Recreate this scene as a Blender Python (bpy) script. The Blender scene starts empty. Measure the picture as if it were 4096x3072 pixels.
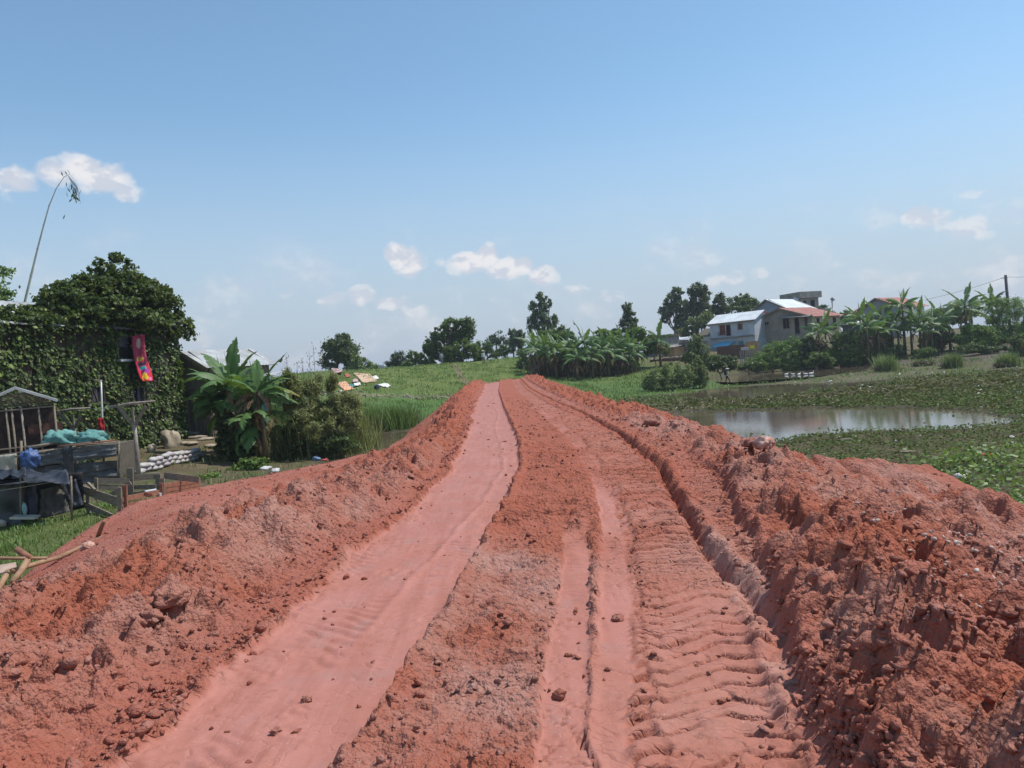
import bpy, math, random
import numpy as np
from mathutils import Vector, Matrix, Euler
R = math.radians
SC = bpy.context.scene
COL = SC.collection
random.seed(7)

# ------------------------------------------------------------------ camera
CAMZ = 1.8
F = 759.0
PITCH = R(1.28); ROLL = R(4.5)
_f = Vector((0, math.cos(PITCH), -math.sin(PITCH)))
_r0 = Vector((1, 0, 0)); _u0 = _r0.cross(_f)
_r = _r0 * math.cos(ROLL) - _u0 * math.sin(ROLL)
_u = _u0 * math.cos(ROLL) + _r0 * math.sin(ROLL)
cd = bpy.data.cameras.new('camera'); cam = bpy.data.objects.new('camera', cd); COL.objects.link(cam)
cd.sensor_width = 36; cd.lens = 36 * F / 1024; cd.clip_end = 9000; cd.clip_start = 0.05
M = Matrix((_r, _u, -_f)).transposed().to_4x4(); M.translation = (0, 0, CAMZ)
cam.matrix_world = M
SC.camera = cam

# ------------------------------------------------------------------ sky, sun, exposure
SUN_EL = R(61); SUN_AZ = R(76)          # azimuth clockwise from +Y
def ray(px, py):
    d = _f + _r * ((px - 512) / F) + _u * ((384 - py) / F)
    return d
def P(px, py, D):
    d = ray(px, py); t = D / d.y
    return Vector((d.x * t, D, CAMZ + d.z * t))
def GZ(px, py, z):
    d = ray(px, py); t = (z - CAMZ) / d.z
    return Vector((d.x * t, d.y * t, z))
def azel(px, py):
    d = ray(px, py).normalized()
    return math.atan2(d.x, d.y), math.asin(d.z)

W = bpy.data.worlds.new('World'); SC.world = W; W.use_nodes = True
nt = W.node_tree; nt.nodes.clear()
class NG:
    def __init__(s, nt): s.nt = nt
    def n(s, t, **k):
        n = s.nt.nodes.new(t)
        for a, b in k.items(): setattr(n, a, b)
        return n
    def l(s, a, b): s.nt.links.new(a, b)
    def inp(s, sock, v):
        if v is None: return
        if hasattr(v, 'is_output'): s.l(v, sock)
        else: sock.default_value = v
    def m(s, op, a, b=None, c=None, clamp=False):
        n = s.n('ShaderNodeMath', operation=op); n.use_clamp = clamp
        s.inp(n.inputs[0], a); s.inp(n.inputs[1], b); s.inp(n.inputs[2], c)
        return n.outputs[0]
    def mixc(s, f, a, b, bt='MIX'):
        n = s.n('ShaderNodeMix', data_type='RGBA', blend_type=bt)
        s.inp(n.inputs[0], f); s.inp(n.inputs[6], a); s.inp(n.inputs[7], b)
        return n.outputs[2]
    def noise(s, vec, scale, detail=4, rough=.55, dist=0):
        n = s.n('ShaderNodeTexNoise'); s.inp(n.inputs['Vector'], vec)
        n.inputs['Scale'].default_value = scale; n.inputs['Detail'].default_value = detail
        n.inputs['Roughness'].default_value = rough; n.inputs['Distortion'].default_value = dist
        return n.outputs['Fac']
    def rng(s, v, a, b, c=0.0, d=1.0, smooth=True):
        n = s.n('ShaderNodeMapRange'); n.interpolation_type = 'SMOOTHSTEP' if smooth else 'LINEAR'
        s.inp(n.inputs[0], v)
        for i, q in enumerate((a, b, c, d)): n.inputs[1 + i].default_value = q
        return n.outputs[0]
g = NG(nt)
sky = g.n('ShaderNodeTexSky', sky_type='NISHITA', sun_disc=False)
sky.sun_elevation = SUN_EL; sky.sun_rotation = SUN_AZ
sky.air_density = 1.15; sky.dust_density = .8; sky.ozone_density = 1.0; sky.altitude = 1200
tc = g.n('ShaderNodeTexCoord').outputs['Generated']
sep = g.n('ShaderNodeSeparateXYZ'); g.l(tc, sep.inputs[0])
az = g.m('ARCTAN2', sep.outputs[0], sep.outputs[1]); el = g.m('ARCSINE', sep.outputs[2])
CL = [  # px, py, rx, ry, strength
 (14,181,15,12,.9),(57,172,15,9,.9),(84,169,15,11,1.1),(104,180,19,12,1.05),(122,192,14,9,.8),
 (397,255,12,9,1.15),(408,262,13,13,1.1),
 (470,262,17,10,1.1),(487,257,10,10,1.2),(508,268,17,9,1.15),(524,266,9,8,1.1),(541,276,13,9,1.0),
 (289,292,14,7,.62),(328,300,18,7,.65),(363,297,12,9,.8),(390,304,18,8,.75),(415,311,20,9,.6),
 (215,312,32,14,.48),(440,262,7,7,.5),(580,292,20,9,.6),(600,298,30,9,.5),
 (912,216,12,8,.75),(930,219,16,7,.7),(975,228,30,14,.6),(978,194,15,8,.6),
 (843,264,16,6,.6),(868,270,22,9,.5),(720,279,24,8,.55),(765,272,18,6,.45),(500,300,20,8,.45)]
cloud = None
for (px, py, rx, ry, a) in CL:
    a0, e0 = azel(px, py)
    dx = g.m('MULTIPLY', g.m('SUBTRACT', az, a0), F / (rx * 1.18))
    dy = g.m('MULTIPLY', g.m('SUBTRACT', el, e0), F / (ry * 1.18))
    d2 = g.m('ADD', g.m('MULTIPLY', dx, dx), g.m('MULTIPLY', dy, dy))
    b = g.m('MULTIPLY', g.m('EXPONENT', g.m('MULTIPLY', d2, -.75)), a)
    cloud = b if cloud is None else g.m('MAXIMUM', cloud, b)
v = g.n('ShaderNodeCombineXYZ'); g.l(az, v.inputs[0]); g.l(g.m('MULTIPLY', el, 1.3), v.inputs[1])
va = v.outputs[0]
n1 = g.noise(va, 22, 6, .52); 
up = g.n('ShaderNodeVectorMath', operation='ADD'); g.l(va, up.inputs[0]); up.inputs[1].default_value = (.006, .011, 0)
n2 = g.noise(up.outputs[0], 22, 4, .5)
fld = g.m('ADD', cloud, g.m('MULTIPLY', g.m('SUBTRACT', n1, .5), 1.55))
fld = g.m('MULTIPLY', fld, g.rng(cloud, .12, .3))
alpha = g.rng(fld, .34, .60)
# general low bank of thin cloud near the horizon, and a veil of haze
bank = g.m('MULTIPLY', g.rng(g.noise(va, 9, 6, .6), .48, .72), g.m('MULTIPLY', g.rng(el, .24, .05), .75))
alpha = g.m('MAXIMUM', g.m('MULTIPLY', alpha, g.rng(cloud, .35, .95, .5, 1.0)), bank)
lit = g.rng(g.m('SUBTRACT', n1, n2), -.05, .07)
ccol = g.mixc(lit, (4.7, 4.9, 5.5, 1), (6.6, 6.4, 6.4, 1))
haze_f = g.rng(el, .36, .0, 0, .92)
skt = g.mixc(1.0, sky.outputs[0], (1.0, 1.18, 1.17, 1), 'MULTIPLY')
skyb = g.mixc(haze_f, skt, (3.5, 3.95, 4.65, 1))
col = g.mixc(g.m('MULTIPLY', alpha, .92), skyb, ccol)
bg = g.n('ShaderNodeBackground'); g.l(col, bg.inputs[0]); bg.inputs[1].default_value = 0.125
wo = g.n('ShaderNodeOutputWorld'); g.l(bg.outputs[0], wo.inputs[0])

sd = bpy.data.lights.new('sun', 'SUN'); sd.energy = 3.9; sd.angle = R(.53); sd.color = (1, .965, .915)
sun = bpy.data.objects.new('sun', sd); COL.objects.link(sun)
sv = Vector((math.sin(SUN_AZ) * math.cos(SUN_EL), math.cos(SUN_AZ) * math.cos(SUN_EL), math.sin(SUN_EL)))
sun.rotation_euler = sv.to_track_quat('Z', 'Y').to_euler(); sun.location = sv * 60
SC.view_settings.view_transform = 'Standard'; SC.view_settings.look = 'None'
SC.view_settings.exposure = 0.15; SC.view_settings.gamma = 1.0; SC.view_settings.use_curve_mapping = False
SC.cycles.max_bounces = 6; SC.cycles.diffuse_bounces = 2; SC.cycles.transparent_max_bounces = 8

# ------------------------------------------------------------------ numpy noise
def _h(ix, iy, s):
    ix = ix.astype(np.int64); iy = iy.astype(np.int64)
    h = (ix * 374761393 + iy * 668265263 + s * 974634777) & 0xffffffff
    h = ((h ^ (h >> 13)) * 1274126177) & 0xffffffff
    return ((h ^ (h >> 16)) & 0xffff) / 65535.0
def perlin(x, y, s=0):
    xi = np.floor(x); yi = np.floor(y); fx = x - xi; fy = y - yi
    u = fx * fx * fx * (fx * (fx * 6 - 15) + 10); w = fy * fy * fy * (fy * (fy * 6 - 15) + 10)
    def gr(ax, ay):
        a = _h(xi + ax, yi + ay, s) * 6.2831853
        return np.cos(a) * (fx - ax) + np.sin(a) * (fy - ay)
    return ((gr(0, 0) * (1 - u) + gr(1, 0) * u) * (1 - w) + (gr(0, 1) * (1 - u) + gr(1, 1) * u) * w) * 1.5
def fbm(x, y, o=4, s=0, g_=.5):
    r = 0; a = 1; t = 0
    for i in range(o):
        r = r + perlin(x * 2 ** i + 17.3 * i, y * 2 ** i - 9.1 * i, s + i) * a; t += a; a *= g_
    return r / t
def worley(x, y, s=0):
    xi = np.floor(x); yi = np.floor(y)
    f1 = np.full(x.shape, 9.0); f2 = np.full(x.shape, 9.0); idv = np.zeros(x.shape)
    for ax in (-1, 0, 1):
        for ay in (-1, 0, 1):
            cx = xi + ax; cy = yi + ay
            d = np.hypot(cx + _h(cx, cy, s) - x, cy + _h(cx, cy, s + 1) - y)
            k = d < f1
            f2 = np.where(k, f1, np.minimum(f2, d)); idv = np.where(k, _h(cx, cy, s + 2), idv); f1 = np.where(k, d, f1)
    return f1, f2, idv
def sst(a, b, x):
    t = np.clip((x - a) / (b - a), 0, 1); return t * t * (3 - 2 * t)
def lumps(x, y, size, s, amt=1.0):      # crumbly clods: rounded bumps of random height
    f1, f2, idv = worley(x / size, y / size, s)
    return np.sqrt(np.clip(1 - (f1 / .75) ** 2, 0, 1)) * size * (.15 + idv) * amt

# ------------------------------------------------------------------ mesh helpers
def mesh_np(name, verts, faces, mat=None, smooth=False, attrs=None):
    me = bpy.data.meshes.new(name)
    verts = np.asarray(verts, dtype=np.float32); faces = np.asarray(faces, dtype=np.int32)
    n, k = faces.shape
    me.vertices.add(len(verts)); me.vertices.foreach_set('co', verts.ravel())
    me.loops.add(n * k); me.loops.foreach_set('vertex_index', faces.ravel())
    me.polygons.add(n); me.polygons.foreach_set('loop_start', np.arange(0, n * k, k, dtype=np.int32))
    me.update(calc_edges=True)
    if smooth: me.polygons.foreach_set('use_smooth', np.ones(n, dtype=bool))
    for an, av in (attrs or {}).items():
        a = me.color_attributes.new(an, 'FLOAT_COLOR', 'POINT')
        c = np.ones((len(verts), 4), dtype=np.float32); c[:, :av.shape[1]] = av
        a.data.foreach_set('color', c.ravel())
    if mat: me.materials.append(mat)
    return me
def link(name, me, parent=None):
    o = bpy.data.objects.new(name, me); COL.objects.link(o)
    if parent is not None: o.parent = parent
    return o
def tag(o, label=None, cat=None, group=None, kind=None):
    if label: o['label'] = label
    if cat: o['category'] = cat
    if group: o['group'] = group
    if kind: o['kind'] = kind
    return o
def empty(name, loc, rz=0, label=None, cat=None, group=None):
    o = bpy.data.objects.new(name, None); COL.objects.link(o); o.location = loc; o.rotation_euler.z = rz
    o.empty_display_size = .2
    return tag(o, label, cat, group)
def grid_faces(nr, nc):
    i = np.arange(nr * nc).reshape(nr, nc)
    return np.stack([i[:-1, :-1].ravel(), i[:-1, 1:].ravel(), i[1:, 1:].ravel(), i[1:, :-1].ravel()], 1)
class MB:
    def __init__(s): s.v = []; s.f = []
    def quad(s, a, b, c, d):
        i = len(s.v); s.v += [tuple(a), tuple(b), tuple(c), tuple(d)]; s.f.append((i, i + 1, i + 2, i + 3)); return s
    def poly(s, pts):
        i = len(s.v); s.v += [tuple(p) for p in pts]; s.f.append(tuple(range(i, i + len(pts)))); return s
    def hexa(s, p):      # 8 points: 4 bottom ccw, 4 top ccw
        i = len(s.v); s.v += [tuple(q) for q in p]
        for f in ((0, 3, 2, 1), (4, 5, 6, 7), (0, 1, 5, 4), (1, 2, 6, 5), (2, 3, 7, 6), (3, 0, 4, 7)): s.f.append(tuple(i + k for k in f))
        return s
    def box(s, c, d, m=None):
        p = []
        for z in (-1, 1):
            for x, y in ((-1, -1), (1, -1), (1, 1), (-1, 1)):
                q = Vector((x * d[0] / 2, y * d[1] / 2, z * d[2] / 2))
                if m is not None: q = m @ q
                p.append(q + Vector(c))
        return s.hexa(p)
    def beam(s, a, b, w, h, jit=0):   # rectangular board between two points, w sideways, h upwards
        a = Vector(a); b = Vector(b); d = (b - a).normalized()
        up = Vector((0, 0, 1)) if abs(d.z) < .95 else Vector((0, 1, 0))
        sd = d.cross(up).normalized(); up = sd.cross(d).normalized()
        J = lambda: 1 + random.uniform(-jit, jit)
        p = []
        for q in (a, b):
            for x, z in ((-1, -1), (1, -1), (1, 1), (-1, 1)): p.append(q + sd * x * w / 2 * J() + up * z * h / 2 * J())
        i = len(s.v); s.v += [tuple(q) for q in p]
        for f in ((0, 1, 2, 3), (7, 6, 5, 4), (0, 4, 5, 1), (1, 5, 6, 2), (2, 6, 7, 3), (3, 7, 4, 0)): s.f.append(tuple(i + k for k in f))
        return s
    def tube(s, pts, rad, n=7, cap=True):
        pts = [Vector(p) for p in pts]; rad = rad if hasattr(rad, '__len__') else [rad] * len(pts)
        base = len(s.v); ref = None
        for k, p in enumerate(pts):
            d = (pts[min(k + 1, len(pts) - 1)] - pts[max(k - 1, 0)]).normalized()
            if ref is None: ref = d.orthogonal().normalized()
            ref = (ref - d * ref.dot(d)).normalized(); b = d.cross(ref)
            for j in range(n):
                a = 6.28318 * j / n; s.v.append(tuple(p + (ref * math.cos(a) + b * math.sin(a)) * rad[k]))
        for k in range(len(pts) - 1):
            for j in range(n):
                a = base + k * n + j; b2 = base + k * n + (j + 1) % n
                s.f.append((a, b2, b2 + n, a + n))
        if cap:
            s.f.append(tuple(base + j for j in reversed(range(n)))); s.f.append(tuple(base + (len(pts) - 1) * n + j for j in range(n)))
        return s
    def blob(s, c, r, seed=0, nu=8, nv=6, rough=.2, m=None):
        rnd = random.Random(seed); base = len(s.v); c = Vector(c)
        pts = []
        for i in range(1, nv):
            th = math.pi * i / nv
            for j in range(nu):
                ph = 6.28318 * (j + .5 * (i % 2)) / nu
                k = 1 + rnd.uniform(-rough, rough)
                q = Vector((math.sin(th) * math.cos(ph) * r[0] * k, math.sin(th) * math.sin(ph) * r[1] * k, math.cos(th) * r[2] * k))
                if m is not None: q = m @ q
                pts.append(c + q)
        t = Vector((0, 0, r[2])); b = Vector((0, 0, -r[2]))
        if m is not None: t = m @ t; b = m @ b
        pts += [c + t, c + b]; s.v += [tuple(p) for p in pts]
        T = base + (nv - 1) * nu
        for i in range(nv - 2):
            for j in range(nu):
                a = base + i * nu + j; a2 = base + i * nu + (j + 1) % nu
                s.f.append((a, a + nu, a2 + nu, a2))
        for j in range(nu):
            s.f.append((T, base + j, base + (j + 1) % nu)); l = base + (nv - 2) * nu
            s.f.append((T + 1, l + (j + 1) % nu, l + j))
        return s
    def mesh(s, name, mat, smooth=False):
        me = bpy.data.meshes.new(name); me.from_pydata(s.v, [], s.f); me.update()
        if smooth:
            for p in me.polygons: p.use_smooth = True
        if mat: me.materials.append(mat)
        return me
    def build(s, name, mat, parent=None, smooth=False):
        return link(name, s.mesh(name, mat, smooth), parent)

# ------------------------------------------------------------------ materials
def mat(name, col, col2=None, scale=6, rough=.85, bump=0, bscale=40, metal=0, spec=.3, stretch=None, det=4):
    m = bpy.data.materials.new(name); m.use_nodes = True; nt = m.node_tree; nt.nodes.clear(); q = NG(nt)
    out = q.n('ShaderNodeOutputMaterial'); b = q.n('ShaderNodeBsdfPrincipled'); q.l(b.outputs[0], out.inputs[0])
    b.inputs['Roughness'].default_value = rough; b.inputs['Metallic'].default_value = metal
    b.inputs['Specular IOR Level'].default_value = spec
    tco = q.n('ShaderNodeTexCoord').outputs['Object']
    if stretch:
        mp = q.n('ShaderNodeMapping'); mp.inputs['Scale'].default_value = stretch; q.l(tco, mp.inputs[0]); tco = mp.outputs[0]
    c1 = (*col, 1); c2 = (*(col2 or tuple(x * .6 for x in col)), 1)
    nz = q.noise(tco, scale, det, .65)
    c = q.mixc(q.rng(nz, .32, .68), c1, c2); q.l(c, b.inputs['Base Color'])
    if bump:
        bm = q.n('ShaderNodeBump'); bm.inputs['Strength'].default_value = 1; bm.inputs['Distance'].default_value = bump
        q.l(q.noise(tco, bscale, 5, .65), bm.inputs['Height']); q.l(bm.outputs[0], b.inputs['Normal'])
    return m
def leafmat(name, c1, c2, c3=None, trans=.25, rough=.5, spec=.35):
    m = bpy.data.materials.new(name); m.use_nodes = True; nt = m.node_tree; nt.nodes.clear(); q = NG(nt)
    out = q.n('ShaderNodeOutputMaterial'); b = q.n('ShaderNodeBsdfPrincipled')
    geo = q.n('ShaderNodeNewGeometry'); r = geo.outputs['Random Per Island']
    oi = q.n('ShaderNodeObjectInfo').outputs['Random']
    cr = q.n('ShaderNodeValToRGB'); q.l(r, cr.inputs[0]); e = cr.color_ramp.elements
    e[0].position = 0; e[0].color = (*c1, 1); e[1].position = .75; e[1].color = (*c2, 1)
    if c3: x = e.new(1.0); x.color = (*c3, 1)
    hs = q.n('ShaderNodeHueSaturation'); q.l(cr.outputs[0], hs.inputs['Color'])
    q.l(q.rng(oi, 0, 1, .8, 1.2, False), hs.inputs['Value']); q.l(q.rng(oi, 0, 1, .485, .51, False), hs.inputs['Hue'])
    q.l(hs.outputs[0], b.inputs['Base Color']); b.inputs['Roughness'].default_value = rough; b.inputs['Specular IOR Level'].default_value = spec
    tr = q.n('ShaderNodeBsdfTranslucent'); 
    q.l(q.mixc(.5, hs.outputs[0], (.35, .5, .08, 1)), tr.inputs[0])
    mx = q.n('ShaderNodeMixShader'); mx.inputs[0].default_value = trans * .6
    q.l(b.outputs[0], mx.inputs[1]); q.l(tr.outputs[0], mx.inputs[2]); q.l(mx.outputs[0], out.inputs[0])
    return m
# ------------------------------------------------------------------ embankment cross-section (world metres)
BY = [2, 5, 8, 11, 14, 20, 26, 33, 45, 60, 75, 88]
LT = [-7.5, -7.6, -8, -8.3, -8.8, -9.6, -8.3, -5.6, -6.6, -6.8, -6.4, -6.0]
LC = [-3.6, -3.9, -3.7, -3.0, -2.45, -2.1, -2.3, -2.7, -3.3, -4.2, -4.0, -3.6]
LE = [-2.05, -2.0, -1.84, -1.5, -1.3, -1.35, -1.5, -1.8, -2.2, -2.45, -2.6, -2.5]
RE = [.95, 1.6, 2.25, 2.8, 3.05, 3.05, 2.9, 2.7, 2.4, 2.1, 1.5, 1.2]
RC = [2.4, 2.7, 3.1, 3.6, 4.1, 4.4, 4.3, 3.9, 3.5, 3.3, 2.9, 2.4]
RT = [8.2, 8.2, 8.4, 8.4, 8.2, 7.8, 7.3, 7.2, 7.8, 7.6, 5.6, 4.6]
HL = [.42, .42, .36, .28, .22, .18, .16, .2, .24, .30, .25, .2]
HR = [.42, .42, .37, .25, .14, .10, .12, .16, .22, .28, .25, .2]
def ip(t, y): return np.interp(y, BY, t)
def zroad(y): return np.interp(y, [0, 25, 45, 60, 70, 80, 90], [0, 0, -.04, 0, .22, .55, .6])
def band(x, c, w, e): return sst(w + e, w, np.abs(x - c))
def line(y, pts):
    return np.interp(y, [p[1] for p in pts], [p[0] for p in pts])
L_LTR = [(-1.0, 2.5), (-.97, 3.5), (-.78, 4.65), (-.45, 7.8), (-.22, 10), (.03, 13.6), (.05, 18.7), (-.15, 25), (-.45, 34.6), (-1.1, 60), (-1.2, 80)]
L_CT = [(.05, 2), (.11, 3.64), (.25, 5), (.44, 6.63), (.83, 11.1), (1.02, 18), (.85, 25), (.5, 33), (.1, 50), (-.3, 80)]
L_R1 = [(.33, 2), (.375, 3.35), (.5, 4.5), (.67, 5.65), (.98, 7.9), (1.25, 11), (1.4, 18), (1.2, 26), (.9, 33), (.3, 60), (0, 80)]
L_T1 = [(.72, 2), (.78, 3.5), (.95, 4.5), (1.2, 6), (1.40, 7.8), (1.75, 12), (1.95, 18), (1.7, 26), (1.3, 34), (.7, 60), (.4, 80)]
L_RU = [(1.3, 2), (1.42, 3.3), (1.52, 4.2), (1.6, 5.4), (1.62, 6.7), (1.85, 8.9), (2.25, 12.3), (2.46, 18), (2.42, 27), (2.1, 35), (1.4, 60), (.9, 80)]
def embank(x, y, fine=True):
    lt, lc, le, re, rc, rt = [ip(t, y) for t in (LT, LC, LE, RE, RC, RT)]
    wob = perlin(y * .35, y * 0 + 3.3, 5) * .22 + perlin(y * 1.3, y * 0 + 8.3, 6) * .09
    le = le + wob * .6 ; re = re + wob * .35
    hl = ip(HL, y) * (1 + .35 * perlin(y * .45, x * .1, 11)); hr = ip(HR, y) * (1 + .3 * perlin(y * .4, x * .12, 12))
    z0 = zroad(y)
    # left side
    tl = (le - x) / (le - lc)
    zl = z0 + hl * sst(0, .7, tl)
    tlo = np.clip((lc - x) / (lc - lt), 0, 3)
    toe = z0 + np.interp(y, [0, 12, 28, 34], [1.35, 1.25, 1.3, 1.7])
    zlo = z0 + hl - (hl + toe) * np.minimum(tlo, 1) - 3.5 * np.clip(tlo - 1, 0, 2)
    shl = np.interp(y, [14, 18, 24, 28, 33], [.55, .6, .78, .95, 1.0]); shelf = z0 + hl - (hl + shl) * sst(-.12, .52, tlo) - .32 * np.minimum(tlo, 1) - 3.5 * np.clip(tlo - 1, 0, 2)
    wsh = sst(12, 18, y) * sst(42, 34, y); zlo = zlo * (1 - wsh) + shelf * wsh
    # shallow bench beyond the left crest
    zlo = zlo + np.interp(y, [9, 12, 15, 18, 22, 25, 29], [.12, .16, .26, .22, .1, 0, 0]) * np.exp(-((tlo - .68) / .36) ** 2)
    zlo = zlo - .10 * np.exp(-((tlo - .16) / .10) ** 2) * sst(24, 14, y)
    # right side: steep cut wall, plateau, slope
    tr = (x - re) / (rc - re)
    zr = z0 + hr * (.72 * sst(0, .16, tr) + .28 * sst(.1, 1.0, tr))
    tro = np.clip((x - rc) / (rt - rc), 0, 3)
    zro = z0 + hr - (hr + z0 + 1.62) * np.minimum(tro, 1) - 3.5 * np.clip(tro - 1, 0, 2)
    z = np.where(x < lc, zlo, np.where(x < le, zl, np.where(x < re, z0, np.where(x < rc, zr, zro))))
    z = z + .62 * np.exp(-(((x - 7.3) / 1.5) ** 2 + ((y - 13.6) / 1.8) ** 2)) + .3 * np.exp(-(((x - 6.2) / 1.2) ** 2 + ((y - 9.5) / 1.6) ** 2))
    if not fine: return z
    D = np.maximum(y, 2.0)
    inroad = sst(-.12, .06, x - le) * sst(.10, -.05, x - re)
    lbk = sst(.05, .4, tl) * sst(.75, .2, tlo)         # left berm mask
    rbk = sst(.05, .25, tr) * sst(.95, .3, tro)
    outl = sst(.1, .5, tlo); outr = sst(.15, .6, tro)
    x0_ = x; x = x + .05 * fbm(x * 2.5, y * 2.5, 3, 36) * (y < 60)
    ltr = line(y, L_LTR) + .05 * perlin(y * 1.1, y * 0, 21)
    ct = line(y, L_CT); r1 = line(y, L_R1); t1 = line(y, L_T1); ru = line(y, L_RU) + .03 * perlin(y * 1.5, y * 0 + 4, 22)
    far = sst(34, 16, y)
    # --- left smooth band
    lw = le + .10 * fbm(x * 3, y * 3, 3, 26); mLT = sst(.01, .07, x - lw) * sst(.03, -.03, x - ltr)
    z = z - .05 * mLT + .095 * np.exp(-((x - ltr - .05) / .05) ** 2) * inroad * (.5 + .8 * np.abs(perlin(y * 2.2, x * 2, 23)))
    # inner faint wheel edge in the left band
    inner = ltr - .42 - .1 * np.sin(y * .35)
    z = z + .018 * np.exp(-((x - inner) / .035) ** 2) * mLT * sst(4, 7, y)
    # --- tyre strip
    mCT = band(x, ct, .125, .02) * sst(9.5, 6.2, y + .8 * perlin(x * 3, y, 37)) * inroad
    mR1 = band(x, r1, .14, .05) * inroad * sst(40, 25, y) * np.clip(1.05 + .7 * perlin(x * 1.2, y * .35, 35) - .6 * sst(7, 13, y), 0, 1)
    z = z - .045 * mCT - .05 * mR1
    z = z + .03 * np.exp(-((x - (ct + r1) / 2 - .0) / .025) ** 2) * inroad * sst(11, 8, y)
    # --- treads
    wd1 = .56
    mT1 = band(x, t1, wd1 / 2 + .06, .06) * inroad
    c1_ = np.abs(x - t1)
    per = .125 + .03 * sst(7, 11, y) + .06 * sst(6.5, 4.5, y)
    ph = (y + .55 * c1_ * np.where(y < 6.5, 1.0, .35)) / per
    ph = ph + .35 * perlin(x * 3, y * 3, 31)
    tooth = sst(.25, .6, np.abs((ph % 1) - .5) * 2)
    xm = (r1 + re) * .5 + .12; zz_ = np.abs(((x - xm) / .34 + 1) % 2 - 1)
    phn = (y + .16 * zz_ * 1.3) / .19 + .22 * fbm(x * 2.5, y * 2.5, 2, 38)
    gro = sst(.74, .90, np.abs((phn % 1) - .5) * 2) * sst(-.35, .0, fbm(x * 1.8, y * 1.8, 3, 39) + .15)
    nlug = sst(6.6, 5.4, y) * inroad * sst(.12, .22, x - r1) * sst(.05, -.1, x - re)
    tooth = tooth * (1 - nlug)
    z = z - .035 * mT1 + .062 * mT1 * tooth * far * (.55 + .7 * np.clip(.5 + fbm(x * 1.7, y * 1.7, 2, 32), 0, 1))
    z = z - .050 * gro * nlug + .012 * nlug * _h(np.floor(phn), np.floor((x - xm) / .34), 3)
    # --- rut
    rutd = np.exp(-((x - ru) / .05) ** 2)
    z = z - .11 * rutd * inroad * (.55 + .45 * sst(4, 7, y)) + .09 * np.exp(-((x - ru - .14) / .07) ** 2) * inroad * sst(30, 16, y)
    mT2 = sst(.2, .28, x - ru) * sst(.02, -.1, x - re) * inroad
    ph2 = (y + .4 * (x - ru)) / np.where(y < 8, .14, .16) + .25 * perlin(x * 3 + 7, y * 3, 33)
    tooth2 = sst(.3, .65, np.abs((ph2 % 1) - .5) * 2)
    z = z + .07 * mT2 * (tooth2 - .5) * far * (.5 + .8 * np.clip(.5 + fbm(x * 1.5, y * 1.5, 2, 34), 0, 1))
    smooth = np.clip(np.maximum.reduce([mLT, mCT, mR1]), 0, 1)
    semi = np.clip(np.maximum(mT1, mT2), 0, 1)
    mid = inroad * (1 - smooth) * (1 - .8 * semi)
    # --- roughness
    x = x0_
    big = fbm(x * .9, y * .9, 3, 41); med = fbm(x * 3.1, y * 3.1, 3, 42); fin = fbm(x * 14, y * 14, 3, 43)
    clodpatch = np.clip(.45 + 1.3 * fbm(x * .8 + 5, y * .8, 3, 44), 0, 1)
    L1 = lumps(x + .05 * med, y + .05 * fin, .30, 51); L2 = lumps(x, y, .13, 54); L3 = lumps(x + .02 * fin, y, .055, 57)
    L4 = lumps(x, y, .026, 60)
    cut = sst(.04, .26, fbm(x * .75 + 11, y * .6, 3, 93)) * .85; L1 = L1 * (1 - .5 * cut); L2 = L2 * (1 - cut); L3 = L3 * (1 - cut); L4 = L4 * (1 - cut)
    near4 = sst(9, 5, y)
    berm = np.clip(lbk + rbk, 0, 1)
    ridg = 1 - np.abs(fbm(x * 1.5, y * 1.5, 3, 61)) * 2.4
    nearR = sst(9, 5, y) * rbk
    z = z + berm * (-.13 + .12 * big + .10 * med + .55 * L1 * clodpatch + .95 * L2 * clodpatch + .95 * L3 + .9 * L4 * near4 + .05 * (ridg - .6) + .010 * fin)
    # deep holes and trenches in the berms
    hole = sst(.30, .62, fbm(x * 1.15 + 31, y * .95, 3, 71))
    z = z - hole * berm * (.16 + .18 * nearR)
    z = z + nearR * (.20 * fbm(x * 1.7, y * 1.7, 2, 74) + .42 * lumps(x, y, .5, 75))
    z = z + (outl + outr) * (.035 * med + .25 * L2 * clodpatch + .45 * L3 * clodpatch + .06 * big)
    mp = np.clip(.35 + 1.5 * fbm(x * 1.1 + 2, y * .7, 3, 72), 0, 1) * (.55 + .45 * sst(6.5, 8.5, y) )
    slab = sst(.05, .5, fbm(x * 2.2, y * 7, 3, 73))
    z = z + mid * (.03 * med + .006 * fin + .38 * L2 * mp + .6 * L3 * mp + .5 * L4 * near4 * (.3 + mp) + .05 * slab * sst(7, 9, y) * sst(22, 14, y))
    z = z + semi * (.016 * med + .30 * L3 * mp) + smooth * (.012 * big + .010 * med + .0022 * fin + .35 * L3 * sst(.1, .35, fbm(x * 1.6, y * .9, 3, 94)))
    rb = sst(.35, .8, np.abs(((y + .12 * med + .3 * perlin(x * 2, y * .6, 95)) / .14 % 1) - .5) * 2); z = z - .014 * rb * mLT * sst(-.05, .25, fbm(x * 1.4, y * .8, 3, 96)) * sst(22, 14, y)
    # torn crust: small scarps where the caked surface has broken away
    def terr(q): f = np.floor(q); return f + sst(.80, .98, q - f)
    q1 = fbm(x * 2.3 + .3 * med, y * 4.2, 4, 76) * 5.5; q2 = fbm(x * 5.5, y * 8.5 + .4 * med, 3, 77) * 4.5; q3 = fbm(x * 1.6, y * 1.9, 4, 78) * 7
    z = z + mid * sst(26, 16, y) * (.034 * terr(q1) + .014 * terr(q2) * near4) * (.35 + .65 * mp) + berm * (.040 * terr(q3) + .022 * terr(q1) + .014 * terr(q2) * sst(12, 7, y))
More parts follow.
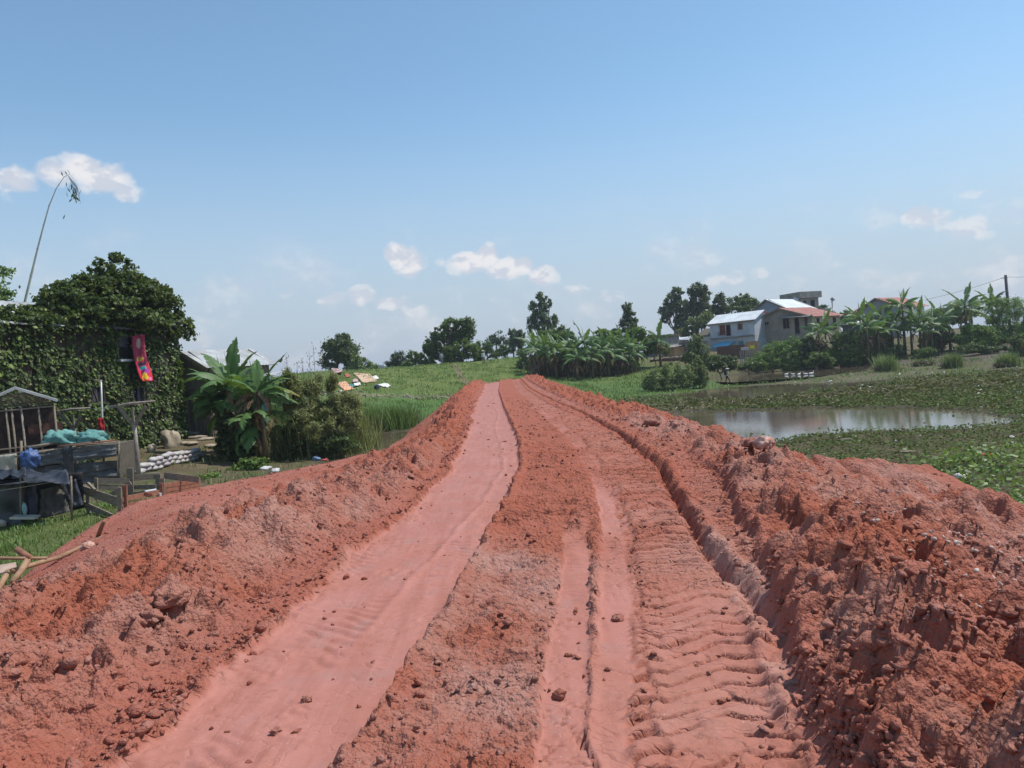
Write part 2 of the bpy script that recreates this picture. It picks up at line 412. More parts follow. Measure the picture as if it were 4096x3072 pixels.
    # foot of the berms: crumbs rolled on to the road
    foot = np.exp(-((x - le - .02) / .16) ** 2) + np.exp(-((x - re) / .12) ** 2)
    z = z + foot * (.45 * L3 + .3 * L2) * np.clip(.6 + med, 0, 1)
    # drying cracks: across the strip, and fine cross cracks on the left band
    f1, f2, _ = worley(x * 4.5 + .6 * med, y * 7.5 + .6 * fin, 81)
    crk = sst(.06, .0, f2 - f1) * mCT * sst(6.6, 5.2, y) * sst(-.35, .2, fbm(x * 2, y * .9, 2, 84) + .1)
    f1b, f2b, _ = worley(x * 2.2 + .4 * fin, y * 8 + .5 * med, 85)
    crk2 = sst(.05, .0, f2b - f1b) * sst(-.05, .25, fbm(x * .9, y * .8, 3, 88)) * np.maximum(mLT * sst(5.5, 7.5, y), .8 * semi) * sst(16, 12, y)
    crk3 = sst(.09, .0, f2 - f1) * mCT * sst(4.4, 3.8, y)
    z = z - .024 * crk - .018 * crk2 - .025 * crk3
    z = z - .02 * sst(.04, 0, np.abs(fbm(x * 1.3 + 9, y * 1.3, 3, 89))) * mid * sst(8, 6, y)
    # colour masks: smooth, dry crust, fresh red
    dry = np.clip(.42 + 1.4 * fbm(x * .7 + 3, y * .55, 3, 91) + .5 * fin * .6, 0, 1)
    dry = dry * np.clip(.85 * berm * sst(24, 10, y) + mid * sst(9.5, 6.5, y) * 1.1 + .25 * outl + .3 * outr + .25 * semi, 0, 1)
    dry = np.maximum(dry, .95 * np.exp(-(((x - 3.6) / .75) ** 2 + ((y - 19) / 3.2) ** 2)) * (1 - inroad))
    dry = dry * (1 - .75 * hole * berm) * (1 - .5 * cut)
    fresh = np.clip(berm * (1 - dry) * .85 + mid * .6 * (1 - dry) + semi * .42 + hole * berm + .5 * outr * sst(.2, -.2, big) + .75 * outl * sst(30, 40, y), 0, 1)
    nearsalm = sst(7.5, 5.0, y) * inroad * sst(-.1, .1, x - r1) * .75
    smooth = np.clip(np.maximum(np.maximum(smooth, .55 * semi * np.clip(.7 + fbm(x * 1.2, y * 1.2, 2, 92), 0, 1)), nearsalm), 0, 1)
    ribm = np.clip(mT1 * (1 - tooth) * (1 - nlug) + mT2 * (1 - tooth2) + gro * nlug, 0, 1) * far
    smooth = smooth * (1 - .8 * ribm); fresh = np.maximum(fresh, .9 * ribm)
    fresh = np.maximum(fresh, np.exp(-((x - le + .12) / .10) ** 2) * .6 * (1 - dry))
    fresh = np.maximum(fresh, rutd * inroad)
    return z, smooth, dry, fresh
def embank_z(x, y):
    """coarse height for standing things on the bank"""
    return float(embank(np.array([float(x)]), np.array([float(y)]))[0][0])

# ------------------------------------------------------------------ ground
CTRL = []
for x in (-70, -45, -25, 0, 25, 45, 70):
    for y in (-30, -8, 5):
        CTRL.append((x, y, -1.5))
for x, y in ((12, 12), (20, 12), (30, 14), (12, 22), (22, 22), (32, 24), (10, 32), (20, 34), (32, 36), (45, 30), (12, 45), (22, 46), (34, 48), (12, 55), (60, 40), (0, 20), (0, 35), (0, 50), (-5, 36), (-8, 40), (-7, 45), (-6, 52), (-4, 30)):
    CTRL.append((x, y, -1.5))
for x, y, z in ((-7.5, 12, -1.35), (-10, 14, -1.2), (-14, 16, -1.15), (-9.5, 20, -1.15), (-14, 22, -1.05), (-11, 26, -1.1), (-16, 28, -.9), (-22, 26, -.9), (-30, 30, -.7), (-9.5, 31, -1.35),
                (-16, 36, -.65), (-16, 41, -.3), (-13, 40, -.45), (-24, 42, -.3), (-11, 38, -1.3), (-14, 50, -.5), (-30, 60, .5)):
    CTRL.append((x, y, z))
for px, py, D in ((324, 371, 86), (384, 369, 92), (444, 364, 96), (483, 361.5, 97), (523, 357, 99), (545, 356, 101), (300, 374, 84),
                  (380, 402, 62), (400, 395, 68), (440, 386, 74), (360, 388, 70), (330, 392, 66), (420, 378, 82), (350, 378, 78), (470, 374, 84), (400, 412, 56), (500, 372, 84), (420, 402, 64),
                  (600, 386, 76), (600, 398, 63), (600, 376, 90), (632, 371, 92), (560, 380, 82), (660, 391, 69), (706, 391, 66), (700, 365, 86), (727, 384, 73.5),
                  (767, 396, 53), (700, 396, 58), (850, 387, 53), (804, 375, 73), (740, 378, 77), (850, 370, 77), (800, 366, 92), (760, 352, 106), (843, 338, 112),
                  (880, 357, 92), (930, 355, 90), (960, 347, 94), (1000, 350, 88), (1020, 345, 92), (900, 345, 106), (950, 372, 66), (1010, 368, 62), (885, 372, 70), (670, 362, 96), (640, 365, 96), (700, 352, 108), (720, 358, 100), (745, 360, 96), (762, 362, 93), (735, 367, 88), (715, 366, 90), (690, 361, 97), (660, 361, 97), (790, 362, 97), (820, 360, 98), (770, 369, 88)):
    p = P(px, py, D); CTRL.append((p.x, p.y, p.z))
for x, y, z in ((-90, 150, -1), (-45, 140, -.5), (0, 145, 0), (45, 150, 2.6), (90, 150, 2.5), (140, 90, 1.0), (-90, 90, .5), (80, 110, 1.6), (60, 90, .2), (-60, 190, -2), (0, 200, -2), (60, 190, 1), (110, 60, -1), (-100, 40, -1), (35, 125, 2.3), (50, 130, 2.6), (20, 120, 1.2)):
    CTRL.append((x, y, z))
CTRL = np.array(CTRL)
_cx, _cy, _cz = CTRL.T
_K = np.hypot(_cx[:, None] - _cx, _cy[:, None] - _cy)
_A = np.block([[_K + np.eye(len(_cx)) * -.25, np.ones((len(_cx), 1))], [np.ones((1, len(_cx))), np.zeros((1, 1))]])
_w = np.linalg.solve(_A, np.append(_cz, 0))
def rbf(x, y):
    r = np.zeros(x.shape) + _w[-1]
    for i in range(len(_cx)): r += _w[i] * np.hypot(x - _cx[i], y - _cy[i])
    d = np.hypot(x, y - 60)
    return r * sst(230, 150, d) + (-1.5) * (1 - sst(230, 150, d))
def poly_sd(x, y, pts):      # signed distance, negative inside
    d = np.full(x.shape, 1e9); ins = np.zeros(x.shape, bool); n = len(pts)
    for i in range(n):
        ax, ay = pts[i]; bx, by = pts[(i + 1) % n]
        ex, ey = bx - ax, by - ay; wx, wy = x - ax, y - ay
        t = np.clip((wx * ex + wy * ey) / (ex * ex + ey * ey), 0, 1)
        d = np.minimum(d, np.hypot(wx - ex * t, wy - ey * t))
        c = ((ay > y) != (by > y)) & (x < ex * (y - ay) / (ey if ey else 1e-9) + ax)
        ins ^= c
    return np.where(ins, -d, d)
WZ = -1.56
def pp(l, z=WZ): return [tuple(GZ(a, b, z)[:2]) for a, b in l]
PONDS = {
 'pond': pp([(640, 414), (700, 411), (760, 410), (810, 408), (870, 407.5), (930, 409), (985, 413), (1018, 419), (1000, 424), (972, 428), (920, 430), (880, 431), (810, 434), (775, 442), (745, 451), (705, 456), (655, 436)]),
 'puddle': pp([(640, 397), (690, 392.5), (715, 388.5), (760, 385.5), (800, 384), (850, 383), (885, 380), (880, 384), (850, 388), (800, 392), (767, 397), (720, 398.5), (680, 398.5)]),
 'stream': pp([(700, 380.5), (715, 377.5), (740, 374.5), (786, 371), (820, 368), (850, 366), (872, 365), (868, 369), (850, 372), (830, 374), (804, 377), (770, 379.5), (740, 381.5)], -1.25),
 'left_pool': pp([(330, 452), (350, 441), (372, 435), (400, 432), (425, 433), (420, 445), (400, 455), (345, 466), (325, 462)]),
}
def ground(x, y, full=False):
    z = rbf(x, y)
    sd = np.full(x.shape, 1e9)
    wn = .5 * perlin(x * .5, y * .5, 101) + .22 * perlin(x * 1.6, y * 1.6, 102)
    for k in PONDS:
        if k != 'stream': sd = np.minimum(sd, poly_sd(x, y, PONDS[k]) + wn * .8)
    s2 = poly_sd(x, y, PONDS['stream']) + wn * .6
    z0 = z
    mound = sst(60, 75, y) * sst(26, 16, x) + sst(-7, -12, x)
    z = z + .045 * perlin(x * .7, y * .7, 103) + .028 * perlin(x * 2.3, y * 2.3, 104) + np.clip(mound, 0, 1) * .10 * perlin(x * .45, y * .45, 105)
    near = sst(6, 1.5, sd)
    z = z * (1 - near) + near * np.minimum(z, WZ + .05 + .05 * perlin(x * 2, y * 2, 106) + sst(.3, 3, sd) * .12)
    z = np.where(sd < .6, np.minimum(z, WZ + .18 * (sd - .05)), z); z = np.maximum(z, WZ - .35 + 0 * z) if False else np.where(sd < -1.5, np.maximum(z, WZ - .3), z)
    n2 = sst(2.4, .4, s2); z = z * (1 - n2) + n2 * np.minimum(z, -1.25 + .06); z = np.where(s2 < .4, np.clip(-1.25 + .18 * (s2 - .05), -1.55, z), z); sd = np.minimum(sd, s2)
    return (z, sd, z0) if full else z
def gz(x, y): return float(ground(np.array([float(x)]), np.array([float(y)]))[0])
def hit(px, py, dmin=8, dmax=260):
    """where the line of sight through a pixel meets the ground"""
    d = ray(px, py); t = np.arange(dmin, dmax, .15); x = d.x / d.y * t; y = t; z = CAMZ + d.z / d.y * t
    k = np.nonzero(z < ground(x, y))[0]
    if len(k) == 0: i = len(t) - 1
    else: i = k[0]
    return Vector((x[i], y[i], float(ground(x[i:i + 1], y[i:i + 1])[0])))
# ------------------------------------------------------------------ embankment mesh
NC = 560
ys = np.concatenate([np.arange(-4, 2.2, .06), 2.2 * np.exp(np.arange(0, math.log(89 / 2.2), 0.0031))])
u = np.linspace(-1, 1, NC)
YY = np.repeat(ys[:, None], NC, 1)
bb = np.interp(ys, [2, 6, 14, 30, 60], [3.1, 2.6, 1.9, 1.2, .8])[:, None]
XX = -.1 + 12.0 * np.sinh(bb * u[None, :]) / np.sinh(bb) + .8 * u[None, :]
XX = XX * np.interp(ys, [0, 25, 40], [1, 1, .8])[:, None]
x_, y_ = XX.ravel(), YY.ravel()
z_, sm_, dr_, fr_ = embank(x_, y_)
edge = sst(.6, 1.0, np.abs(np.tile(u, len(ys))))
z_ = z_ - 0
hx = .045 * perlin(x_ * 6, y_ * 6, 201) * np.clip(1 - sm_, 0, 1) * (np.abs(x_) < 9)
V = np.stack([x_ + hx, y_, z_], 1)
endfall = sst(84, 89, y_); V[:, 2] = V[:, 2] - endfall * 1.2

def soil_material():
    m = bpy.data.materials.new('laterite_soil'); m.use_nodes = True; nt = m.node_tree; nt.nodes.clear(); q = NG(nt)
    out = q.n('ShaderNodeOutputMaterial'); b = q.n('ShaderNodeBsdfPrincipled'); q.l(b.outputs[0], out.inputs[0])
    at = q.n('ShaderNodeAttribute', attribute_name='soil'); s3 = q.n('ShaderNodeSeparateXYZ'); q.l(at.outputs['Vector'], s3.inputs[0])
    pos = q.n('ShaderNodeNewGeometry').outputs['Position']
    nA = q.noise(pos, 1.3, 6, .6); nB = q.noise(pos, 9, 6, .65); nC = q.noise(pos, 60, 4, .7); nD = q.noise(pos, .35, 3, .5)
    base = q.mixc(q.rng(nB, .3, .7), (.40, .138, .095, 1), (.33, .100, .064, 1))
    smc = q.mixc(q.rng(nA, .3, .7), (.455, .192, .150, 1), (.41, .158, .115, 1))
    smc = q.mixc(q.m('MULTIPLY', q.rng(q.noise(pos, 2.4, 7, .7), .5, .68), .7), smc, (.37, .19, .155, 1))
    mp = q.n('ShaderNodeMapping'); mp.inputs['Scale'].default_value = (9, .7, 1); q.l(pos, mp.inputs[0])
    smc = q.mixc(q.m('MULTIPLY', q.rng(nB, .48, .66), .35), smc, (.37, .135, .09, 1))
    smc = q.mixc(q.m('MULTIPLY', q.rng(q.noise(mp.outputs[0], 1.0, 6, .7), .42, .66), .7), smc, (.36, .135, .092, 1))
    dryc = q.mixc(q.rng(nB, .3, .7), (.48, .295, .24, 1), (.39, .20, .155, 1))
    frc = q.mixc(q.rng(nB, .3, .7), (.325, .083, .042, 1), (.40, .122, .065, 1))
    c = q.mixc(s3.outputs[0], base, smc)
    c = q.mixc(q.m('MULTIPLY', s3.outputs[2], q.rng(nA, .3, .6, .55, 1)), c, frc)
    c = q.mixc(q.m('MULTIPLY', s3.outputs[1], q.rng(nC, .25, .6, .45, 1)), c, dryc)
    # pale grit flecks
    vo = q.n('ShaderNodeTexVoronoi'); q.l(pos, vo.inputs['Vector']); vo.inputs['Scale'].default_value = 28
    fleck = q.m('MULTIPLY', q.rng(vo.outputs['Distance'], .16, .08), q.rng(q.noise(pos, 4, 3, .5), .5, .62))
    c = q.mixc(q.m('MULTIPLY', fleck, .7), c, (.60, .42, .36, 1))
    c = q.mixc(q.m('MULTIPLY', q.rng(nD, .35, .65), .22), c, (.36, .14, .09, 1))
    q.l(c, b.inputs['Base Color'])
    q.l(q.rng(s3.outputs[0], 0, 1, .95, .62, False), b.inputs['Roughness']); b.inputs['Specular IOR Level'].default_value = .25
    bm = q.n('ShaderNodeBump'); bm.inputs['Distance'].default_value = .017
    q.l(q.rng(s3.outputs[0], 0, 1, 1.0, .2, False), bm.inputs['Strength'])
    h = q.m('ADD', q.m('MULTIPLY', q.noise(pos, 22, 5, .65), 1.6), q.m('MULTIPLY', q.noise(pos, 90, 3, .6), .35))
    v1 = q.n('ShaderNodeTexVoronoi'); q.l(pos, v1.inputs['Vector']); v1.inputs['Scale'].default_value = 24
    v2 = q.n('ShaderNodeTexVoronoi'); q.l(pos, v2.inputs['Vector']); v2.inputs['Scale'].default_value = 62
    h = q.m('ADD', h, q.m('MULTIPLY', q.m('SUBTRACT', 1, s3.outputs[0], None, True), q.m('ADD', q.m('MULTIPLY', v1.outputs['Distance'], -1.3), q.m('MULTIPLY', v2.outputs['Distance'], -.5))))
    for (sx, sy, wd, dp, lo) in ((2.1, 9.0, .035, 1.5, .50), (5.0, 7.0, .030, 1.0, .56)):
        mq = q.n('ShaderNodeMapping'); mq.inputs['Scale'].default_value = (sx, sy, 1)
        ds = q.n('ShaderNodeVectorMath', operation='ADD'); nz3 = q.n('ShaderNodeTexNoise'); q.l(pos, nz3.inputs['Vector']); nz3.inputs['Scale'].default_value = 7
        sc_ = q.n('ShaderNodeVectorMath', operation='SCALE'); q.l(nz3.outputs['Color'], sc_.inputs[0]); sc_.inputs['Scale'].default_value = .16
        q.l(pos, ds.inputs[0]); q.l(sc_.outputs[0], ds.inputs[1]); q.l(ds.outputs[0], mq.inputs[0])
        ve = q.n('ShaderNodeTexVoronoi', feature='DISTANCE_TO_EDGE', voronoi_dimensions='2D'); q.l(mq.outputs[0], ve.inputs['Vector']); ve.inputs['Scale'].default_value = 1
        cr_ = q.m('MULTIPLY', q.rng(ve.outputs['Distance'], wd * 1.6, .0), q.rng(q.noise(pos, 1.1 if sx < 3 else 1.7, 4, .6), lo - .07, lo + .02))
        h = q.m('SUBTRACT', h, q.m('MULTIPLY', q.m('MULTIPLY', cr_, s3.outputs[0]), dp * 13))
    q.l(h, bm.inputs['Height']); q.l(bm.outputs[0], b.inputs['Normal'])
    return m
M_SOIL = soil_material()
soil_attr = np.stack([sm_, dr_, fr_], 1)
o = link('dirt_road', mesh_np('dirt_road', V, grid_faces(len(ys), NC), M_SOIL, True, {'soil': soil_attr}))
tag(o, kind='structure')
del V, XX, YY

# ------------------------------------------------------------------ ground mesh
gy = np.concatenate([np.arange(-30, 8, 1.5), np.arange(8, 60, .22), np.arange(60, 112, .4), np.arange(112, 160, 1.5), np.geomspace(160, 3000, 24)])
gu = np.concatenate([-np.geomspace(2400, 64, 22), np.arange(-62, -24, .7), np.arange(-24, 36, .26), np.arange(36, 62, .5), np.geomspace(62, 2400, 22)])
GX, GY = np.meshgrid(gu, gy); gx, gyv = GX.ravel(), GY.ravel()
gzv, gsd, gz0 = ground(gx, gyv, True)
gr, gg, gb = [np.zeros(gx.shape) for _ in range(3)]
def paint(mask, c):
    global gr, gg, gb
    gr = gr * (1 - mask) + c[0] * mask; gg = gg * (1 - mask) + c[1] * mask; gb = gb * (1 - mask) + c[2] * mask
N1 = fbm(gx * .35, gyv * .35, 4, 301); N2 = fbm(gx * 1.4, gyv * 1.4, 4, 302); N3 = fbm(gx * .12, gyv * .12, 3, 303)
paint(np.ones(gx.shape), (.085, .115, .035))
paint(sst(-.2, .3, N2), (.06, .10, .025))
# grassy hill and far meadow: olive grass
hillm = sst(58, 66, gyv) * sst(26, 14, gx)
paint(hillm, (.14, .20, .045)); paint(hillm * sst(-.05, .3, N1), (.185, .225, .06)); paint(hillm * sst(.05, .35, N2) * .7, (.07, .12, .025))
# bright flat turf strips
turf = sst(52, 58, gyv) * sst(70, 64, gyv + 2 * N1) * sst(-14, -9, gx) * sst(16, 10, gx)
paint(turf * .9, (.085, .19, .04))
turf2 = sst(56, 62, gyv) * sst(86, 76, gyv) * sst(3, 6, gx) * sst(26, 18, gx)
paint(turf2 * .85, (.10, .185, .05))
# marsh on the right
marsh = sst(4, 7, gx) * sst(58, 52, gyv)
paint(marsh, (.13, .10, .055)); paint(marsh * sst(-.05, .3, N2), (.085, .10, .035)); paint(marsh * sst(.05, .35, N1), (.17, .13, .08))
brownm = sst(.5, 2.5, poly_sd(gx, gyv, PONDS['pond'])) * sst(12, 7, poly_sd(gx, gyv, PONDS['pond'])) * sst(36, 41, gyv + .25 * (gx - 10))
paint(brownm * sst(-.35, .1, N2 + .2), (.15, .105, .06))
sandp = np.exp(-((gyv - (50.5 - .15 * (gx - 12))) / 1.0) ** 2) * sst(7, 9, gx) * sst(38, 30, gx)
paint(sandp * .8, (.23, .17, .11))
farm = sst(53, 57, gyv) * sst(18, 24, gx)
paint(farm, (.125, .115, .055)); paint(farm * sst(-.15, .2, N1), (.16, .125, .085)); paint(farm * sst(.05, .35, N2), (.11, .16, .045))
gb1 = np.exp(-((gyv - (56 + .02 * gx)) / 1.8) ** 2) * sst(16, 20, gx); paint(gb1 * .8, (.11, .18, .04))
mud = sst(72, 78, gyv) * sst(94, 88, gyv) * sst(38, 44, gx); paint(mud * .85, (.13, .10, .085))
vill = sst(88, 96, gyv) * sst(14, 22, gx); paint(vill, (.16, .13, .075)); paint(vill * sst(0, .3, N1), (.08, .10, .03))
# left yard
yard = sst(-6, -8, gx) * sst(50, 44, gyv)
paint(yard, (.20, .145, .09)); paint(yard * sst(-.15, .15, N1), (.15, .105, .07)); paint(yard * sst(-.05, .3, N2 + .3 * N1), (.10, .13, .04))
lawn = yard * sst(23, 18, gyv + 1.5 * N1); paint(lawn, (.15, .18, .055)); paint(lawn * sst(0, .3, N2), (.10, .145, .035))
paint(sst(.9, .1, gsd), (.085, .068, .05))
# stony foot of the hill
fp = np.exp(-((gyv - (66.5 + .2 * (gx + 10))) / 1.1) ** 2) * sst(-19, -16, gx) * sst(-3, -5, gx); paint(fp * sst(-.3, .2, N2 + .1), (.27, .23, .17))
# footpath up the hill
pa = [hit(a, b) for a, b in ((508 - 41, 384), (462, 378), (459, 372), (455, 366), (452, 364))]
pth = np.full(gx.shape, 1e9)
for a, b in zip(pa[:-1], pa[1:]):
    ex, ey = b.x - a.x, b.y - a.y; t = np.clip(((gx - a.x) * ex + (gyv - a.y) * ey) / (ex * ex + ey * ey + 1e-9), 0, 1)
    pth = np.minimum(pth, np.hypot(gx - a.x - ex * t, gyv - a.y - ey * t))
paint(sst(.55, .25, pth + .2 * N2) * .9, (.24, .19, .11))
def ground_material():
    m = bpy.data.materials.new('ground_cover'); m.use_nodes = True; nt = m.node_tree; nt.nodes.clear(); q = NG(nt)
    out = q.n('ShaderNodeOutputMaterial'); b = q.n('ShaderNodeBsdfPrincipled'); q.l(b.outputs[0], out.inputs[0])
    at = q.n('ShaderNodeAttribute', attribute_name='tint'); pos = q.n('ShaderNodeNewGeometry').outputs['Position']
    nA = q.noise(pos, 2.2, 6, .7); nB = q.noise(pos, 11, 5, .7)
    c = q.mixc(q.rng(nA, .3, .7, .0, .6), at.outputs['Color'], q.mixc(.55, at.outputs['Color'], (.10, .085, .03, 1)))
    c = q.mixc(q.rng(nB, .3, .75, 0, .5), c, q.mixc(.6, c, (.03, .04, .012, 1)))
    q.l(c, b.inputs['Base Color']); b.inputs['Roughness'].default_value = .95; b.inputs['Specular IOR Level'].default_value = .2
    bm = q.n('ShaderNodeBump'); bm.inputs['Distance'].default_value = .12; bm.inputs['Strength'].default_value = .9
    q.l(q.m('ADD', q.noise(pos, 7, 6, .75), q.m('MULTIPLY', q.noise(pos, 1.6, 4, .6), 1.5)), bm.inputs['Height']); q.l(bm.outputs[0], b.inputs['Normal'])
    return m
o = link('ground', mesh_np('ground', np.stack([gx, gyv, gzv], 1), grid_faces(len(gy), len(gu)), ground_material(), True, {'tint': np.stack([gr, gg, gb], 1)}))
tag(o, kind='structure')

# ------------------------------------------------------------------ water
def water_material():
    m = bpy.data.materials.new('pond_water'); m.use_nodes = True; nt = m.node_tree; nt.nodes.clear(); q = NG(nt)
    out = q.n('ShaderNodeOutputMaterial'); b = q.n('ShaderNodeBsdfPrincipled'); q.l(b.outputs[0], out.inputs[0])
    pos = q.n('ShaderNodeNewGeometry').outputs['Position']
    q.l(q.mixc(q.rng(q.noise(pos, .5, 3, .5), .35, .65), (.10, .078, .05, 1), (.15, .11, .075, 1)), b.inputs['Base Color'])
    b.inputs['Roughness'].default_value = .05; b.inputs['IOR'].default_value = 1.33; b.inputs['Specular IOR Level'].default_value = .65
    bm = q.n('ShaderNodeBump'); bm.inputs['Distance'].default_value = .003; bm.inputs['Strength'].default_value = .6
    q.l(q.noise(pos, 3.5, 4, .6), bm.inputs['Height']); q.l(bm.outputs[0], b.inputs['Normal'])
    return m
M_WATER = water_material()
for nm, pts in PONDS.items():
    cx = sum(p[0] for p in pts) / len(pts); cy = sum(p[1] for p in pts) / len(pts)
    w = MB(); ring = []
    for p in pts:
        d = Vector((p[0] - cx, p[1] - cy)); k = 1 + 1.2 / max(d.length, .1)
        ring.append((cx + d.x * k, cy + d.y * k, WZ if nm != 'stream' else -1.25))
    w.poly(ring)
    tag(w.build('pond_water' if nm != 'stream' else 'stream_water', M_WATER), kind='structure')
# ------------------------------------------------------------------ foliage helpers
rng_ = np.random.default_rng(11)
def unit(v): return v / np.maximum(np.linalg.norm(v, axis=1, keepdims=True), 1e-9)
def cards(name, c, d, nrm, L, Wd, mat_, parent=None, taper=.5, fold=0):
    """leaf-shaped quads: centre c, long axis d, face normal nrm"""
    n = len(c); d = unit(d); s = unit(np.cross(d, nrm)); L = np.broadcast_to(L, (n,))[:, None]; Wd = np.broadcast_to(Wd, (n,))[:, None]
    nn = unit(np.cross(s, d))
    v = np.stack([c - d * L / 2, c + s * Wd / 2 - d * L * (taper - .5) * .6 + nn * fold, c + d * L / 2, c - s * Wd / 2 - d * L * (taper - .5) * .6 + nn * fold], 1).reshape(-1, 3)
    f = np.arange(4 * n).reshape(n, 4)
    return link(name, mesh_np(name, v, f, mat_), parent)
def rdir(n): return unit(rng_.normal(size=(n, 3)))
def crown_pts(lobes, n, clump=.32, inner=.35):
    """lobes: (x,y,z,rx,ry,rz). leaves gathered in clumps through the outer volume of the lobes"""
    A = np.array([(l[3] * l[5] + l[4] * l[5]) ** 1.0 for l in lobes]); A = A / A.sum(); out = []; nrm = []
    for l, a in zip(lobes, A):
        k = max(int(n * a), 8); r = np.array(l[3:6]); rm = r.mean()
        nc = max(int(14 / clump * .5), 10)
        cd_ = rdir(nc); cd_[:, 2] = np.abs(cd_[:, 2]) * np.sign(rng_.uniform(-.8, 1, nc)); cr = rng_.uniform(inner, 1.0, nc) ** .6
        cc = cd_ * cr[:, None] * .88
        pick = rng_.integers(0, nc, k)
        p = cc[pick] + rng_.normal(size=(k, 3)) * clump * .42 * (.5 + rng_.uniform(size=(nc,))[pick])[:, None]
        out.append(np.array(l[:3]) + p * r); nrm.append(unit(p + .25 * rdir(k)))
    return np.concatenate(out), np.concatenate(nrm)
def lob(px, py, rx, ry, D, dy=0, depth=1.0):
    p = P(px, py, D + dy); s = (D + dy) / F
    k = 1.14; return (p.x, p.y, p.z, rx * s * k, rx * s * depth * k, ry * s * k)
def foliage(name, lobes, n, size, mat_, parent, clump=.32, inner=.35, asp=.55, droop=0.0, up=.5):
    if size > .27 and n > 1000: n = int(n * 1.45); size *= .78
    c, nr = crown_pts(lobes, n, clump, inner); k = len(c)
    d = unit(rdir(k) + np.array([0, 0, -droop])); nn = unit(nr * .8 + rdir(k) * .9 + np.array([0, 0, up]))
    sz = size * rng_.uniform(.6, 1.35, k)
    return cards(name, c, d, nn, sz, sz * asp, mat_, parent, .5, 0)
M_BARK = mat('bark', (.16, .12, .085), (.08, .06, .045), 9, .95, .01, 30)
M_PALEBARK = mat('pale_bark', (.36, .31, .26), (.2, .16, .13), 4, .9, .01, 20)
LEAF = {
 'dark': leafmat('dark_leaf', (.025, .048, .016), (.09, .14, .042), (.17, .22, .075), .35),
 'mid': leafmat('mid_leaf', (.04, .08, .018), (.13, .215, .048), (.22, .30, .085), .4),
 'bright': leafmat('bright_leaf', (.065, .125, .025), (.16, .26, .048), (.27, .36, .09), .42),
 'gum': leafmat('gum_leaf', (.04, .06, .03), (.12, .155, .075), (.20, .235, .13), .35),
 'ivy': leafmat('ivy_leaf', (.020, .036, .008), (.075, .125, .022), (.22, .29, .06), .3, .55, .3),
 'far': leafmat('far_leaf', (.045, .065, .04), (.085, .115, .065), (.13, .16, .09), .2),
 'scrub': leafmat('scrub_leaf', (.09, .12, .04), (.21, .26, .10), (.35, .38, .19), .35, .7, .2),
 'dry': leafmat('dry_leaf', (.12, .085, .045), (.24, .18, .10), (.36, .30, .2), .2),
 'reed': leafmat('reed_leaf', (.16, .19, .065), (.30, .33, .13), (.44, .44, .24), .45, .7, .15),
 'grass': leafmat('grass_leaf', (.06, .11, .022), (.135, .21, .045), (.22, .29, .075), .35),
 'marsh': leafmat('marsh_leaf', (.055, .05, .025), (.115, .11, .045), (.20, .17, .10), .2, .8, .1),
 'weed': leafmat('weed_leaf', (.045, .065, .02), (.105, .14, .04), (.18, .19, .08), .2, .8, .1),
}
def tree(name, label, base, lobes, n, size, leaf, trunk_r=.12, cat='tree', group=None, bark=None, clump=.32, inner=.35, droop=0, base_z=None, asp=.55, limbs=True, up=.5):
    base = Vector(base); root = empty(name, base, 0, label, cat, group)
    C0 = [Vector(l[:3]) for l in lobes]; top = max(C0, key=lambda p: p.z)
    t = MB(); mid = base.lerp(Vector((top.x, top.y, top.z)), .45) + Vector((random.uniform(-.1, .1), 0, 0))
    L = lambda p: Vector(p) - base
    t.tube([L(base - Vector((0, 0, .3))), L(base.lerp(mid, .5)), L(mid), L(top)], [trunk_r * 1.25, trunk_r, trunk_r * .8, trunk_r * .25], 7)
    if limbs:
        for l in lobes:
            s0 = base.lerp(mid, random.uniform(.55, 1)); e = Vector(l[:3]); m_ = s0.lerp(e, .5) + Vector((0, 0, -.12 * (e - s0).length))
            t.tube([L(s0), L(m_), L(e)], [trunk_r * .5, trunk_r * .35, trunk_r * .12], 5)
            for k in range(3):
                q = e + Vector((random.uniform(-.7, .7) * l[3], random.uniform(-.7, .7) * l[4], random.uniform(-.2, .8) * l[5]))
                t.tube([L(m_), L(m_.lerp(q, .6) + Vector((0, 0, .05))), L(q)], [trunk_r * .28, trunk_r * .2, trunk_r * .06], 4)
    t.build('trunk', bark or M_BARK, root, True)
    lb = [(l[0] - base.x, l[1] - base.y, l[2] - base.z, *l[3:]) for l in lobes]
    foliage('crown', lb, n, size, LEAF[leaf], root, clump, inner, asp, droop, up)
    return root
def blades(name, pts, h, lean, w, mat_, parent=None, kind=None, bend=.35):
    """upright grass or reed blades as two bent quads each; pts Nx3"""
    n = len(pts); h = np.broadcast_to(h, (n,)) * rng_.uniform(.6, 1.15, n)
    a = rng_.uniform(0, 6.283, n); ln = lean * rng_.uniform(.2, 1.2, n)
    dv = np.stack([np.cos(a) * ln, np.sin(a) * ln, np.ones(n)], 1); dv = unit(dv)
    s = np.stack([-np.sin(a + rng_.normal(size=n) * .6), np.cos(a), np.zeros(n)], 1); s = unit(s) * (np.broadcast_to(w, (n,)) / 2)[:, None]
    p1 = pts + dv * (h * .55)[:, None]; out = np.stack([np.cos(a), np.sin(a), np.zeros(n)], 1)
    p2 = p1 + unit(dv + out * bend * (.5 + ln)[:, None]) * (h * .45)[:, None]
    v = np.stack([pts - s, pts + s, p1 + s * .8, p1 - s * .8, p2 + s * .12, p2 - s * .12], 1).reshape(-1, 3)
    b = np.arange(n) * 6; f = np.concatenate([np.stack([b, b + 1, b + 2, b + 3], 1), np.stack([b + 3, b + 2, b + 4, b + 5], 1)])
    o = link(name, mesh_np(name, v, f, mat_), parent)
    if kind: o['kind'] = kind
    return o
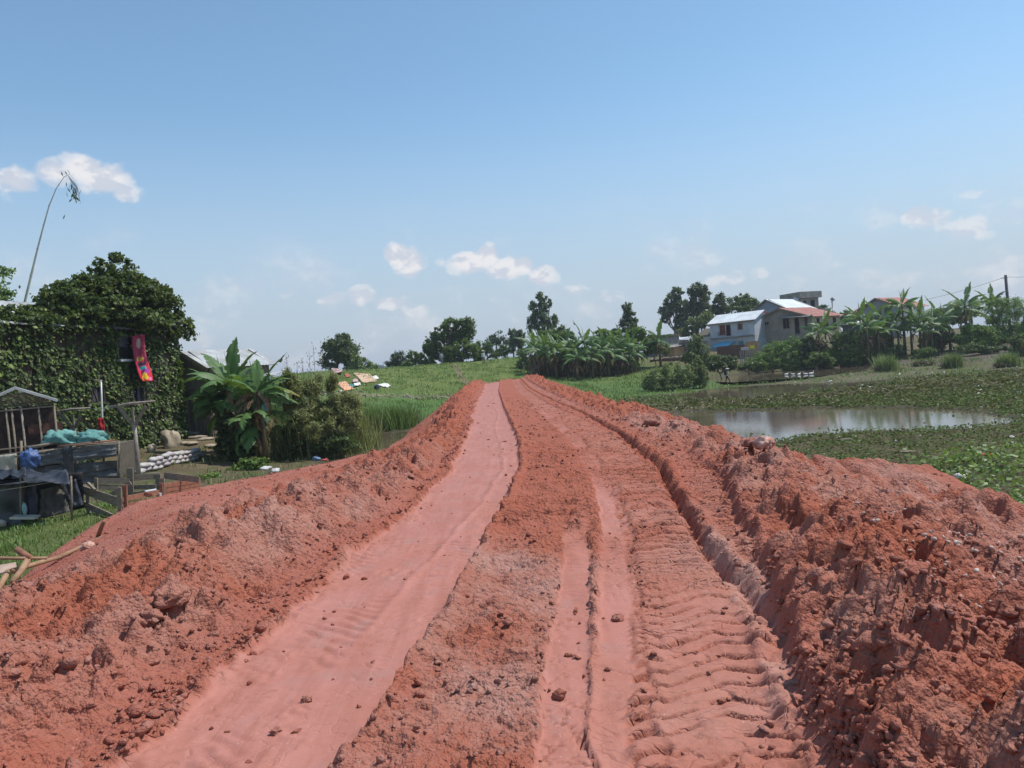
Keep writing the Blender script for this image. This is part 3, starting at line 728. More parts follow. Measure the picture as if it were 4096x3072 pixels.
# ---- banana plants
def banana_leaf_mesh(name, L, Wd, droop, tear, mat_, seed, curl=.25, vee=None):
    vee = vee if vee is not None else (.25 if droop < .9 else -.55)
    rnd = random.Random(seed); N = 22; mb = MB(); pts = []; x = z = 0; a = 0
    for i in range(N + 1):
        pts.append((x, z, a)); st = L / N; a = -droop * (i / N) ** 1.3; x += math.cos(a) * st; z += math.sin(a) * st
    def wat(t): return Wd / 2 * max(0, math.sin(math.pi * min(1, (t * .93 + .05)) ** .75)) if t > .1 else 0
    mb.tube([(p[0], 0, p[1]) for p in pts], [max(.028 * (1 - i / (N + 1)), .004) * L / 2 for i in range(N + 1)], 4)
    for sgn in (1, -1):
        i = 2
        off = rnd.uniform(-.1, .2)
        while i < N:
            k = rnd.choice((1, 1, 2)) if rnd.random() < tear else rnd.choice((3, 4))
            j = min(i + k, N); hang = rnd.uniform(0, curl * 2.2) if k < 3 else curl * .6
            gap = .0 if k >= 3 else rnd.uniform(.1, .55) * tear; hang += rnd.uniform(-.1, .35) * tear
            for m_ in range(i, j):
                p, q = pts[m_], pts[m_ + 1]; w0, w1 = wat(m_ / N), wat((m_ + 1) / N)
                if m_ == i: w0 *= 1 - gap * .6
                sw = .25 * w0
                V_ = lambda pt, w, f: (pt[0] + (sw) * f, sgn * w * f * math.cos(hang * f + off), pt[1] + w * vee * f - w * math.sin(hang) * f * f)
                mb.quad(V_(p, w0, 0), V_(q, w1, 0), V_(q, w1, .5), V_(p, w0, .5))
                mb.quad(V_(p, w0, .5), V_(q, w1, .5), V_(q, w1 * (1 - gap * (m_ + 1 == j)), 1), V_(p, w0, 1))
            i = j
    return mb.mesh(name, mat_)
M_BAN = mat('banana_leaf', (.105, .19, .045), (.06, .125, .03), 3, .55, 0, 40, spec=.5, stretch=(1, 6, 1))
M_BANY = mat('banana_leaf_yellowing', (.30, .24, .05), (.12, .18, .03), 3, .5)
M_BAND = mat('banana_leaf_dead', (.26, .17, .10), (.12, .075, .045), 6, .95)
M_BANS = mat('banana_stem', (.14, .12, .05), (.09, .055, .035), 5, .7, .01, 20, stretch=(1, 1, .3))
for m_ in (M_BAN, M_BANY):
    nt_ = m_.node_tree; q = NG(nt_); b = [n for n in nt_.nodes if n.type == 'BSDF_PRINCIPLED'][0]; out = [n for n in nt_.nodes if n.type == 'OUTPUT_MATERIAL'][0]
    tr = q.n('ShaderNodeBsdfTranslucent'); tr.inputs[0].default_value = (.25, .40, .05, 1) if m_ is M_BAN else (.5, .42, .08, 1)
    mx = q.n('ShaderNodeMixShader'); mx.inputs[0].default_value = .22; q.l(b.outputs[0], mx.inputs[1]); q.l(tr.outputs[0], mx.inputs[2]); q.l(mx.outputs[0], out.inputs[0])
BL = {'up': [banana_leaf_mesh('banana_leaf', 2.2, .78, .25, .85, M_BAN, 1), banana_leaf_mesh('banana_leaf', 2.0, .8, .5, .85, M_BAN, 2)],
      'arch': [banana_leaf_mesh('banana_leaf', 2.3, .8, 1.5, .85, M_BAN, 3), banana_leaf_mesh('banana_leaf', 2.2, .74, 1.9, .9, M_BAN, 4), banana_leaf_mesh('banana_leaf', 2.0, .84, 1.2, .7, M_BAN, 5)],
      'spear': [banana_leaf_mesh('banana_leaf', 1.7, .16, .08, 0, M_BAN, 6, 0)],
      'yellow': [banana_leaf_mesh('banana_leaf', 2.0, .6, 1.3, .9, M_BANY, 7)],
      'dead': [banana_leaf_mesh('banana_leaf', 1.9, .3, 2.6, .9, M_BAND, 8, .6), banana_leaf_mesh('banana_leaf', 1.6, .36, 2.2, .9, M_BAND, 9, .7)]}
WS = [1.05]
def banana_leaf(root, kind, h, az, elv, sc, name='leaf', lab=None):
    me = random.choice(BL[kind]); o = link(name, me, root)
    o.location = (random.uniform(-.04, .04), random.uniform(-.04, .04), h)
    o.rotation_euler = Euler((random.uniform(-.35, .35), -elv, az), 'XYZ'); o.scale = (sc, sc * WS[0], sc)
    if lab: o['label'] = lab
    return o
def banana(base, H, label, n=8, dead=4, seed=0, sc=1.0, group=None, cat='banana plant', spear=True, leaves=None, sub=True, lean=(0, 0)):
    random.seed(seed + 900); root = empty('banana_plant', base, 0, label, cat, group)
    st = MB(); st.tube([(0, 0, -.3), (lean[0] * .4, lean[1] * .4, H * .5), (lean[0], lean[1], H)], [.16 * sc, .12 * sc, .07 * sc], 8); st.build('stem', M_BANS, root, True)
    a0 = random.uniform(0, 6)
    def add(kind, h, az_, elv, s_, nm='leaf', lb=None):
        o = banana_leaf(root, kind, h, az_, elv, s_, nm, lb); o.location.x += lean[0]; o.location.y += lean[1]
    if leaves:
        for (k, az_, elv, s_) in leaves: add(k, H, az_, elv, s_, 'leaf' if k != 'dead' else 'dead_leaf')
    else:
        for i in range(n):
            t = i / n; az_ = a0 + i * 2.4 + random.uniform(-.3, .3); elv = 1.1 - 1.0 * t + random.uniform(-.25, .25)
            add('up' if t < .15 else 'arch', H - .3 * t * sc, az_, elv, sc * random.uniform(.95, 1.25))
    if leaves:
        for i in range(7): add('arch', H - .15 - .08 * i, random.uniform(0, 6.28), random.uniform(-.1, .9), sc * random.uniform(.8, 1.0))
    if spear: add('spear', H, random.uniform(0, 6), 1.45, sc * random.uniform(.7, 1.1))
    for i in range(dead):
        add('dead', H * random.uniform(.6, .92), random.uniform(0, 6.28), random.uniform(-.6, .1), sc * random.uniform(.8, 1.1), 'dead_leaf', 'dead brown leaf hanging down the stem' if i == 0 else None)
    return root

# ------------------------------------------------------------------ building helper
M_GLASS = mat('dark_pane', (.02, .022, .025), (.035, .035, .04), 3, .2, spec=.6)
M_DARKIN = mat('dark_opening', (.012, .010, .010), (.02, .017, .015), 3, .9)  # near-black stands in for the unlit space inside openings
M_CONC = mat('old_concrete', (.34, .32, .28), (.22, .2, .175), 1.6, .9, .01, 14)
M_WOODG = mat('weathered_wood', (.30, .25, .185), (.16, .125, .09), 9, .9, .004, 30, stretch=(1, 1, 5))
M_WOODR = mat('clay_stained_wood', (.34, .155, .095), (.22, .10, .06), 9, .9, .004, 30)
M_TIN = mat('pale_tin_sheet', (.55, .56, .55), (.36, .35, .33), 1.2, .5, .004, 3, metal=.15, spec=.4)
M_RUST = mat('rusty_tin_sheet', (.30, .09, .065), (.36, .18, .14), 1.3, .7, .004, 3)
M_WHITER = mat('white_tin_sheet', (.72, .74, .74), (.56, .57, .56), .8, .45, 0)
def corrug(mb, a, b, c, d, n=24, amp=.02):
    """corrugated sheet with ridges running from edge ab to edge dc"""
    a, b, c, d = map(Vector, (a, b, c, d)); nr = (b - a).cross(d - a).normalized(); top = []; bot = []
    i0 = len(mb.v)
    for i in range(n * 2 + 1):
        t = i / (n * 2); o = nr * (amp if i % 2 else 0); mb.v += [tuple(a.lerp(b, t) + o), tuple(d.lerp(c, t) + o)]
    for i in range(n * 2):
        k = i0 + 2 * i; mb.f.append((k, k + 2, k + 3, k + 1))
    for i in range(n * 2 + 1):
        t = i / (n * 2); o = nr * ((amp if i % 2 else 0) - .03); mb.v += [tuple(a.lerp(b, t) + o), tuple(d.lerp(c, t) + o)]
    k0 = i0 + 2 * (2 * n + 1)
    for i in range(n * 2):
        k = k0 + 2 * i; mb.f.append((k + 1, k + 3, k + 2, k))
    return mb
class House:
    def __init__(s, name, label, A, B, L, h, wallm, cat='house', group=None, sink=.5):
        A = Vector(A); B = Vector(B); ab = Vector((B.x - A.x, B.y - A.y, 0)); s.W = ab.length; s.L = L; s.h = h
        s.root = empty(name, (A.x, A.y, A.z), math.atan2(ab.y, ab.x), label, cat, group); s.wallm = wallm; s.sink = sink; s.A = A; s.rz = math.atan2(ab.y, ab.x)
    def walls(s, roof='flat', rise=1.0, name='wall'):
        W_, L, h, k = s.W, s.L, s.h, s.sink; mb = MB()
        mb.quad((0, 0, -k), (W_, 0, -k), (W_, 0, h), (0, 0, h)); mb.quad((W_, 0, -k), (W_, L, -k), (W_, L, h), (W_, 0, h))
        mb.quad((W_, L, -k), (0, L, -k), (0, L, h), (W_, L, h)); mb.quad((0, L, -k), (0, 0, -k), (0, 0, h), (0, L, h))
        mb.quad((0, 0, h), (W_, 0, h), (W_, L, h), (0, L, h))
        if roof == 'gable_y':
            mb.poly([(0, 0, h), (W_, 0, h), (W_ / 2, 0, h + rise)]); mb.poly([(W_, L, h), (0, L, h), (W_ / 2, L, h + rise)])
        if roof == 'gable_x':
            mb.poly([(W_, 0, h), (W_, L, h), (W_, L / 2, h + rise)]); mb.poly([(0, L, h), (0, 0, h), (0, L / 2, h + rise)])
        mb.build(name, s.wallm, s.root); return s
    def roof(s, kind, rise, m_, over=.35, pk=.5, n=20, mats=None):
        W_, L, h, o = s.W, s.L, s.h + .02, over
        def sheet(a, b, c, d, mm, nn=n):
            # a-b is the eave, d-c the ridge; two or three sheets lapped
            mb = MB(); corrug(mb, a, b, c, d, nn, .03); return mb.build('roof', mm, s.root)
        mA, mB_ = (mats or (m_, m_))
        if kind == 'gable_y':
            k = rise * o / (W_ / 2)
            sheet((-o, -o, h - k), (-o, L + o, h - k), (W_ * pk, L + o, h + rise), (W_ * pk, -o, h + rise), mA)
            sheet((W_ + o, L + o, h - k), (W_ + o, -o, h - k), (W_ * pk, -o, h + rise + .01), (W_ * pk, L + o, h + rise + .01), mB_)
            fb = MB(); fb.beam((-o, -o, h - k - .08), (W_ * pk, -o, h + rise - .08), .05, .2); fb.beam((W_ * pk, -o, h + rise - .08), (W_ + o, -o, h - k - .08), .05, .2); fb.build('bargeboard', M_WOODG, s.root)
        elif kind == 'gable_x':
            k = rise * o / (L / 2)
            sheet((-o, -o, h - k), (W_ + o, -o, h - k), (W_ + o, L / 2, h + rise), (-o, L / 2, h + rise), mA)
            sheet((W_ + o, L + o, h - k), (-o, L + o, h - k), (-o, L / 2, h + rise + .01), (W_ + o, L / 2, h + rise + .01), mB_)
            fb = MB(); fb.beam((-o, -o - .03, h - k - .08), (W_ + o, -o - .03, h - k - .08), .04, .16); fb.build('fascia', M_WOODG, s.root)
        elif kind == 'shed':
            sheet((-o, -o, h), (W_ + o, -o, h), (W_ + o, L + o, h + rise), (-o, L + o, h + rise), mA)
            fb = MB(); fb.beam((-o, -o - .03, h - .08), (W_ + o, -o - .03, h - .08), .04, .14); fb.build('fascia', M_WOODG, s.root)
        elif kind == 'slab':
            mb = MB(); mb.box((W_ / 2, L / 2, h + rise / 2), (W_ + 2 * o, L + 2 * o, rise)); mb.build('roof', m_, s.root)
        return s
    def opening(s, face, u0, u1, z0, z1, kind='window', fm=None, pm=None, lab=None, mull=1):
        fm = fm or M_WOODG; pm = pm or M_GLASS; W_, L = s.W, s.L
        def T(u, v, z):    # v: out of the wall
            if face == 'f': return Vector((u, -v, z))
            if face == 'r': return Vector((W_ + v, u, z))
            return Vector((-v, L - u, z))
        def bx(mb, ua, ub, za, zb, va, vb):
            p = [T(ua, vb, za), T(ub, vb, za), T(ub, va, za), T(ua, va, za), T(ua, vb, zb), T(ub, vb, zb), T(ub, va, zb), T(ua, va, zb)]; mb.hexa(p)
        fr = MB(); t = .07
        bx(fr, u0, u0 + t, z0, z1, -.02, .06); bx(fr, u1 - t, u1, z0, z1, -.02, .06); bx(fr, u0 + t, u1 - t, z1 - t, z1, -.02, .06); bx(fr, u0 - .06, u1 + .06, z0 - .07, z0, -.02, .1)
        for k in range(1, mull + 1):
            if mull and kind == 'window': uu = u0 + (u1 - u0) * k / (mull + 1); bx(fr, uu - .025, uu + .025, z0, z1 - t, .01, .045)
        o = fr.build(kind, fm, s.root)
        pn = MB(); bx(pn, u0 + t * .5, u1 - t * .5, z0, z1 - t * .5, -.03, .018); pn.build('pane' if kind == 'window' else 'door_or_dark_fill', pm, o)  # flat fill proud of the wall; dark ones imitate a shaded recess
        if lab: o['label'] = lab
        return o
    def local(s, p):
        d = Vector(p) - s.A; c, n = math.cos(-s.rz), math.sin(-s.rz)
        return Vector((d.x * c - d.y * n, d.x * n + d.y * c, d.z))
    def world(s, x, y, z):
        c, n = math.cos(s.rz), math.sin(s.rz); return Vector((s.A.x + x * c - y * n, s.A.y + x * n + y * c, s.A.z + z))
    def wp(s, px, py, off=0):
        """local (u, z) where the line of sight through a pixel meets the front wall"""
        d = ray(px, py); n = Vector((math.sin(s.rz), -math.cos(s.rz), 0)); o = Vector((0, 0, CAMZ))
        t = (s.A + n * off - o).dot(n) / d.dot(n); q = s.local(o + d * t); return (q.x, q.z) if not off else o + d * t
# ================================================================== LEFT SIDE
def drape(name, p00, p10, p11, p01, m_, parent=None, wr=.04, sag=.05, n=16, seed=0, fr=6.0, thick=.008):
    """hanging or lying cloth between four corners (00-10 lower or near edge), with folds"""
    a, b, c, d = [np.array(p, float) for p in (p00, p10, p11, p01)]
    U, V_ = np.meshgrid(np.linspace(0, 1, n), np.linspace(0, 1, n)); U = U.ravel()[:, None]; V_ = V_.ravel()[:, None]
    p = a * (1 - U) * (1 - V_) + b * U * (1 - V_) + c * U * V_ + d * (1 - U) * V_
    nr = np.cross(b - a, d - a); nr = nr / np.linalg.norm(nr)
    w = perlin(U[:, 0] * fr + seed, V_[:, 0] * fr * .5 + seed * 1.7, 7 + seed) * wr + perlin(U[:, 0] * fr * 2.3, V_[:, 0] * fr * 1.3 + seed, 8 + seed) * wr * .5
    p = p + nr * w[:, None]; p[:, 2] -= sag * np.sin(np.pi * U[:, 0]) * np.sin(np.pi * V_[:, 0])
    e = 1 - np.abs(perlin(U[:, 0] * 5 + seed, V_[:, 0] * 5, 9)) * .06
    q = p - nr * thick
    k = n * n; f = grid_faces(n, n); v = np.concatenate([p, q]); fs = [f, f[:, ::-1] + k]
    for idx in (np.arange(n), np.arange(n) * n + n - 1, np.arange(k - 1, k - n - 1, -1), np.arange(n - 1, -1, -1) * n):
        fs.append(np.stack([idx[:-1], idx[:-1] + k, idx[1:] + k, idx[1:]], 1))
    return link(name, mesh_np(name, v, np.concatenate(fs), m_, True), parent)
def lumpy(name, c, r, m_, parent=None, seed=0, n=28, rough=.25, fr=2.2, flat=-.6):
    """crumpled bundle or rock: displaced sphere"""
    th, ph = np.meshgrid(np.linspace(.02, 3.12, n // 2 + 2), np.linspace(0, 2 * np.pi, n + 1)[:-1], indexing='ij')
    x = np.sin(th) * np.cos(ph); y = np.sin(th) * np.sin(ph); z = np.cos(th)
    k = 1 + rough * (perlin(x * fr + z * 1.3 + seed * 3.1, y * fr + z * fr * .9, 5 + seed) + .5 * perlin(x * fr * 2.6 + z, y * fr * 2.6 - z * fr * 2 + seed, 6 + seed) + .35 * perlin(x * 9 + z * 4, y * 9 - z * 5, 3 + seed))
    x, y, z = x * k * r[0], y * k * r[1], np.maximum(z * k, flat) * r[2]
    v = np.stack([x.ravel() + c[0], y.ravel() + c[1], z.ravel() + c[2]], 1); nr, nc = x.shape
    i = np.arange(nr * nc).reshape(nr, nc); j = np.roll(i, -1, 1)
    f = np.stack([i[:-1].ravel(), i[1:].ravel(), j[1:].ravel(), j[:-1].ravel()], 1)
    return link(name, mesh_np(name, v, f, m_, True), parent)
M_IVYWALL = mat('mud_plaster', (.10, .085, .06), (.05, .045, .03), 2, .95)
M_BTARP = mat('black_plastic_sheet', (.014, .015, .018), (.035, .038, .045), 1.5, .42, .01, 6, spec=.6)
M_GTARP = mat('grey_cloth_sheet', (.11, .112, .11), (.07, .07, .07), 1.4, .8, .008, 12)
M_DGTARP = mat('dark_blue_plastic', (.018, .02, .026), (.05, .055, .07), 1.8, .55, .01, 7, spec=.5)
M_SACK = mat('woven_sack', (.50, .46, .38), (.36, .32, .25), 3, .85, .004, 30)
M_NET = mat('teal_netting', (.17, .36, .33), (.10, .25, .23), 4, .8, .01, 40)
M_BLUE = mat('blue_plastic', (.08, .15, .33), (.05, .09, .22), 4, .5)
M_PLANKO = mat('dark_old_plank', (.17, .145, .11), (.09, .075, .055), 7, .9, .004, 30, stretch=(4, 4, .6))
M_STONE = mat('pale_stone', (.42, .35, .26), (.28, .22, .155), 3, .9, .02, 12)
M_WSTONE = mat('white_stone', (.55, .48, .42), (.45, .27, .21), 2.5, .85, .02, 10)

# ---- ivy covered house
A = Vector((-19.9, 22.5, -1.0)); B = Vector((-16.8, 38, -.65)); A.z = B.z = -.75
ivy = House('ivy_covered_house', 'two storey house wholly covered in dark green ivy, red towel hanging from its upper window', A, B, 7, 5.75, M_IVYWALL, sink=1.0)
ivy.walls('gable_x', 1.3); ivy.roof('gable_x', 1.3, M_TIN, .45, n=44); bpy.data.objects.remove(bpy.data.objects['fascia'])
wins = [(115, 134, 335, 358.5, 'upper window with open dark gap'), (85, 105, 386, 402, 'ground floor window under hanging ivy'), (131, 145, 386.5, 403, 'ground floor window nearest the corner')]
M_CURT = mat('grey_curtain', (.10, .10, .125), (.06, .06, .075), 5, .9)
holes = []
for (xa, xb, ya, yb, lb) in wins:
    u0, z1 = ivy.wp(xa, ya); u1, z0 = ivy.wp(xb, yb); holes.append((u0, u1, z0, z1))
    o = ivy.opening('f', u0, u1, z0, z1, 'window', M_WOODG, M_DARKIN, lb, 0)
    if ya < 350:
        c = MB(); c.quad((u0 + .1, -.07, z0 + (z1 - z0) * .5), (u0 + (u1 - u0) * .62, -.07, z0 + (z1 - z0) * .46), (u0 + (u1 - u0) * .62, -.07, z1 - .08), (u0 + .1, -.07, z1 - .08)); c.build('curtain', M_CURT, o)
        c = MB(); c.box(((u0 + u1) / 2, -.15, z0 - .1), (u1 - u0 + .3, .3, .1)); c.build('sill', M_TIN, o)
    else:
        c = MB(); c.quad((u0 + (u1 - u0) * .3, -.08, z0 + .05), (u0 + (u1 - u0) * .55, -.08, z0 + .05), (u0 + (u1 - u0) * .5, -.08, z1 - .1), (u0 + (u1 - u0) * .35, -.08, z1 - .1)); c.build('curtain', M_CURT, o)
n = 23000; U = rng_.uniform(0, ivy.W + .3, n); Z = rng_.uniform(-.5, ivy.h + .2, n); keep = np.ones(n, bool)
for (u0, u1, z0, z1) in holes: keep &= ~((U > u0 + .0) & (U < u1) & (Z > z0) & (Z < z1 - .05))
keep &= (fbm(U * 1.1 + 7, Z * 1.1, 3, 407) < .16) | (rng_.uniform(0, 1, n) < .18)
U, Z = U[keep], Z[keep]; n = len(U)
bulge = .22 + .22 * fbm(U * .9, Z * .9, 3, 401) + .10 * fbm(U * 3, Z * 3, 2, 402) + .35 * sst(ivy.h - .9, ivy.h, Z)
tl0, tl1 = ivy.wp(129, 360)[0], ivy.wp(155, 360)[0]; tz0 = ivy.wp(145, 384)[1]
bulge = np.where((U > tl0 - .8) & (U < tl1) & (Z > tz0), np.minimum(bulge, .20), bulge)
c = np.stack([U, -bulge * rng_.uniform(.35, 1.0, n) - .03, Z], 1)
d = unit(np.stack([rng_.normal(0, .35, n), rng_.uniform(-.9, -.1, n), rng_.uniform(-1.2, -.25, n)], 1)); nn = unit(np.stack([rng_.normal(0, .35, n), rng_.uniform(-1, -.3, n), rng_.uniform(.1, 1.1, n)], 1))
sz = .165 * rng_.uniform(.4, 1.45, n)
o = cards('ivy', c, d, nn, sz, sz * .75, LEAF['ivy'], ivy.root, .45); o['label'] = 'hanging ivy leaves over the whole wall'; o['kind'] = 'stuff'
for i in range(12):
    u = random.uniform(2, ivy.W - .3); pts = [(u, -.12, -.4)]; 
    for k in range(7): u += random.uniform(-.35, .35); pts.append((u, -.10 - .04 * random.random(), -.4 + (k + 1) * .75))
    mb = MB(); mb.tube(pts, [.035 - .003 * k for k in range(8)], 5); mb.build('vine_stem', M_BARK, ivy.root, True)
n = 900; U = rng_.uniform(0, ivy.W, n); Z = rng_.uniform(.2, ivy.h, n); k = fbm(U * 1.3 + 3, Z * 1.3, 2, 409) > .12; U, Z = U[k], Z[k]; n = len(U)
cards('dead_leaves', np.stack([U, -rng_.uniform(.1, .4, n), Z], 1), rdir(n) - np.array([0, 0, 1]), rdir(n), .13, .09, LEAF['dry'], ivy.root)['kind'] = 'stuff'
# end wall ivy
n = 4500; Vv = rng_.uniform(-.3, 3, n); Z = rng_.uniform(-.3, ivy.h, n)
c = np.stack([ivy.W + rng_.uniform(.05, .4, n), Vv, Z], 1); d = unit(np.stack([rng_.uniform(.1, .8, n), rng_.normal(0, .35, n), rng_.uniform(-1, -.25, n)], 1)); nn = unit(np.stack([rng_.uniform(.3, 1, n), rng_.normal(0, .3, n), rng_.uniform(.1, 1, n)], 1))
cards('ivy', c, d, nn, .16, .12, LEAF['ivy'], ivy.root, .45)['kind'] = 'stuff'
ml = [(116, 274, 19, 19), (103, 277, 14, 17), (135, 288, 20, 15), (88, 296, 26, 20), (62, 300, 20, 18), (52, 310, 16, 12), (110, 300, 26, 24), (140, 304, 26, 18), (160, 306, 22, 22), (176, 324, 15, 16), (186, 330, 8, 10), (90, 315, 40, 11), (130, 320, 40, 12), (30, 320, 30, 5), (60, 318, 26, 8), (75, 308, 26, 16), (8, 318, 20, 4), (165, 322, 20, 10), (40, 322, 18, 4), (20, 319, 26, 7), (2, 314, 22, 8), (30, 312, 16, 8), (90, 324, 26, 5), (125, 328, 24, 5), (155, 331, 22, 5), (60, 300, 24, 16), (120, 288, 34, 16), (75, 292, 24, 12), (150, 297, 26, 14), (105, 308, 40, 14), (140, 312, 30, 12), (115, 322, 20, 6), (150, 326, 22, 7)]
inv = ivy.root.matrix_world
def ivl(px, py, rx, ry):
    # a lobe standing over the roof, just behind the front eave
    u, _ = ivy.wp(px, py); q = ivy.world(min(max(u, 0), ivy.W + .2), 0, 0); D = q.y + .35; l = lob(px, py, rx, ry, D, 0, 1.1); q = ivy.local(l[:3]); return (q.x, q.y, q.z, l[3] * 1.0, l[3] * .9, l[5])
lobes = [ivl(*m_) for m_ in ml]
o = foliage('ivy_mound', lobes, 38000, .19, LEAF['ivy'], ivy.root, .22, .55, .72, .5, .9); o['label'] = 'thick mound of ivy heaped over the roof'; o['kind'] = 'stuff'
# shoots standing out of the mound
pts = []
for (px, py) in [(56, 281), (62, 283), (70, 280), (97, 258), (113, 254), (128, 264), (141, 280), (149, 284), (158, 288), (166, 290), (180, 313), (189, 318), (194, 334), (44, 292), (76, 281), (192, 326)]:
    u, _ = ivy.wp(min(px, 178), 330); q = ivy.world(u, 0, 0); w0 = P(px, py + 7, q.y + .5); w1 = P(px + random.uniform(-1, 1.5), py - 1, q.y + .5)
    for k in range(22): t = random.random(); pts.append(w0.lerp(w1, t) + Vector((random.gauss(0, .07), random.gauss(0, .07), 0)))
pts = np.array([tuple(ivy.local(p)) for p in pts]); cards('ivy_shoot', pts, rdir(len(pts)), rdir(len(pts)), .15, .08, LEAF['ivy'], ivy.root)['kind'] = 'stuff'

# ---- towel
def towel_mat():
    m = bpy.data.materials.new('printed_towel'); m.use_nodes = True; nt = m.node_tree; b = nt.nodes['Principled BSDF']; q = NG(nt); b.inputs['Roughness'].default_value = .85
    at = q.n('ShaderNodeAttribute', attribute_name='uvt'); s3 = q.n('ShaderNodeSeparateXYZ'); q.l(at.outputs['Vector'], s3.inputs[0]); u_, v_ = s3.outputs[0], s3.outputs[1]
    ob = at.outputs['Vector']
    c = q.mixc(q.rng(v_, .2, .75), (.80, .025, .06, 1), (.33, .03, .07, 1))
    def blob(c, u0, v0, ru, rv, colr, sd):
        a = q.m('DIVIDE', q.m('SUBTRACT', u_, u0), ru); e = q.m('DIVIDE', q.m('SUBTRACT', v_, v0), rv)
        d = q.m('ADD', q.m('ADD', q.m('MULTIPLY', a, a), q.m('MULTIPLY', e, e)), q.m('MULTIPLY', q.m('SUBTRACT', q.noise(ob, 7 + sd, 3, .6), .5), 2.2))
        return q.mixc(q.rng(d, 1.0, .8), c, colr)
    c = blob(c, .5, .88, .22, .08, (.42, .30, .24, 1), 1); c = blob(c, .42, .60, .30, .05, (.42, .26, .04, 1), 2); c = blob(c, .45, .50, .36, .03, (.06, .05, .10, 1), 3)
    c = blob(c, .45, .42, .30, .045, (.05, .40, .42, 1), 4); c = blob(c, .62, .34, .3, .06, (.45, .05, .35, 1), 5); c = blob(c, .45, .21, .24, .12, (.85, .55, .03, 1), 6); c = blob(c, .78, .12, .14, .09, (.8, .25, .5, 1), 7); c = blob(c, .18, .10, .16, .12, (.85, .16, .03, 1), 8)
    q.l(c, b.inputs['Base Color']); return m
tw = MB(); u_l, ztop = ivy.wp(132.0, 334); pa_ = [(131.5, 336, 144.5, 334), (132.5, 349, 145, 348), (134.5, 360, 147, 358), (137, 370, 150, 368), (140, 378, 152.5, 377), (143, 381.5, 153, 381)]
nu = 10; vs = []; uvt = []
for i in range(26):
    t = i / 25 * 5; k = min(int(t), 4); f = t - k; a = pa_[k]; b_ = pa_[k + 1]
    xl = a[0] + (b_[0] - a[0]) * f; yl = a[1] + (b_[1] - a[1]) * f; xr = a[2] + (b_[2] - a[2]) * f; yr = a[3] + (b_[3] - a[3]) * f
    for j in range(nu):
        s_ = j / (nu - 1); px, py = xl + (xr - xl) * s_, yl + (yr - yl) * s_
        vs.append(tuple(ivy.wp(px, py, .42 + .10 * i / 25 + .05 * math.sin(s_ * 9 + i * .15)))); uvt.append((s_, 1 - i / 25, 0))
vs = np.array(vs); base_ = vs.mean(0)
o = link('towel', mesh_np('towel', vs - base_, grid_faces(26, nu), towel_mat(), True, {'uvt': np.array(uvt)})); o.location = base_
md = o.modifiers.new('thickness', 'SOLIDIFY'); md.thickness = .012
tag(o, 'long red printed towel with yellow and turquoise patches hanging down the ivy wall', 'towel')

# ---- tree tips on the far left and the thin bamboo stem
base = Vector((-30, 43, gz(-30, 43)))
tree('tree', 'feathery tree at the left edge whose branch tips reach past the ivy house', base, [lob(-8, 272, 20, 5, 40), lob(-14, 300, 24, 14, 42), lob(0, 318, 14, 9, 42), lob(-30, 290, 30, 25, 43)], 5000, .22, 'mid', .18)
b = P(25, 306, 44); root = empty('bamboo_plant', (b.x, b.y, gz(b.x, b.y)), 0, 'single tall bare bamboo stem rising behind the ivy house, leaves only at its tip', 'bamboo')
rel = lambda p: p - root.location
path = [rel(P(23, 330, 44)) - Vector((0, 0, 3)), rel(P(24.4, 304, 44)), rel(P(31, 276, 44)), rel(P(37.5, 249, 44)), rel(P(43.5, 226, 44)), rel(P(49, 206, 44)), rel(P(56, 189, 44)), rel(P(64, 177, 44)), rel(P(70, 174, 44)), rel(P(75, 181, 44)), rel(P(77, 193, 44))]
s_ = MB(); s_.tube(path, [.085, .075, .065, .052, .042, .034, .024, .018, .013, .01, .006], 7); s_.build('stem', mat('pale_bamboo', (.62, .60, .50), (.45, .44, .36), 3, .6), root, True)
s_ = MB()
for p, r in zip(path[1:6], (.085, .075, .062, .05, .042)): s_.tube([p, p + Vector((.01, 0, .06))], r, 7)
s_.build('node_ring', mat('bamboo_node', (.5, .46, .4), (.4, .36, .3)), root)['kind'] = 'stuff'
tw_ = MB(); L0 = []
for k in range(34):
    t = random.random(); px = 66 + 12 * t + random.gauss(0, 2); py = 184 + 16 * random.random() + 3 * t; L0.append(tuple(rel(P(px, py, 44))))
for i in range(9):
    a = rel(P(68 + i, 175 + i * 1.2, 44)); tw_.tube([a, a + Vector((.12, 0, -.4)), a + Vector((.25 * random.random(), 0, -1.1))], [.010, .008, .005], 4)
for q_ in [(66, 173), (69, 172), (62, 174), (64, 217)]: L0.append(tuple(rel(P(*q_, 44))))
tw_.build('twig', M_BARK, root)
L0 = np.array(L0); dn = unit(np.stack([rng_.normal(0, .4, len(L0)), rng_.normal(0, .3, len(L0)), -np.ones(len(L0))], 1)); cards('leaf_spray', L0, dn, rdir(len(L0)), .34, .09, LEAF['dark'], root)['kind'] = 'stuff'

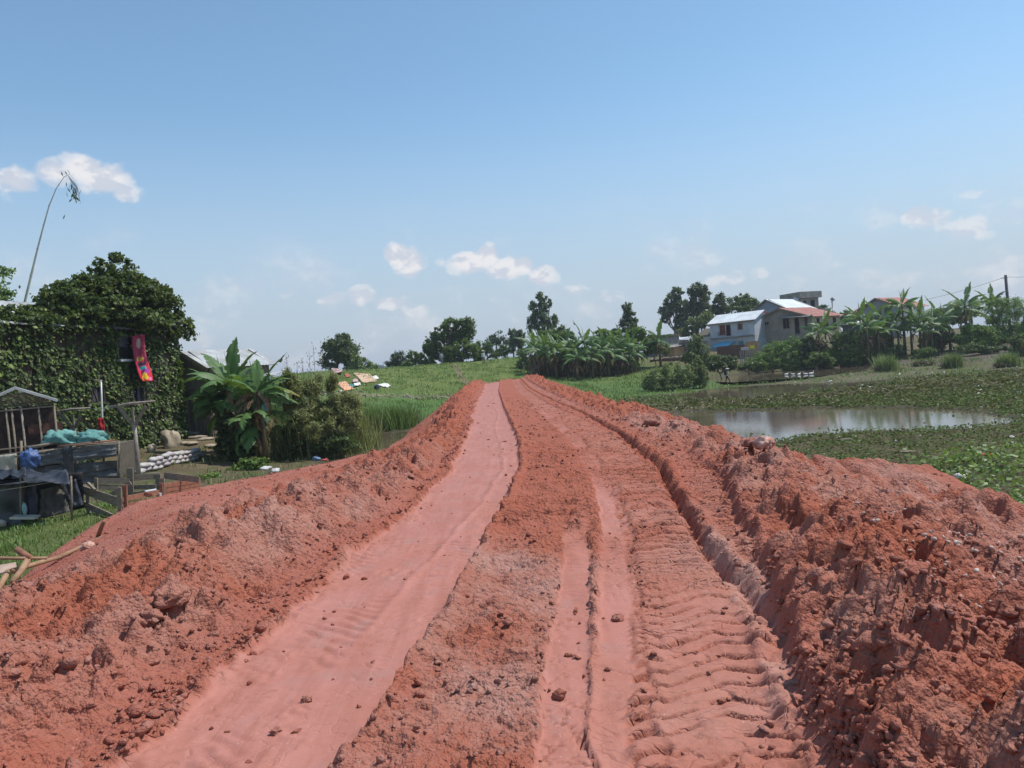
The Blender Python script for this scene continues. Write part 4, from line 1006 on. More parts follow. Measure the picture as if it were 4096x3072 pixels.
# ---- house behind bananas (gable end and tin roof)
A = P(177, 425, 40.5); B = P(214, 425, 38.5); zb = -.45
hs = House('plank_house', 'small gabled house with pale tin roof beside the ivy house, planks on its lower wall', (A.x, A.y, zb), (B.x, B.y, zb), 3.6, 3.55, mat('drab_plaster', (.20, .175, .125), (.13, .12, .085), 2, .95, .01, 10), sink=1.2)
hs.walls('gable_y', .85); hs.roof('gable_y', .85, M_TIN, .35, .42, 22)
mb = MB(); mb.box((hs.W / 2, -.06, 2.35), (hs.W + .2, .1, .12)); mb.build('beam', M_PLANKO, hs.root)
for i in range(13):
    w = hs.W * 1.0 / 12; x0 = -.2 + i * w
    mb = MB(); mb.box((x0 + w / 2, -.08 - random.uniform(0, .05), .95 + random.uniform(-.1, .05)), (w * random.uniform(.78, .98), .03, 2.2 + random.uniform(-.25, .1)), Euler((0, random.uniform(-.02, .02), 0)).to_matrix())
    mb.build('plank', random.choice([M_PLANKO, M_WOODG, M_PLANKO]), hs.root)
mb = MB(); corrug(mb, (-.15, -.35, 1.95), (1.25, -.35, 1.95), (1.2, -.12, 2.32), (-.1, -.12, 2.32), 5, .02); aw = mb.build('awning_sheet', M_CONC, hs.root)
tx = bpy.data.curves.new('painted_number', 'FONT'); tx.body = '15'; tx.size = .30; tx.extrude = .002; to = bpy.data.objects.new('painted_number', tx); COL.objects.link(to); to.parent = aw
to.location = (.48, -.31, 2.06); to.rotation_euler = (R(58), 0, 0); tx.materials.append(M_DARKIN)
bpy.context.view_layer.update(); tm = bpy.data.meshes.new_from_object(to.evaluated_get(bpy.context.evaluated_depsgraph_get())); t2 = link('painted_number', tm, aw); t2.location = to.location; t2.rotation_euler = to.rotation_euler; bpy.data.objects.remove(to)
hs.opening('r', .8, 1.7, 1.6, 2.6, 'window', M_WOODR, M_DARKIN, None, 1)
# porch in turquoise poles further right of it
b = P(266, 388, 40); root = empty('porch', (b.x, b.y, -.4), 0, 'small porch roof on turquoise poles behind the banana plants', 'porch')
mb = MB(); corrug(mb, (-1.2, -.2, 2.75), (.6, -.2, 2.75), (.6, 1.4, 2.95), (-1.2, 1.4, 2.95), 8, .02); mb.build('roof', M_TIN, root)
M_TEAL = mat('turquoise_paint', (.06, .30, .34), (.05, .22, .26), 3, .6)
for x in (-.1, .15, .35): mb = MB(); mb.tube([(x, -.1, -.6), (x, -.1, 2.75)], .035, 6); mb.build('post', M_TEAL, root)
mb = MB(); mb.box((.1, -.12, 1.3), (.8, .04, .7)); mb.build('rail_panel', M_TEAL, root)

# ---- earth block and stones at the foot of the wall
def stone(name, px, py, r, m_, label, cat='stone', group=None, seed=0, D=None, rough=.3, lift=.3):
    p = hit(px, py) if D is None else P(px, py, D)
    o = lumpy(name, (0, 0, 0), r, m_, None, seed, 14, rough); o.location = (p.x, p.y, p.z + r[2] * lift); o.rotation_euler.z = random.uniform(0, 6)
    return tag(o, label, cat, group)
stone('earth_block', 172, 447, (.55, .4, .55), M_STONE, 'tall pale lump of earth standing at the corner of the ivy house', 'earth block', seed=9, rough=.6)
stone('stone', 151.5, 452, (.25, .2, .25), M_STONE, 'round tan stone lying below the ivy wall', seed=5)
gsteps = 'flat stones of the rough steps below the plank house'
for i, (px, py, w, l) in enumerate([(183, 433, .38, 'flat pale stone at the top of the steps, left under the planks'), (190, 434, .3, None), (197, 434.5, .4, None), (196, 438, .6, 'widest slab of the rough stone steps'), (187, 438, .35, None), (206, 440, .4, None), (184, 445, .22, None), (210, 447, .5, 'flat whitish slab beside the dark bush'), (205, 434, .3, None), (192, 444, .4, None)]):
    stone('flat_stone', px, py, (w, .3, .10), M_STONE, l or 'flat tan stone in the rough steps below the plank house', 'stone', gsteps, 20 + i, rough=.2)

# ---- sandbags
M_BAG = mat('white_sandbag', (.50, .48, .45), (.36, .32, .29), 4, .8, .006, 30); M_BAG2 = mat('stained_sandbag', (.52, .46, .46), (.36, .30, .30), 4, .85, .006, 30)
bagm = None; a0, a1 = hit(139, 474.5), hit(203, 456)
k = 0
for row in range(3):
    nb = (12, 11, 9)[row]
    for i in range(nb):
        t = (i + .5 * (row % 2)) / 12 + (.02 if row < 2 else .18); p = a0.lerp(a1, t)
        p.z = gz(p.x, p.y) + .09 + row * .155
        o = lumpy('sandbag', (0, 0, 0), (.30, .17, .105), M_BAG2 if random.random() < .2 else M_BAG, None, k % 5, 14, .16) if k < 5 else bpy.data.objects['sandbag' if k % 5 == 0 else 'sandbag.%03d' % (k % 5)].copy()
        if k >= 5: COL.objects.link(o)
        o.location = (p.x + random.uniform(-.03, .03), p.y + row * .05, p.z); o.rotation_euler = (random.uniform(-.1, .1), random.uniform(-.08, .08), math.atan2(a1.y - a0.y, a1.x - a0.x) + random.uniform(-.2, .2))
        o.scale = (random.uniform(.85, 1.1), 1, random.uniform(.85, 1.1))
        tag(o, ['inner white sandbag in the lowest row of the low wall behind the T-shaped post', 'inner white sandbag in the middle row of the low wall behind the T-shaped post', 'inner white sandbag in the top row of the low wall behind the T-shaped post'][row], 'sandbag', 'sandbags of the low wall, ' + ('lowest', 'middle', 'top')[row] + ' row')
        if i in (0, nb - 1): o['label'] = ('left' if i == 0 else 'right') + ' end sandbag in the ' + ('lowest', 'middle', 'top')[row] + ' row of the low wall by the forked post'
        k += 1

# ---- cage hut
base = hit(30, 452); D = 25.0; c0 = P(15, 452, D); zb = gz(c0.x, c0.y)
root = empty('cage_hut', (c0.x, D, zb), 0, 'dark slatted hut at the left edge with a low pitched roof of pale sheets', 'hut')
_v = Vector((c0.x, c0.y, 0)).normalized(); _rz = math.atan2(-_v.x, _v.y); root.rotation_euler.z = _rz; root.location = (c0.x, c0.y, zb)
def wf(px, py, dy=0):
    d = ray(px, py); o_ = Vector((0, 0, CAMZ)); t = (Vector((c0.x, c0.y, 0)).dot(_v)) / d.dot(_v); q = o_ + d * t - root.location
    return Matrix.Rotation(-_rz, 3, 'Z') @ q
ap = wf(15, 387); re_ = wf(57.5, 399.5); le_ = Vector((2 * ap.x - re_.x, 0, re_.z)); rl = wf(54, 404); ll = Vector((2 * ap.x - rl.x, 0, rl.z))
for nm, q_ in (('left', le_), ('right', re_)):
    mb = MB(); dd = Vector((0, 2.4, 0))
    if nm == 'right': corrug(mb, q_, q_ + dd, ap + dd, ap, 10, .02)
    else: corrug(mb, q_ + dd, q_, ap, ap + dd, 10, .02)
    mb.build('roof_sheet', M_TIN, root)
    mb = MB(); mb.beam(ap + Vector((0, -.04, -.04)), q_ + Vector((0, -.04, -.04)), .03, .08); mb.build('bargeboard', M_TIN, root)
for i in range(9):     # slats across the gable
    z = re_.z - .12 + (ap.z - re_.z) * i / 10; hw = (re_.x - ap.x) * (1 - i / 10) + (.0 if i else -.05)
    mb = MB(); mb.beam((ap.x - hw, .02 + .05 * (9 - i), z), (ap.x + hw, .02 + .05 * (9 - i), z + .01), .05, .03, .1); mb.build('slat', M_WOODG, root)
zt = re_.z - .16
for x in (ll.x, ll.x + .75, ap.x - .15, ap.x + .12, rl.x - .45, rl.x):
    mb = MB(); mb.tube([(x + .02, .15, -.3), (x, .15, zt)], .035, 6); mb.build('post', M_WOODG if x != ap.x + .12 else M_PALEBARK, root, True)
mb = MB(); mb.quad((ll.x, .25, -.2), (rl.x, .25, -.2), (rl.x, .25, zt), (ll.x, .25, zt)); mb.quad((rl.x, .25, -.2), (rl.x, 2.3, -.2), (rl.x, 2.3, zt), (rl.x, .25, zt)); mb.quad((ll.x, 2.3, -.2), (ll.x, .25, -.2), (ll.x, .25, zt), (ll.x, 2.3, zt)); mb.build('netting', mat('brown_netting', (.075, .045, .035), (.035, .022, .018), 5, .95, .01, 60), root)
for z in (zt * .52, zt * .97, zt * .18): mb = MB(); mb.beam((ll.x, .12, z), (rl.x, .12, z + .03), .03, .045, .1); mb.build('rail', M_WOODG, root)
mb = MB(); mb.box((ap.x + .75, .2, zt * .72), (1.0, .03, .35)); mb.build('panel', mat('red_brown_board', (.12, .05, .035), (.08, .035, .025)), root)

# ---- tarp covered pen
B = hit(118, 480); D = B.y; A = P(22, 487, D - 1.2); A.z = gz(A.x, A.y)
root = empty('covered_pen', B, 0, 'animal pen walled with grey cloth sheets under a rail of sticks, net bundles on top', 'pen')
wf = lambda px, py, dy=0: P(px, py, D + dy) - root.location
def wf2(px, py): 
    t = (118 - px) / 96; return wf(px, py, -1.2 * t)
zt = wf2(118, 445).z
drape('cloth_wall', wf2(20, 489), wf2(118, 481), wf2(117, 460), wf2(22, 468), M_GTARP, root, .16, .02, 22, 1, 7)
o = drape('cloth_flap', wf2(36, 466) + Vector((0, -.1, 0)), wf2(118, 456) + Vector((0, -.1, 0)), wf2(117, 444) + Vector((0, -.05, 0)), wf2(36, 451) + Vector((0, -.05, 0)), mat('light_grey_cloth', (.16, .165, .16), (.11, .11, .11), 2, .85, .006, 20), root, .10, .05, 20, 2, 6)
drape('black_strip', wf2(67, 478) + Vector((0, -.16, 0)), wf2(77, 477) + Vector((0, -.16, 0)), wf2(75, 445) + Vector((0, -.16, 0)), wf2(65, 446) + Vector((0, -.16, 0)), M_BTARP, root, .03, 0, 8, 3, 3)
o = drape('sack', wf2(2, 474) + Vector((0, -.1, 0)), wf2(19, 471) + Vector((0, -.1, 0)), wf2(18.5, 453) + Vector((0, -.1, 0)), wf2(1, 455) + Vector((0, -.1, 0)), M_SACK, root, .04, 0, 10, 4, 4); o['label'] = 'cream woven sack hung at the left end'
for i, (a, b, r) in enumerate([((0, 455), (117, 442), .025), ((29, 448), (57, 443), .06), ((34, 452), (76, 447), .03), ((60, 446), (116, 440.5), .03), ((74, 445), (117, 442.5), .02), ((20, 456), (60, 449), .03)]):
    mb = MB(); mb.tube([wf2(*a) + Vector((0, -.05 * i, 0)), wf2(*b) + Vector((0, -.05 * i + .1, .02))], r, 6); mb.build('stick', M_WOODG if i != 3 else M_WOODR, root, True)
mb = MB(); q0, q1 = wf2(22, 455), wf2(117, 444); dd = Vector((-.2, 1.8, 0)); mb.quad(q0, q1, q1 + dd, q0 + dd); q2, q3 = wf2(118, 481), wf2(117, 444); mb.quad(q2 + Vector((0, .03, 0)), q2 + dd, q3 + dd, q3 + Vector((0, .03, 0))); mb.build('lid', M_PLANKO, root)
for (px) in (20, 118): mb = MB(); mb.tube([wf2(px, 488) - Vector((0, -.06, .2)), wf2(px, 441) + Vector((0, .06, 0))], .04, 6); mb.build('post', M_WOODG, root, True)
for (px, py, w, h, lb, sd) in ((59, 437, .58, .34, 'crumpled heap of pale teal netting on the pen, left one', 1), (91, 437, .50, .32, 'rounded bundle of pale teal netting on the pen, right one', 2), (73, 443, .35, .12, 'flat teal rag of netting between the two bundles', 3)):
    t = (118 - px) / 96; p = P(px, py + 3, D - 1.2 * t + .35); o = lumpy('net_bundle', (0, 0, 0), (w, .45, h), M_NET, None, sd, 30, .35, 2.6, -.4); o.location = p; tag(o, lb, 'netting', 'teal netting bundles on the pen')
p = P(30, 460, D - 1.5); o = lumpy('plastic_bundle', (0, 0, 0), (.30, .25, .32), M_BLUE, None, 4, 26, .4, 3, -1); o.location = p; tag(o, 'crumpled bright blue plastic bag stuffed at the pen corner', 'bag')

# ---- black tarp shelter
B = hit(75, 520); D = B.y
root = empty('tarp_shelter', B, 0, 'low shelter of black plastic and ragged sheets at the left edge', 'shelter')
wf = lambda px, py, dy=0: P(px, py, D + dy) - root.location
drape('black_sheet', wf(-14, 536), wf(22, 527), wf(24, 478), wf(-14, 482), M_BTARP, root, .08, 0, 14, 11, 5)
drape('black_sheet', wf(24, 522, .9), wf(84, 508, .9), wf(82, 472, .9), wf(22, 476, .9), mat('shadowy_plastic', (.03, .028, .028), (.05, .045, .042), 2, .8), root, .06, 0, 12, 12, 5)  # near-black back sheet stands in for the shaded inside of the shelter
drape('grey_sheet', wf(27, 514, .3), wf(38, 516, .3), wf(36, 478, .3), wf(28, 480, .3), mat('faded_blue_grey_cloth', (.13, .135, .17), (.09, .09, .11), 3, .85), root, .07, 0, 12, 13, 4)
drape('grey_sheet', wf(39, 519, .2), wf(70, 512, .2), wf(63, 484, .5), wf(41, 490, .3), mat('brown_grey_cloth', (.12, .105, .09), (.075, .065, .055), 3, .9, .01, 10), root, .10, 0, 16, 14, 5)
drape('grey_sheet', wf(69, 508, .3), wf(84, 505, .5), wf(76, 479, .5), wf(62, 484, .3), M_DGTARP, root, .07, 0, 12, 17, 4)
drape('top_sheet', wf(-16, 486, -.5), wf(70, 481, -.3), wf(66, 468, .8), wf(-16, 473, .8), M_DGTARP, root, .11, .1, 30, 15, 4)
drape('top_sheet', wf(-16, 480, -.4), wf(26, 476, -.3), wf(26, 468, .6), wf(-16, 471, .7), M_BTARP, root, .1, .05, 22, 16, 4)
for a, b in (((-10, 492), (58, 481)), ((-10, 486), (52, 477))): mb = MB(); mb.tube([wf(*a, -.6), wf((a[0] + b[0]) / 2, (a[1] + b[1]) / 2 + .5, -.6), wf(*b, -.6)], .008, 4); mb.build('cord', M_PALEBARK, root)
for px in (21, 72): mb = MB(); mb.tube([wf(px, 520, -.1), wf(px - 1, 476, -.1)], .025, 6); mb.build('post', M_WOODG, root, True)
mb = MB(); mb.box(wf(25, 517, -.3), (.55, .35, .04), Euler((.05, .12, .2)).to_matrix()); mb.build('board', M_SACK, root)
o = lumpy('plastic_bottle', (0, 0, 0), (.055, .055, .15), mat('pale_green_plastic', (.25, .42, .40), (.2, .34, .33), 4, .3), None, 2, 12, .05, 1, -1); o.location = P(24.5, 509, D - .3); tag(o, 'pale green plastic bottle standing in the tarp shelter', 'bottle')
o = lumpy('white_rag', (0, 0, 0), (.12, .1, .10), M_SACK, None, 3, 16, .3); o.location = P(1, 524, D - .4); tag(o, 'small white rag at the foot of the black sheet', 'rag')

# ---- T-shaped posts with rails
def tpost(base, D, pf, arms, mid, rail, label, back=0):
    root = empty('forked_post', base, 0, label, 'post'); wf = lambda a: P(a[0], a[1], D) - root.location
    f = wf(pf); mb = MB(); mb.tube([(0, 0, -.4), (f.x * .5, 0, f.z * .5), f], [.085, .075, .065], 8); mb.build('post', M_PALEBARK, root, True)
    for a in arms: mb = MB(); mb.beam(f - Vector((0, .02, .05)), wf(a) - Vector((0, .05, 0)), .05, .10, .1); mb.build('arm', M_WOODG, root)
    mb = MB(); mb.beam(f, wf(mid), .06, .08); mb.build('arm', M_WOODG, root)
    mb = MB(); a, b = wf(rail[0]), wf(rail[1]); mb.tube([a, a.lerp(b, .5) + Vector((0, 0, .03)), b], [.055, .05, .035], 7); mb.build('rail', M_PALEBARK, root, True)
    return root
B = hit(139, 478); tpost(B, B.y, (134.5, 425), [(117.5, 404.5), (146.5, 406)], (132, 409), ((109, 407.5), (155, 401.2)), 'forked wooden post with a slanting rail on top, in front of the ivy corner')
B = P(75, 455, B.y + 2); B.z = gz(B.x, B.y); tpost(B, B.y, (74, 428), [(58, 411.5), (81.5, 416)], (72.5, 415), ((53, 412.5), (90, 408)), 'forked wooden post with rail standing behind the net bundles')
B = P(102, 455, 27.5); B.z = gz(B.x, B.y); root = empty('metal_pole', B, 0, 'thin pale metal pole standing behind the covered pen', 'pole'); tp = P(101, 380.5, 27.5) - B
mb = MB(); mb.tube([(0, 0, -.3), tp], .035, 8); mb.build('pole', mat('galvanised_metal', (.42, .42, .40), (.3, .3, .28), 3, .5, metal=.4), root, True)
mb = MB(); mb.tube([P(95, 380, 27.5) - B, tp + Vector((.05, 0, 0))], .02, 6); mb.build('crossbar', M_PALEBARK, root)
o = drape('red_cloth', P(98.5, 432.5, 27.2), P(105, 433, 27.2), P(103.5, 418, 27.3), P(97.5, 418.5, 27.3), mat('red_cloth', (.42, .025, .025), (.25, .02, .02), 3, .85), None, .08, 0, 12, 21, 3); tag(o, 'ragged red cloth tied round the thin metal pole', 'cloth')
mb = MB(); mb.tube([P(90, 408.3, 27.6), P(100, 408.6, 27.5), P(109, 407.5, 26.5)], .008, 4); tag(mb.build('washing_line', M_NET), 'thin line strung between the two forked posts past the metal pole', 'line')

# ---- pallet pen
C = hit(120, 519); D = C.y
root = empty('board_pen', C, 0, 'small open pen of old boards half buried by the red earth', 'pen')
wf = lambda px, py, dy: P(px, py, D + dy) - root.location
def dR(px): return (px - 120) * .035
def dL(px): return (120 - px) * .022
runs = [(((122, 499.5), (163, 491.5)), dR, .13, M_WOODR), (((122, 507), (161, 499)), dR, .15, M_WOODR), (((118, 514), (140, 509)), dR, .16, M_WOODR), (((119, 519.5), (150, 512)), dR, .14, M_WOODR), (((163, 486), (199, 480.5)), dR, .13, M_WOODR), (((163, 496), (199, 486)), dR, .12, M_WOODR), (((163, 491), (199, 484)), dR, .10, M_WOODR),
        (((83, 490), (122, 503)), dL, .22, M_WOODG), (((82, 503.5), (117, 519)), dL, .17, M_WOODG), (((83, 515), (115, 522)), dL, .06, M_WOODG), (((108, 497), (131, 483)), lambda p: .5, .10, M_WOODG),
        (((94, 480.5), (130, 481)), lambda p: 1.4 + (p - 94) * .01, .14, M_WOODG), (((95, 486.5), (126, 488)), lambda p: 1.4 + (p - 94) * .01, .14, M_WOODG), (((131, 478), (160, 475.5)), lambda p: 1.9 + (p - 131) * .01, .17, M_WOODG), (((132, 487), (156, 486.5)), lambda p: 1.9, .12, M_WOODG), (((164, 475.5), (199, 480)), lambda p: 2.1, .17, M_WOODG), (((132, 494), (156, 491)), lambda p: 1.6, .10, M_WOODG)]
for (a, b), df, h, m_ in runs:
    mb = MB(); mb.beam(wf(*a, df(a[0])), wf(*b, df(b[0])), .035, h, .14); mb.build('board', m_, root)
for (px, y0, y1, dy, m_, w) in [(119.5, 522, 487, 0, M_WOODG, .09), (125, 505, 485, .15, M_WOODR, .10), (161, 503, 483, 1.4, M_WOODR, .10), (130, 488, 468, 1.8, M_WOODG, .16), (158, 490, 474, 2.1, M_WOODG, .14), (96, 492, 478, 1.3, M_WOODG, .08), (88, 506, 494, .7, M_WOODG, .09), (199, 487, 478, 2.8, M_WOODR, .05), (162, 495, 478, 1.5, M_WOODG, .12)]:
    mb = MB(); a = wf(px, y0, dy); a.z -= .2; mb.beam(a, wf(px, y1, dy), w, .06, .1); mb.build('post', m_, root)
mb = MB(); mb.beam(wf(88, 483, .6), wf(95, 490, .4), .06, .06); mb.build('board', M_WOODG, root)
mb = MB(); mb.tube([wf(145, 491.5, .8), wf(156, 489.5, 1.1)], .025, 6); mb.build('pipe', mat('white_pipe', (.65, .68, .72), (.55, .57, .6), 3, .5), root)
mb = MB(); mb.tube([wf(160, 493, 1.3), wf(160.5, 500, 1.3)], .04, 6); mb.build('wrap', mat('white_wrap', (.65, .63, .62), (.5, .48, .48), 8, .6), root)

# ---- broken frame of sticks at the left edge
D = 12.0; c0 = P(40, 560, D); z0 = embank_z(c0.x, c0.y); root = empty('broken_frame', (c0.x, D, z0), 0, 'broken wooden frame of sticks and a plank on the red earth, left edge', 'wooden frame')
wf = lambda px, py, dy=0: P(px, py, D + dy) - root.location
for (a, b, r, dy0, dy1) in [((-10, 558), (47, 558), .045, -.2, .1), ((12, 571), (60, 557), .07, -.1, 1.0), ((60, 557), (104, 536), .065, 1.0, 2.6), ((98, 537), (104.3, 521), .07, 2.5, 2.4), ((17, 549.5), (31, 558), .085, .1, .0), ((28, 560), (12, 582), .085, 0, -.5), ((8, 572), (-2, 590), .08, 0, -.6), ((86, 541), (100, 556), .05, 2.2, 1.6), ((98, 540), (103, 553), .05, 2.5, 1.9)]:
    mb = MB(); p, q_ = wf(*a, dy0), wf(*b, dy1); r *= .62; mb.tube([p, p.lerp(q_, .5) + Vector((0, 0, random.uniform(-.02, .02))), q_], [r, r * .92, r * .85], 7); mb.build('stick', M_WOODR if a[1] < 556 else mat('ochre_stick', (.40, .25, .15), (.28, .16, .09), 6, .85, .004, 30), root, True)
mb = MB(); mb.hexa([wf(-12, 576, -.1), wf(17, 571, .1), wf(16, 563, .3), wf(-12, 568, .2)] + [wf(-12, 575, -.1), wf(17, 570, .1), wf(16, 562, .3), wf(-12, 567, .2)]); mb.build('plank', mat('pale_plank', (.50, .36, .29), (.38, .26, .2), 5, .85, .004, 20), root)

# ---- left vegetation
def dhit(px, py): p = hit(px, py); return p, p.y
p, D = dhit(268, 463); p0 = p
banana(p, 3.0, 'banana plant with a spent brown stem, foremost of the clump left of the road', 10, 4, 3, 1.0, 'banana clump beside the plank house', leaves=[('arch', .45, .75, .85), ('up', .35, .95, .95), ('up', .75, .55, .95), ('yellow', .15, .28, .95), ('arch', -.5, .35, .85), ('arch', 5.6, .2, .7), ('arch', 2.9, .6, .9), ('arch', 3.8, .4, .85), ('up', 1.9, 1.1, .9), ('arch', 2.3, .8, .9), ('dead', 1, .1, .9), ('dead', 4, 0, 1), ('dead', 5.4, 0, .9), ('dead', 3, -.2, .9), ('dead', 0.2, -.2, .9)], lean=(-.25, .1))
p = P(246, 455, 33); p.z = gz(p.x, p.y)
banana(p, 3.3, 'tall banana plant with an upright torn leaf, middle of the clump left of the road', 10, 3, 5, 1.05, 'banana clump beside the plank house', leaves=[('up', 1.6, 1.42, 1.15), ('up', .5, 1.05, .95), ('up', 2.65, .95, 1.15), ('arch', 3.0, .7, 1), ('arch', 3.5, .35, 1), ('arch', .2, .6, .9), ('arch', 4.3, .5, .9), ('arch', 5.2, .7, .9), ('arch', 2.2, .5, 1), ('dead', 1.2, 0, 1), ('dead', 4.8, 0, 1), ('arch', 3.9, .8, 1), ('arch', 3.2, .1, .9)], lean=(-.4, 0))
p = P(228, 452, 34); p.z = gz(p.x, p.y)
banana(p, 2.6, 'banana plant with low spreading leaves, nearest to the plank wall', 10, 3, 8, 1.05, 'banana clump beside the plank house', leaves=[('up', 2.75, .85, 1.15), ('arch', 3.05, .42, 1.1), ('arch', 3.2, .12, 1.0), ('arch', 2.6, .5, .9), ('up', 1.9, 1.1, 1), ('arch', .3, .5, 1), ('arch', 5.3, .5, .9), ('arch', 4.4, .3, .9), ('dead', 1, 0, 1), ('dead', 4, .1, .9), ('up', .9, .9, 1)], lean=(.1, 0))
p = P(258, 458, 31.8); p.z = gz(p.x, p.y)
banana(p, 1.9, 'low leafy banana sucker between the two taller banana plants', 8, 1, 12, .85, 'banana clump beside the plank house', leaves=[('up', 3.0, .6, 1), ('arch', .4, .5, .9), ('up', 1.2, 1.1, .9), ('arch', 4.6, .5, .9), ('arch', 5.4, .6, .8), ('up', 2.2, .9, .9)])
p, D = dhit(275, 455)
banana(p, 1.7, 'young low banana plant with bright leaves at the right side of the clump', 8, 2, 9, .8, 'banana clump beside the plank house', leaves=[('up', .2, .5, .9), ('arch', 5.9, .3, .8), ('up', .6, .9, .9), ('up', 1.4, 1.2, .8), ('arch', 2.6, .7, .7), ('arch', 4.6, .5, .8), ('dead', 5, 0, .9), ('dead', 5.8, -.2, .9)])
def bush(px, py, D, lobes, n, size, leaf, label, cat='bush', group=None, clump=.3, inner=.3, name='bush', up=.5, droop=0, asp=.55):
    b = P(px, py, D) if D else hit(px, py)
    if D: b.z = gz(b.x, b.y)
    D = b.y; return tree(name, label, b, [lob(*l[:4], D, l[4] if len(l) > 4 else 0) for l in lobes], n, size, leaf, .05, cat, group, None, clump, inner, droop, up=up, asp=asp)
bush(240, 462, 32, [(232, 430, 16, 16), (248, 438, 15, 20), (224, 424, 10, 10), (240, 450, 18, 12), (226, 446, 12, 14)], 6500, .17, 'dark', 'dense dark green bush at the foot of the banana clump', clump=.22)
bush(253, 470, None, [(246, 465, 12, 5), (258, 464, 10, 6), (238, 469, 10, 4)], 2200, .13, 'bright', 'low bright green shrub on the bank below the bananas')
bush(208, 478, None, [(208, 480, 12, 7), (216, 481, 8, 5)], 1500, .12, 'bright', 'small bright green weed clump at the edge of the red earth')
bush(317, 452, 33, [(305, 444, 14, 12), (325, 446, 14, 10), (343, 444, 12, 9), (292, 434, 8, 12)], 7000, .15, 'dark', 'dark tangled undergrowth at the base of the reed thicket')
def reeds(name, label, cat, spots, n, h, spread, w, leaf, lean=.3, bend=.5, group=None):
    c = Vector((0, 0, 0)); 
    for s in spots: c += Vector(s)
    c /= len(spots); root = empty(name, c, 0, label, cat, group); pts = []
    for s in spots:
        k = n // len(spots); q = rng_.normal(size=(k, 2)) * spread; pts.append(np.stack([s[0] - c.x + q[:, 0], s[1] - c.y + q[:, 1], np.full(k, s[2] - c.z - .05)], 1))
    blades('blades', np.concatenate(pts), h, lean, w, LEAF[leaf], root, None, bend); return root
sp = [P(px, 452, D) for px, D in ((296, 34), (308, 34.5), (320, 34), (332, 35), (345, 35), (356, 36), (300, 36), (316, 37), (334, 37))]
for s in sp: s.z = gz(s.x, s.y)
r_ = reeds('reed_thicket', 'tall untidy reed thicket between the banana clump and the pool', 'reeds', sp, 3600, 2.2, .5, .04, 'reed', .4, .7)
lf = [(l[0] - r_.location.x, l[1] - r_.location.y, l[2] - r_.location.z, *l[3:]) for l in [lob(304, 402, 17, 26, 33.5), lob(325, 398, 20, 26, 34), lob(345, 412, 18, 22, 34), lob(292, 398, 12, 26, 33), lob(315, 424, 22, 20, 33), lob(334, 428, 15, 14, 33.5)]]
foliage('leaf_mass', lf, 28000, .30, LEAF['reed'], r_, .24, .4, .16, -.3, 1.0)
for px, py, tx_, ty in ((290, 375, 286, 355), (296, 372, 297, 362), (316, 372, 313, 345), (305, 374, 302, 358), (321, 372, 322, 356), (311, 370, 309, 352)):
    mb = MB(); a = P(px, 420, 35) - r_.location; b = P(tx_, ty, 35) - r_.location; mb.tube([a, a.lerp(b, .6) + Vector((.05, 0, 0)), b], [.02, .014, .007], 4)
    o = mb.build('stalk', M_PALEBARK, r_); q_ = np.array([tuple(a.lerp(b, t)) for t in np.linspace(.55, 1, 26)]) + rng_.normal(size=(26, 3)) * .06; cards('seed_head', q_, rdir(26) + np.array([0, 0, 1]), rdir(26), .16, .035, LEAF['dry'], o)['kind'] = 'stuff'
sp = [hit(px, py) for px, py in ((375, 428), (384, 429), (393, 429), (400, 427), (368, 430))]
reeds('rushes', 'clump of dark green rushes at the far edge of the small pool', 'rushes', sp, 1800, 1.5, .55, .05, 'mid', .35, .5)
sp = [hit(px, py) for px, py in ((330, 446), (338, 442), (345, 438), (334, 448))]
reeds('rushes', 'loose straw-coloured grass along the near side of the small pool', 'rushes', sp, 1400, .8, .8, .04, 'reed', .6, .6)

# ---- litter by the small pool and bananas
M_LIT = [mat('litter_white', (.62, .60, .58), (.45, .43, .42), 9, .6), mat('litter_blue', (.25, .38, .5), (.15, .22, .35), 9, .6), mat('litter_red', (.45, .10, .08), (.3, .08, .06), 9, .6)]
ct = 0
for (px, py, w, m_) in [(280, 444, .30, 0), (274, 436, .22, 0), (287, 451, .3, 0), (298, 452, .25, 0), (312, 457, .35, 0), (316, 460, .3, 1), (245, 462, .2, 0), (265, 470, .3, 0), (275, 472, .25, 0), (235, 457, .25, 0), (344, 452, .25, 0), (365, 441, .3, 0), (388, 437, .25, 0), (325, 461, .2, 2), (292, 440, .15, 2), (355, 447, .2, 1)]:
    p = hit(px, py); o = lumpy('litter', (0, 0, 0), (w * .8, w * .6, w * .35), M_LIT[m_], None, 30 + ct, 12, .5, 2.5); o.location = (p.x, p.y, p.z + .03); o.rotation_euler.z = ct
    tag(o, ['scrap of white plastic litter on the mud between the bananas and the small pool', 'blue plastic scrap on the mud by the small pool', 'red plastic scrap on the mud by the reeds'][m_], 'litter', 'litter scraps by the small pool, ' + ('white', 'blue', 'red')[m_]); ct += 1
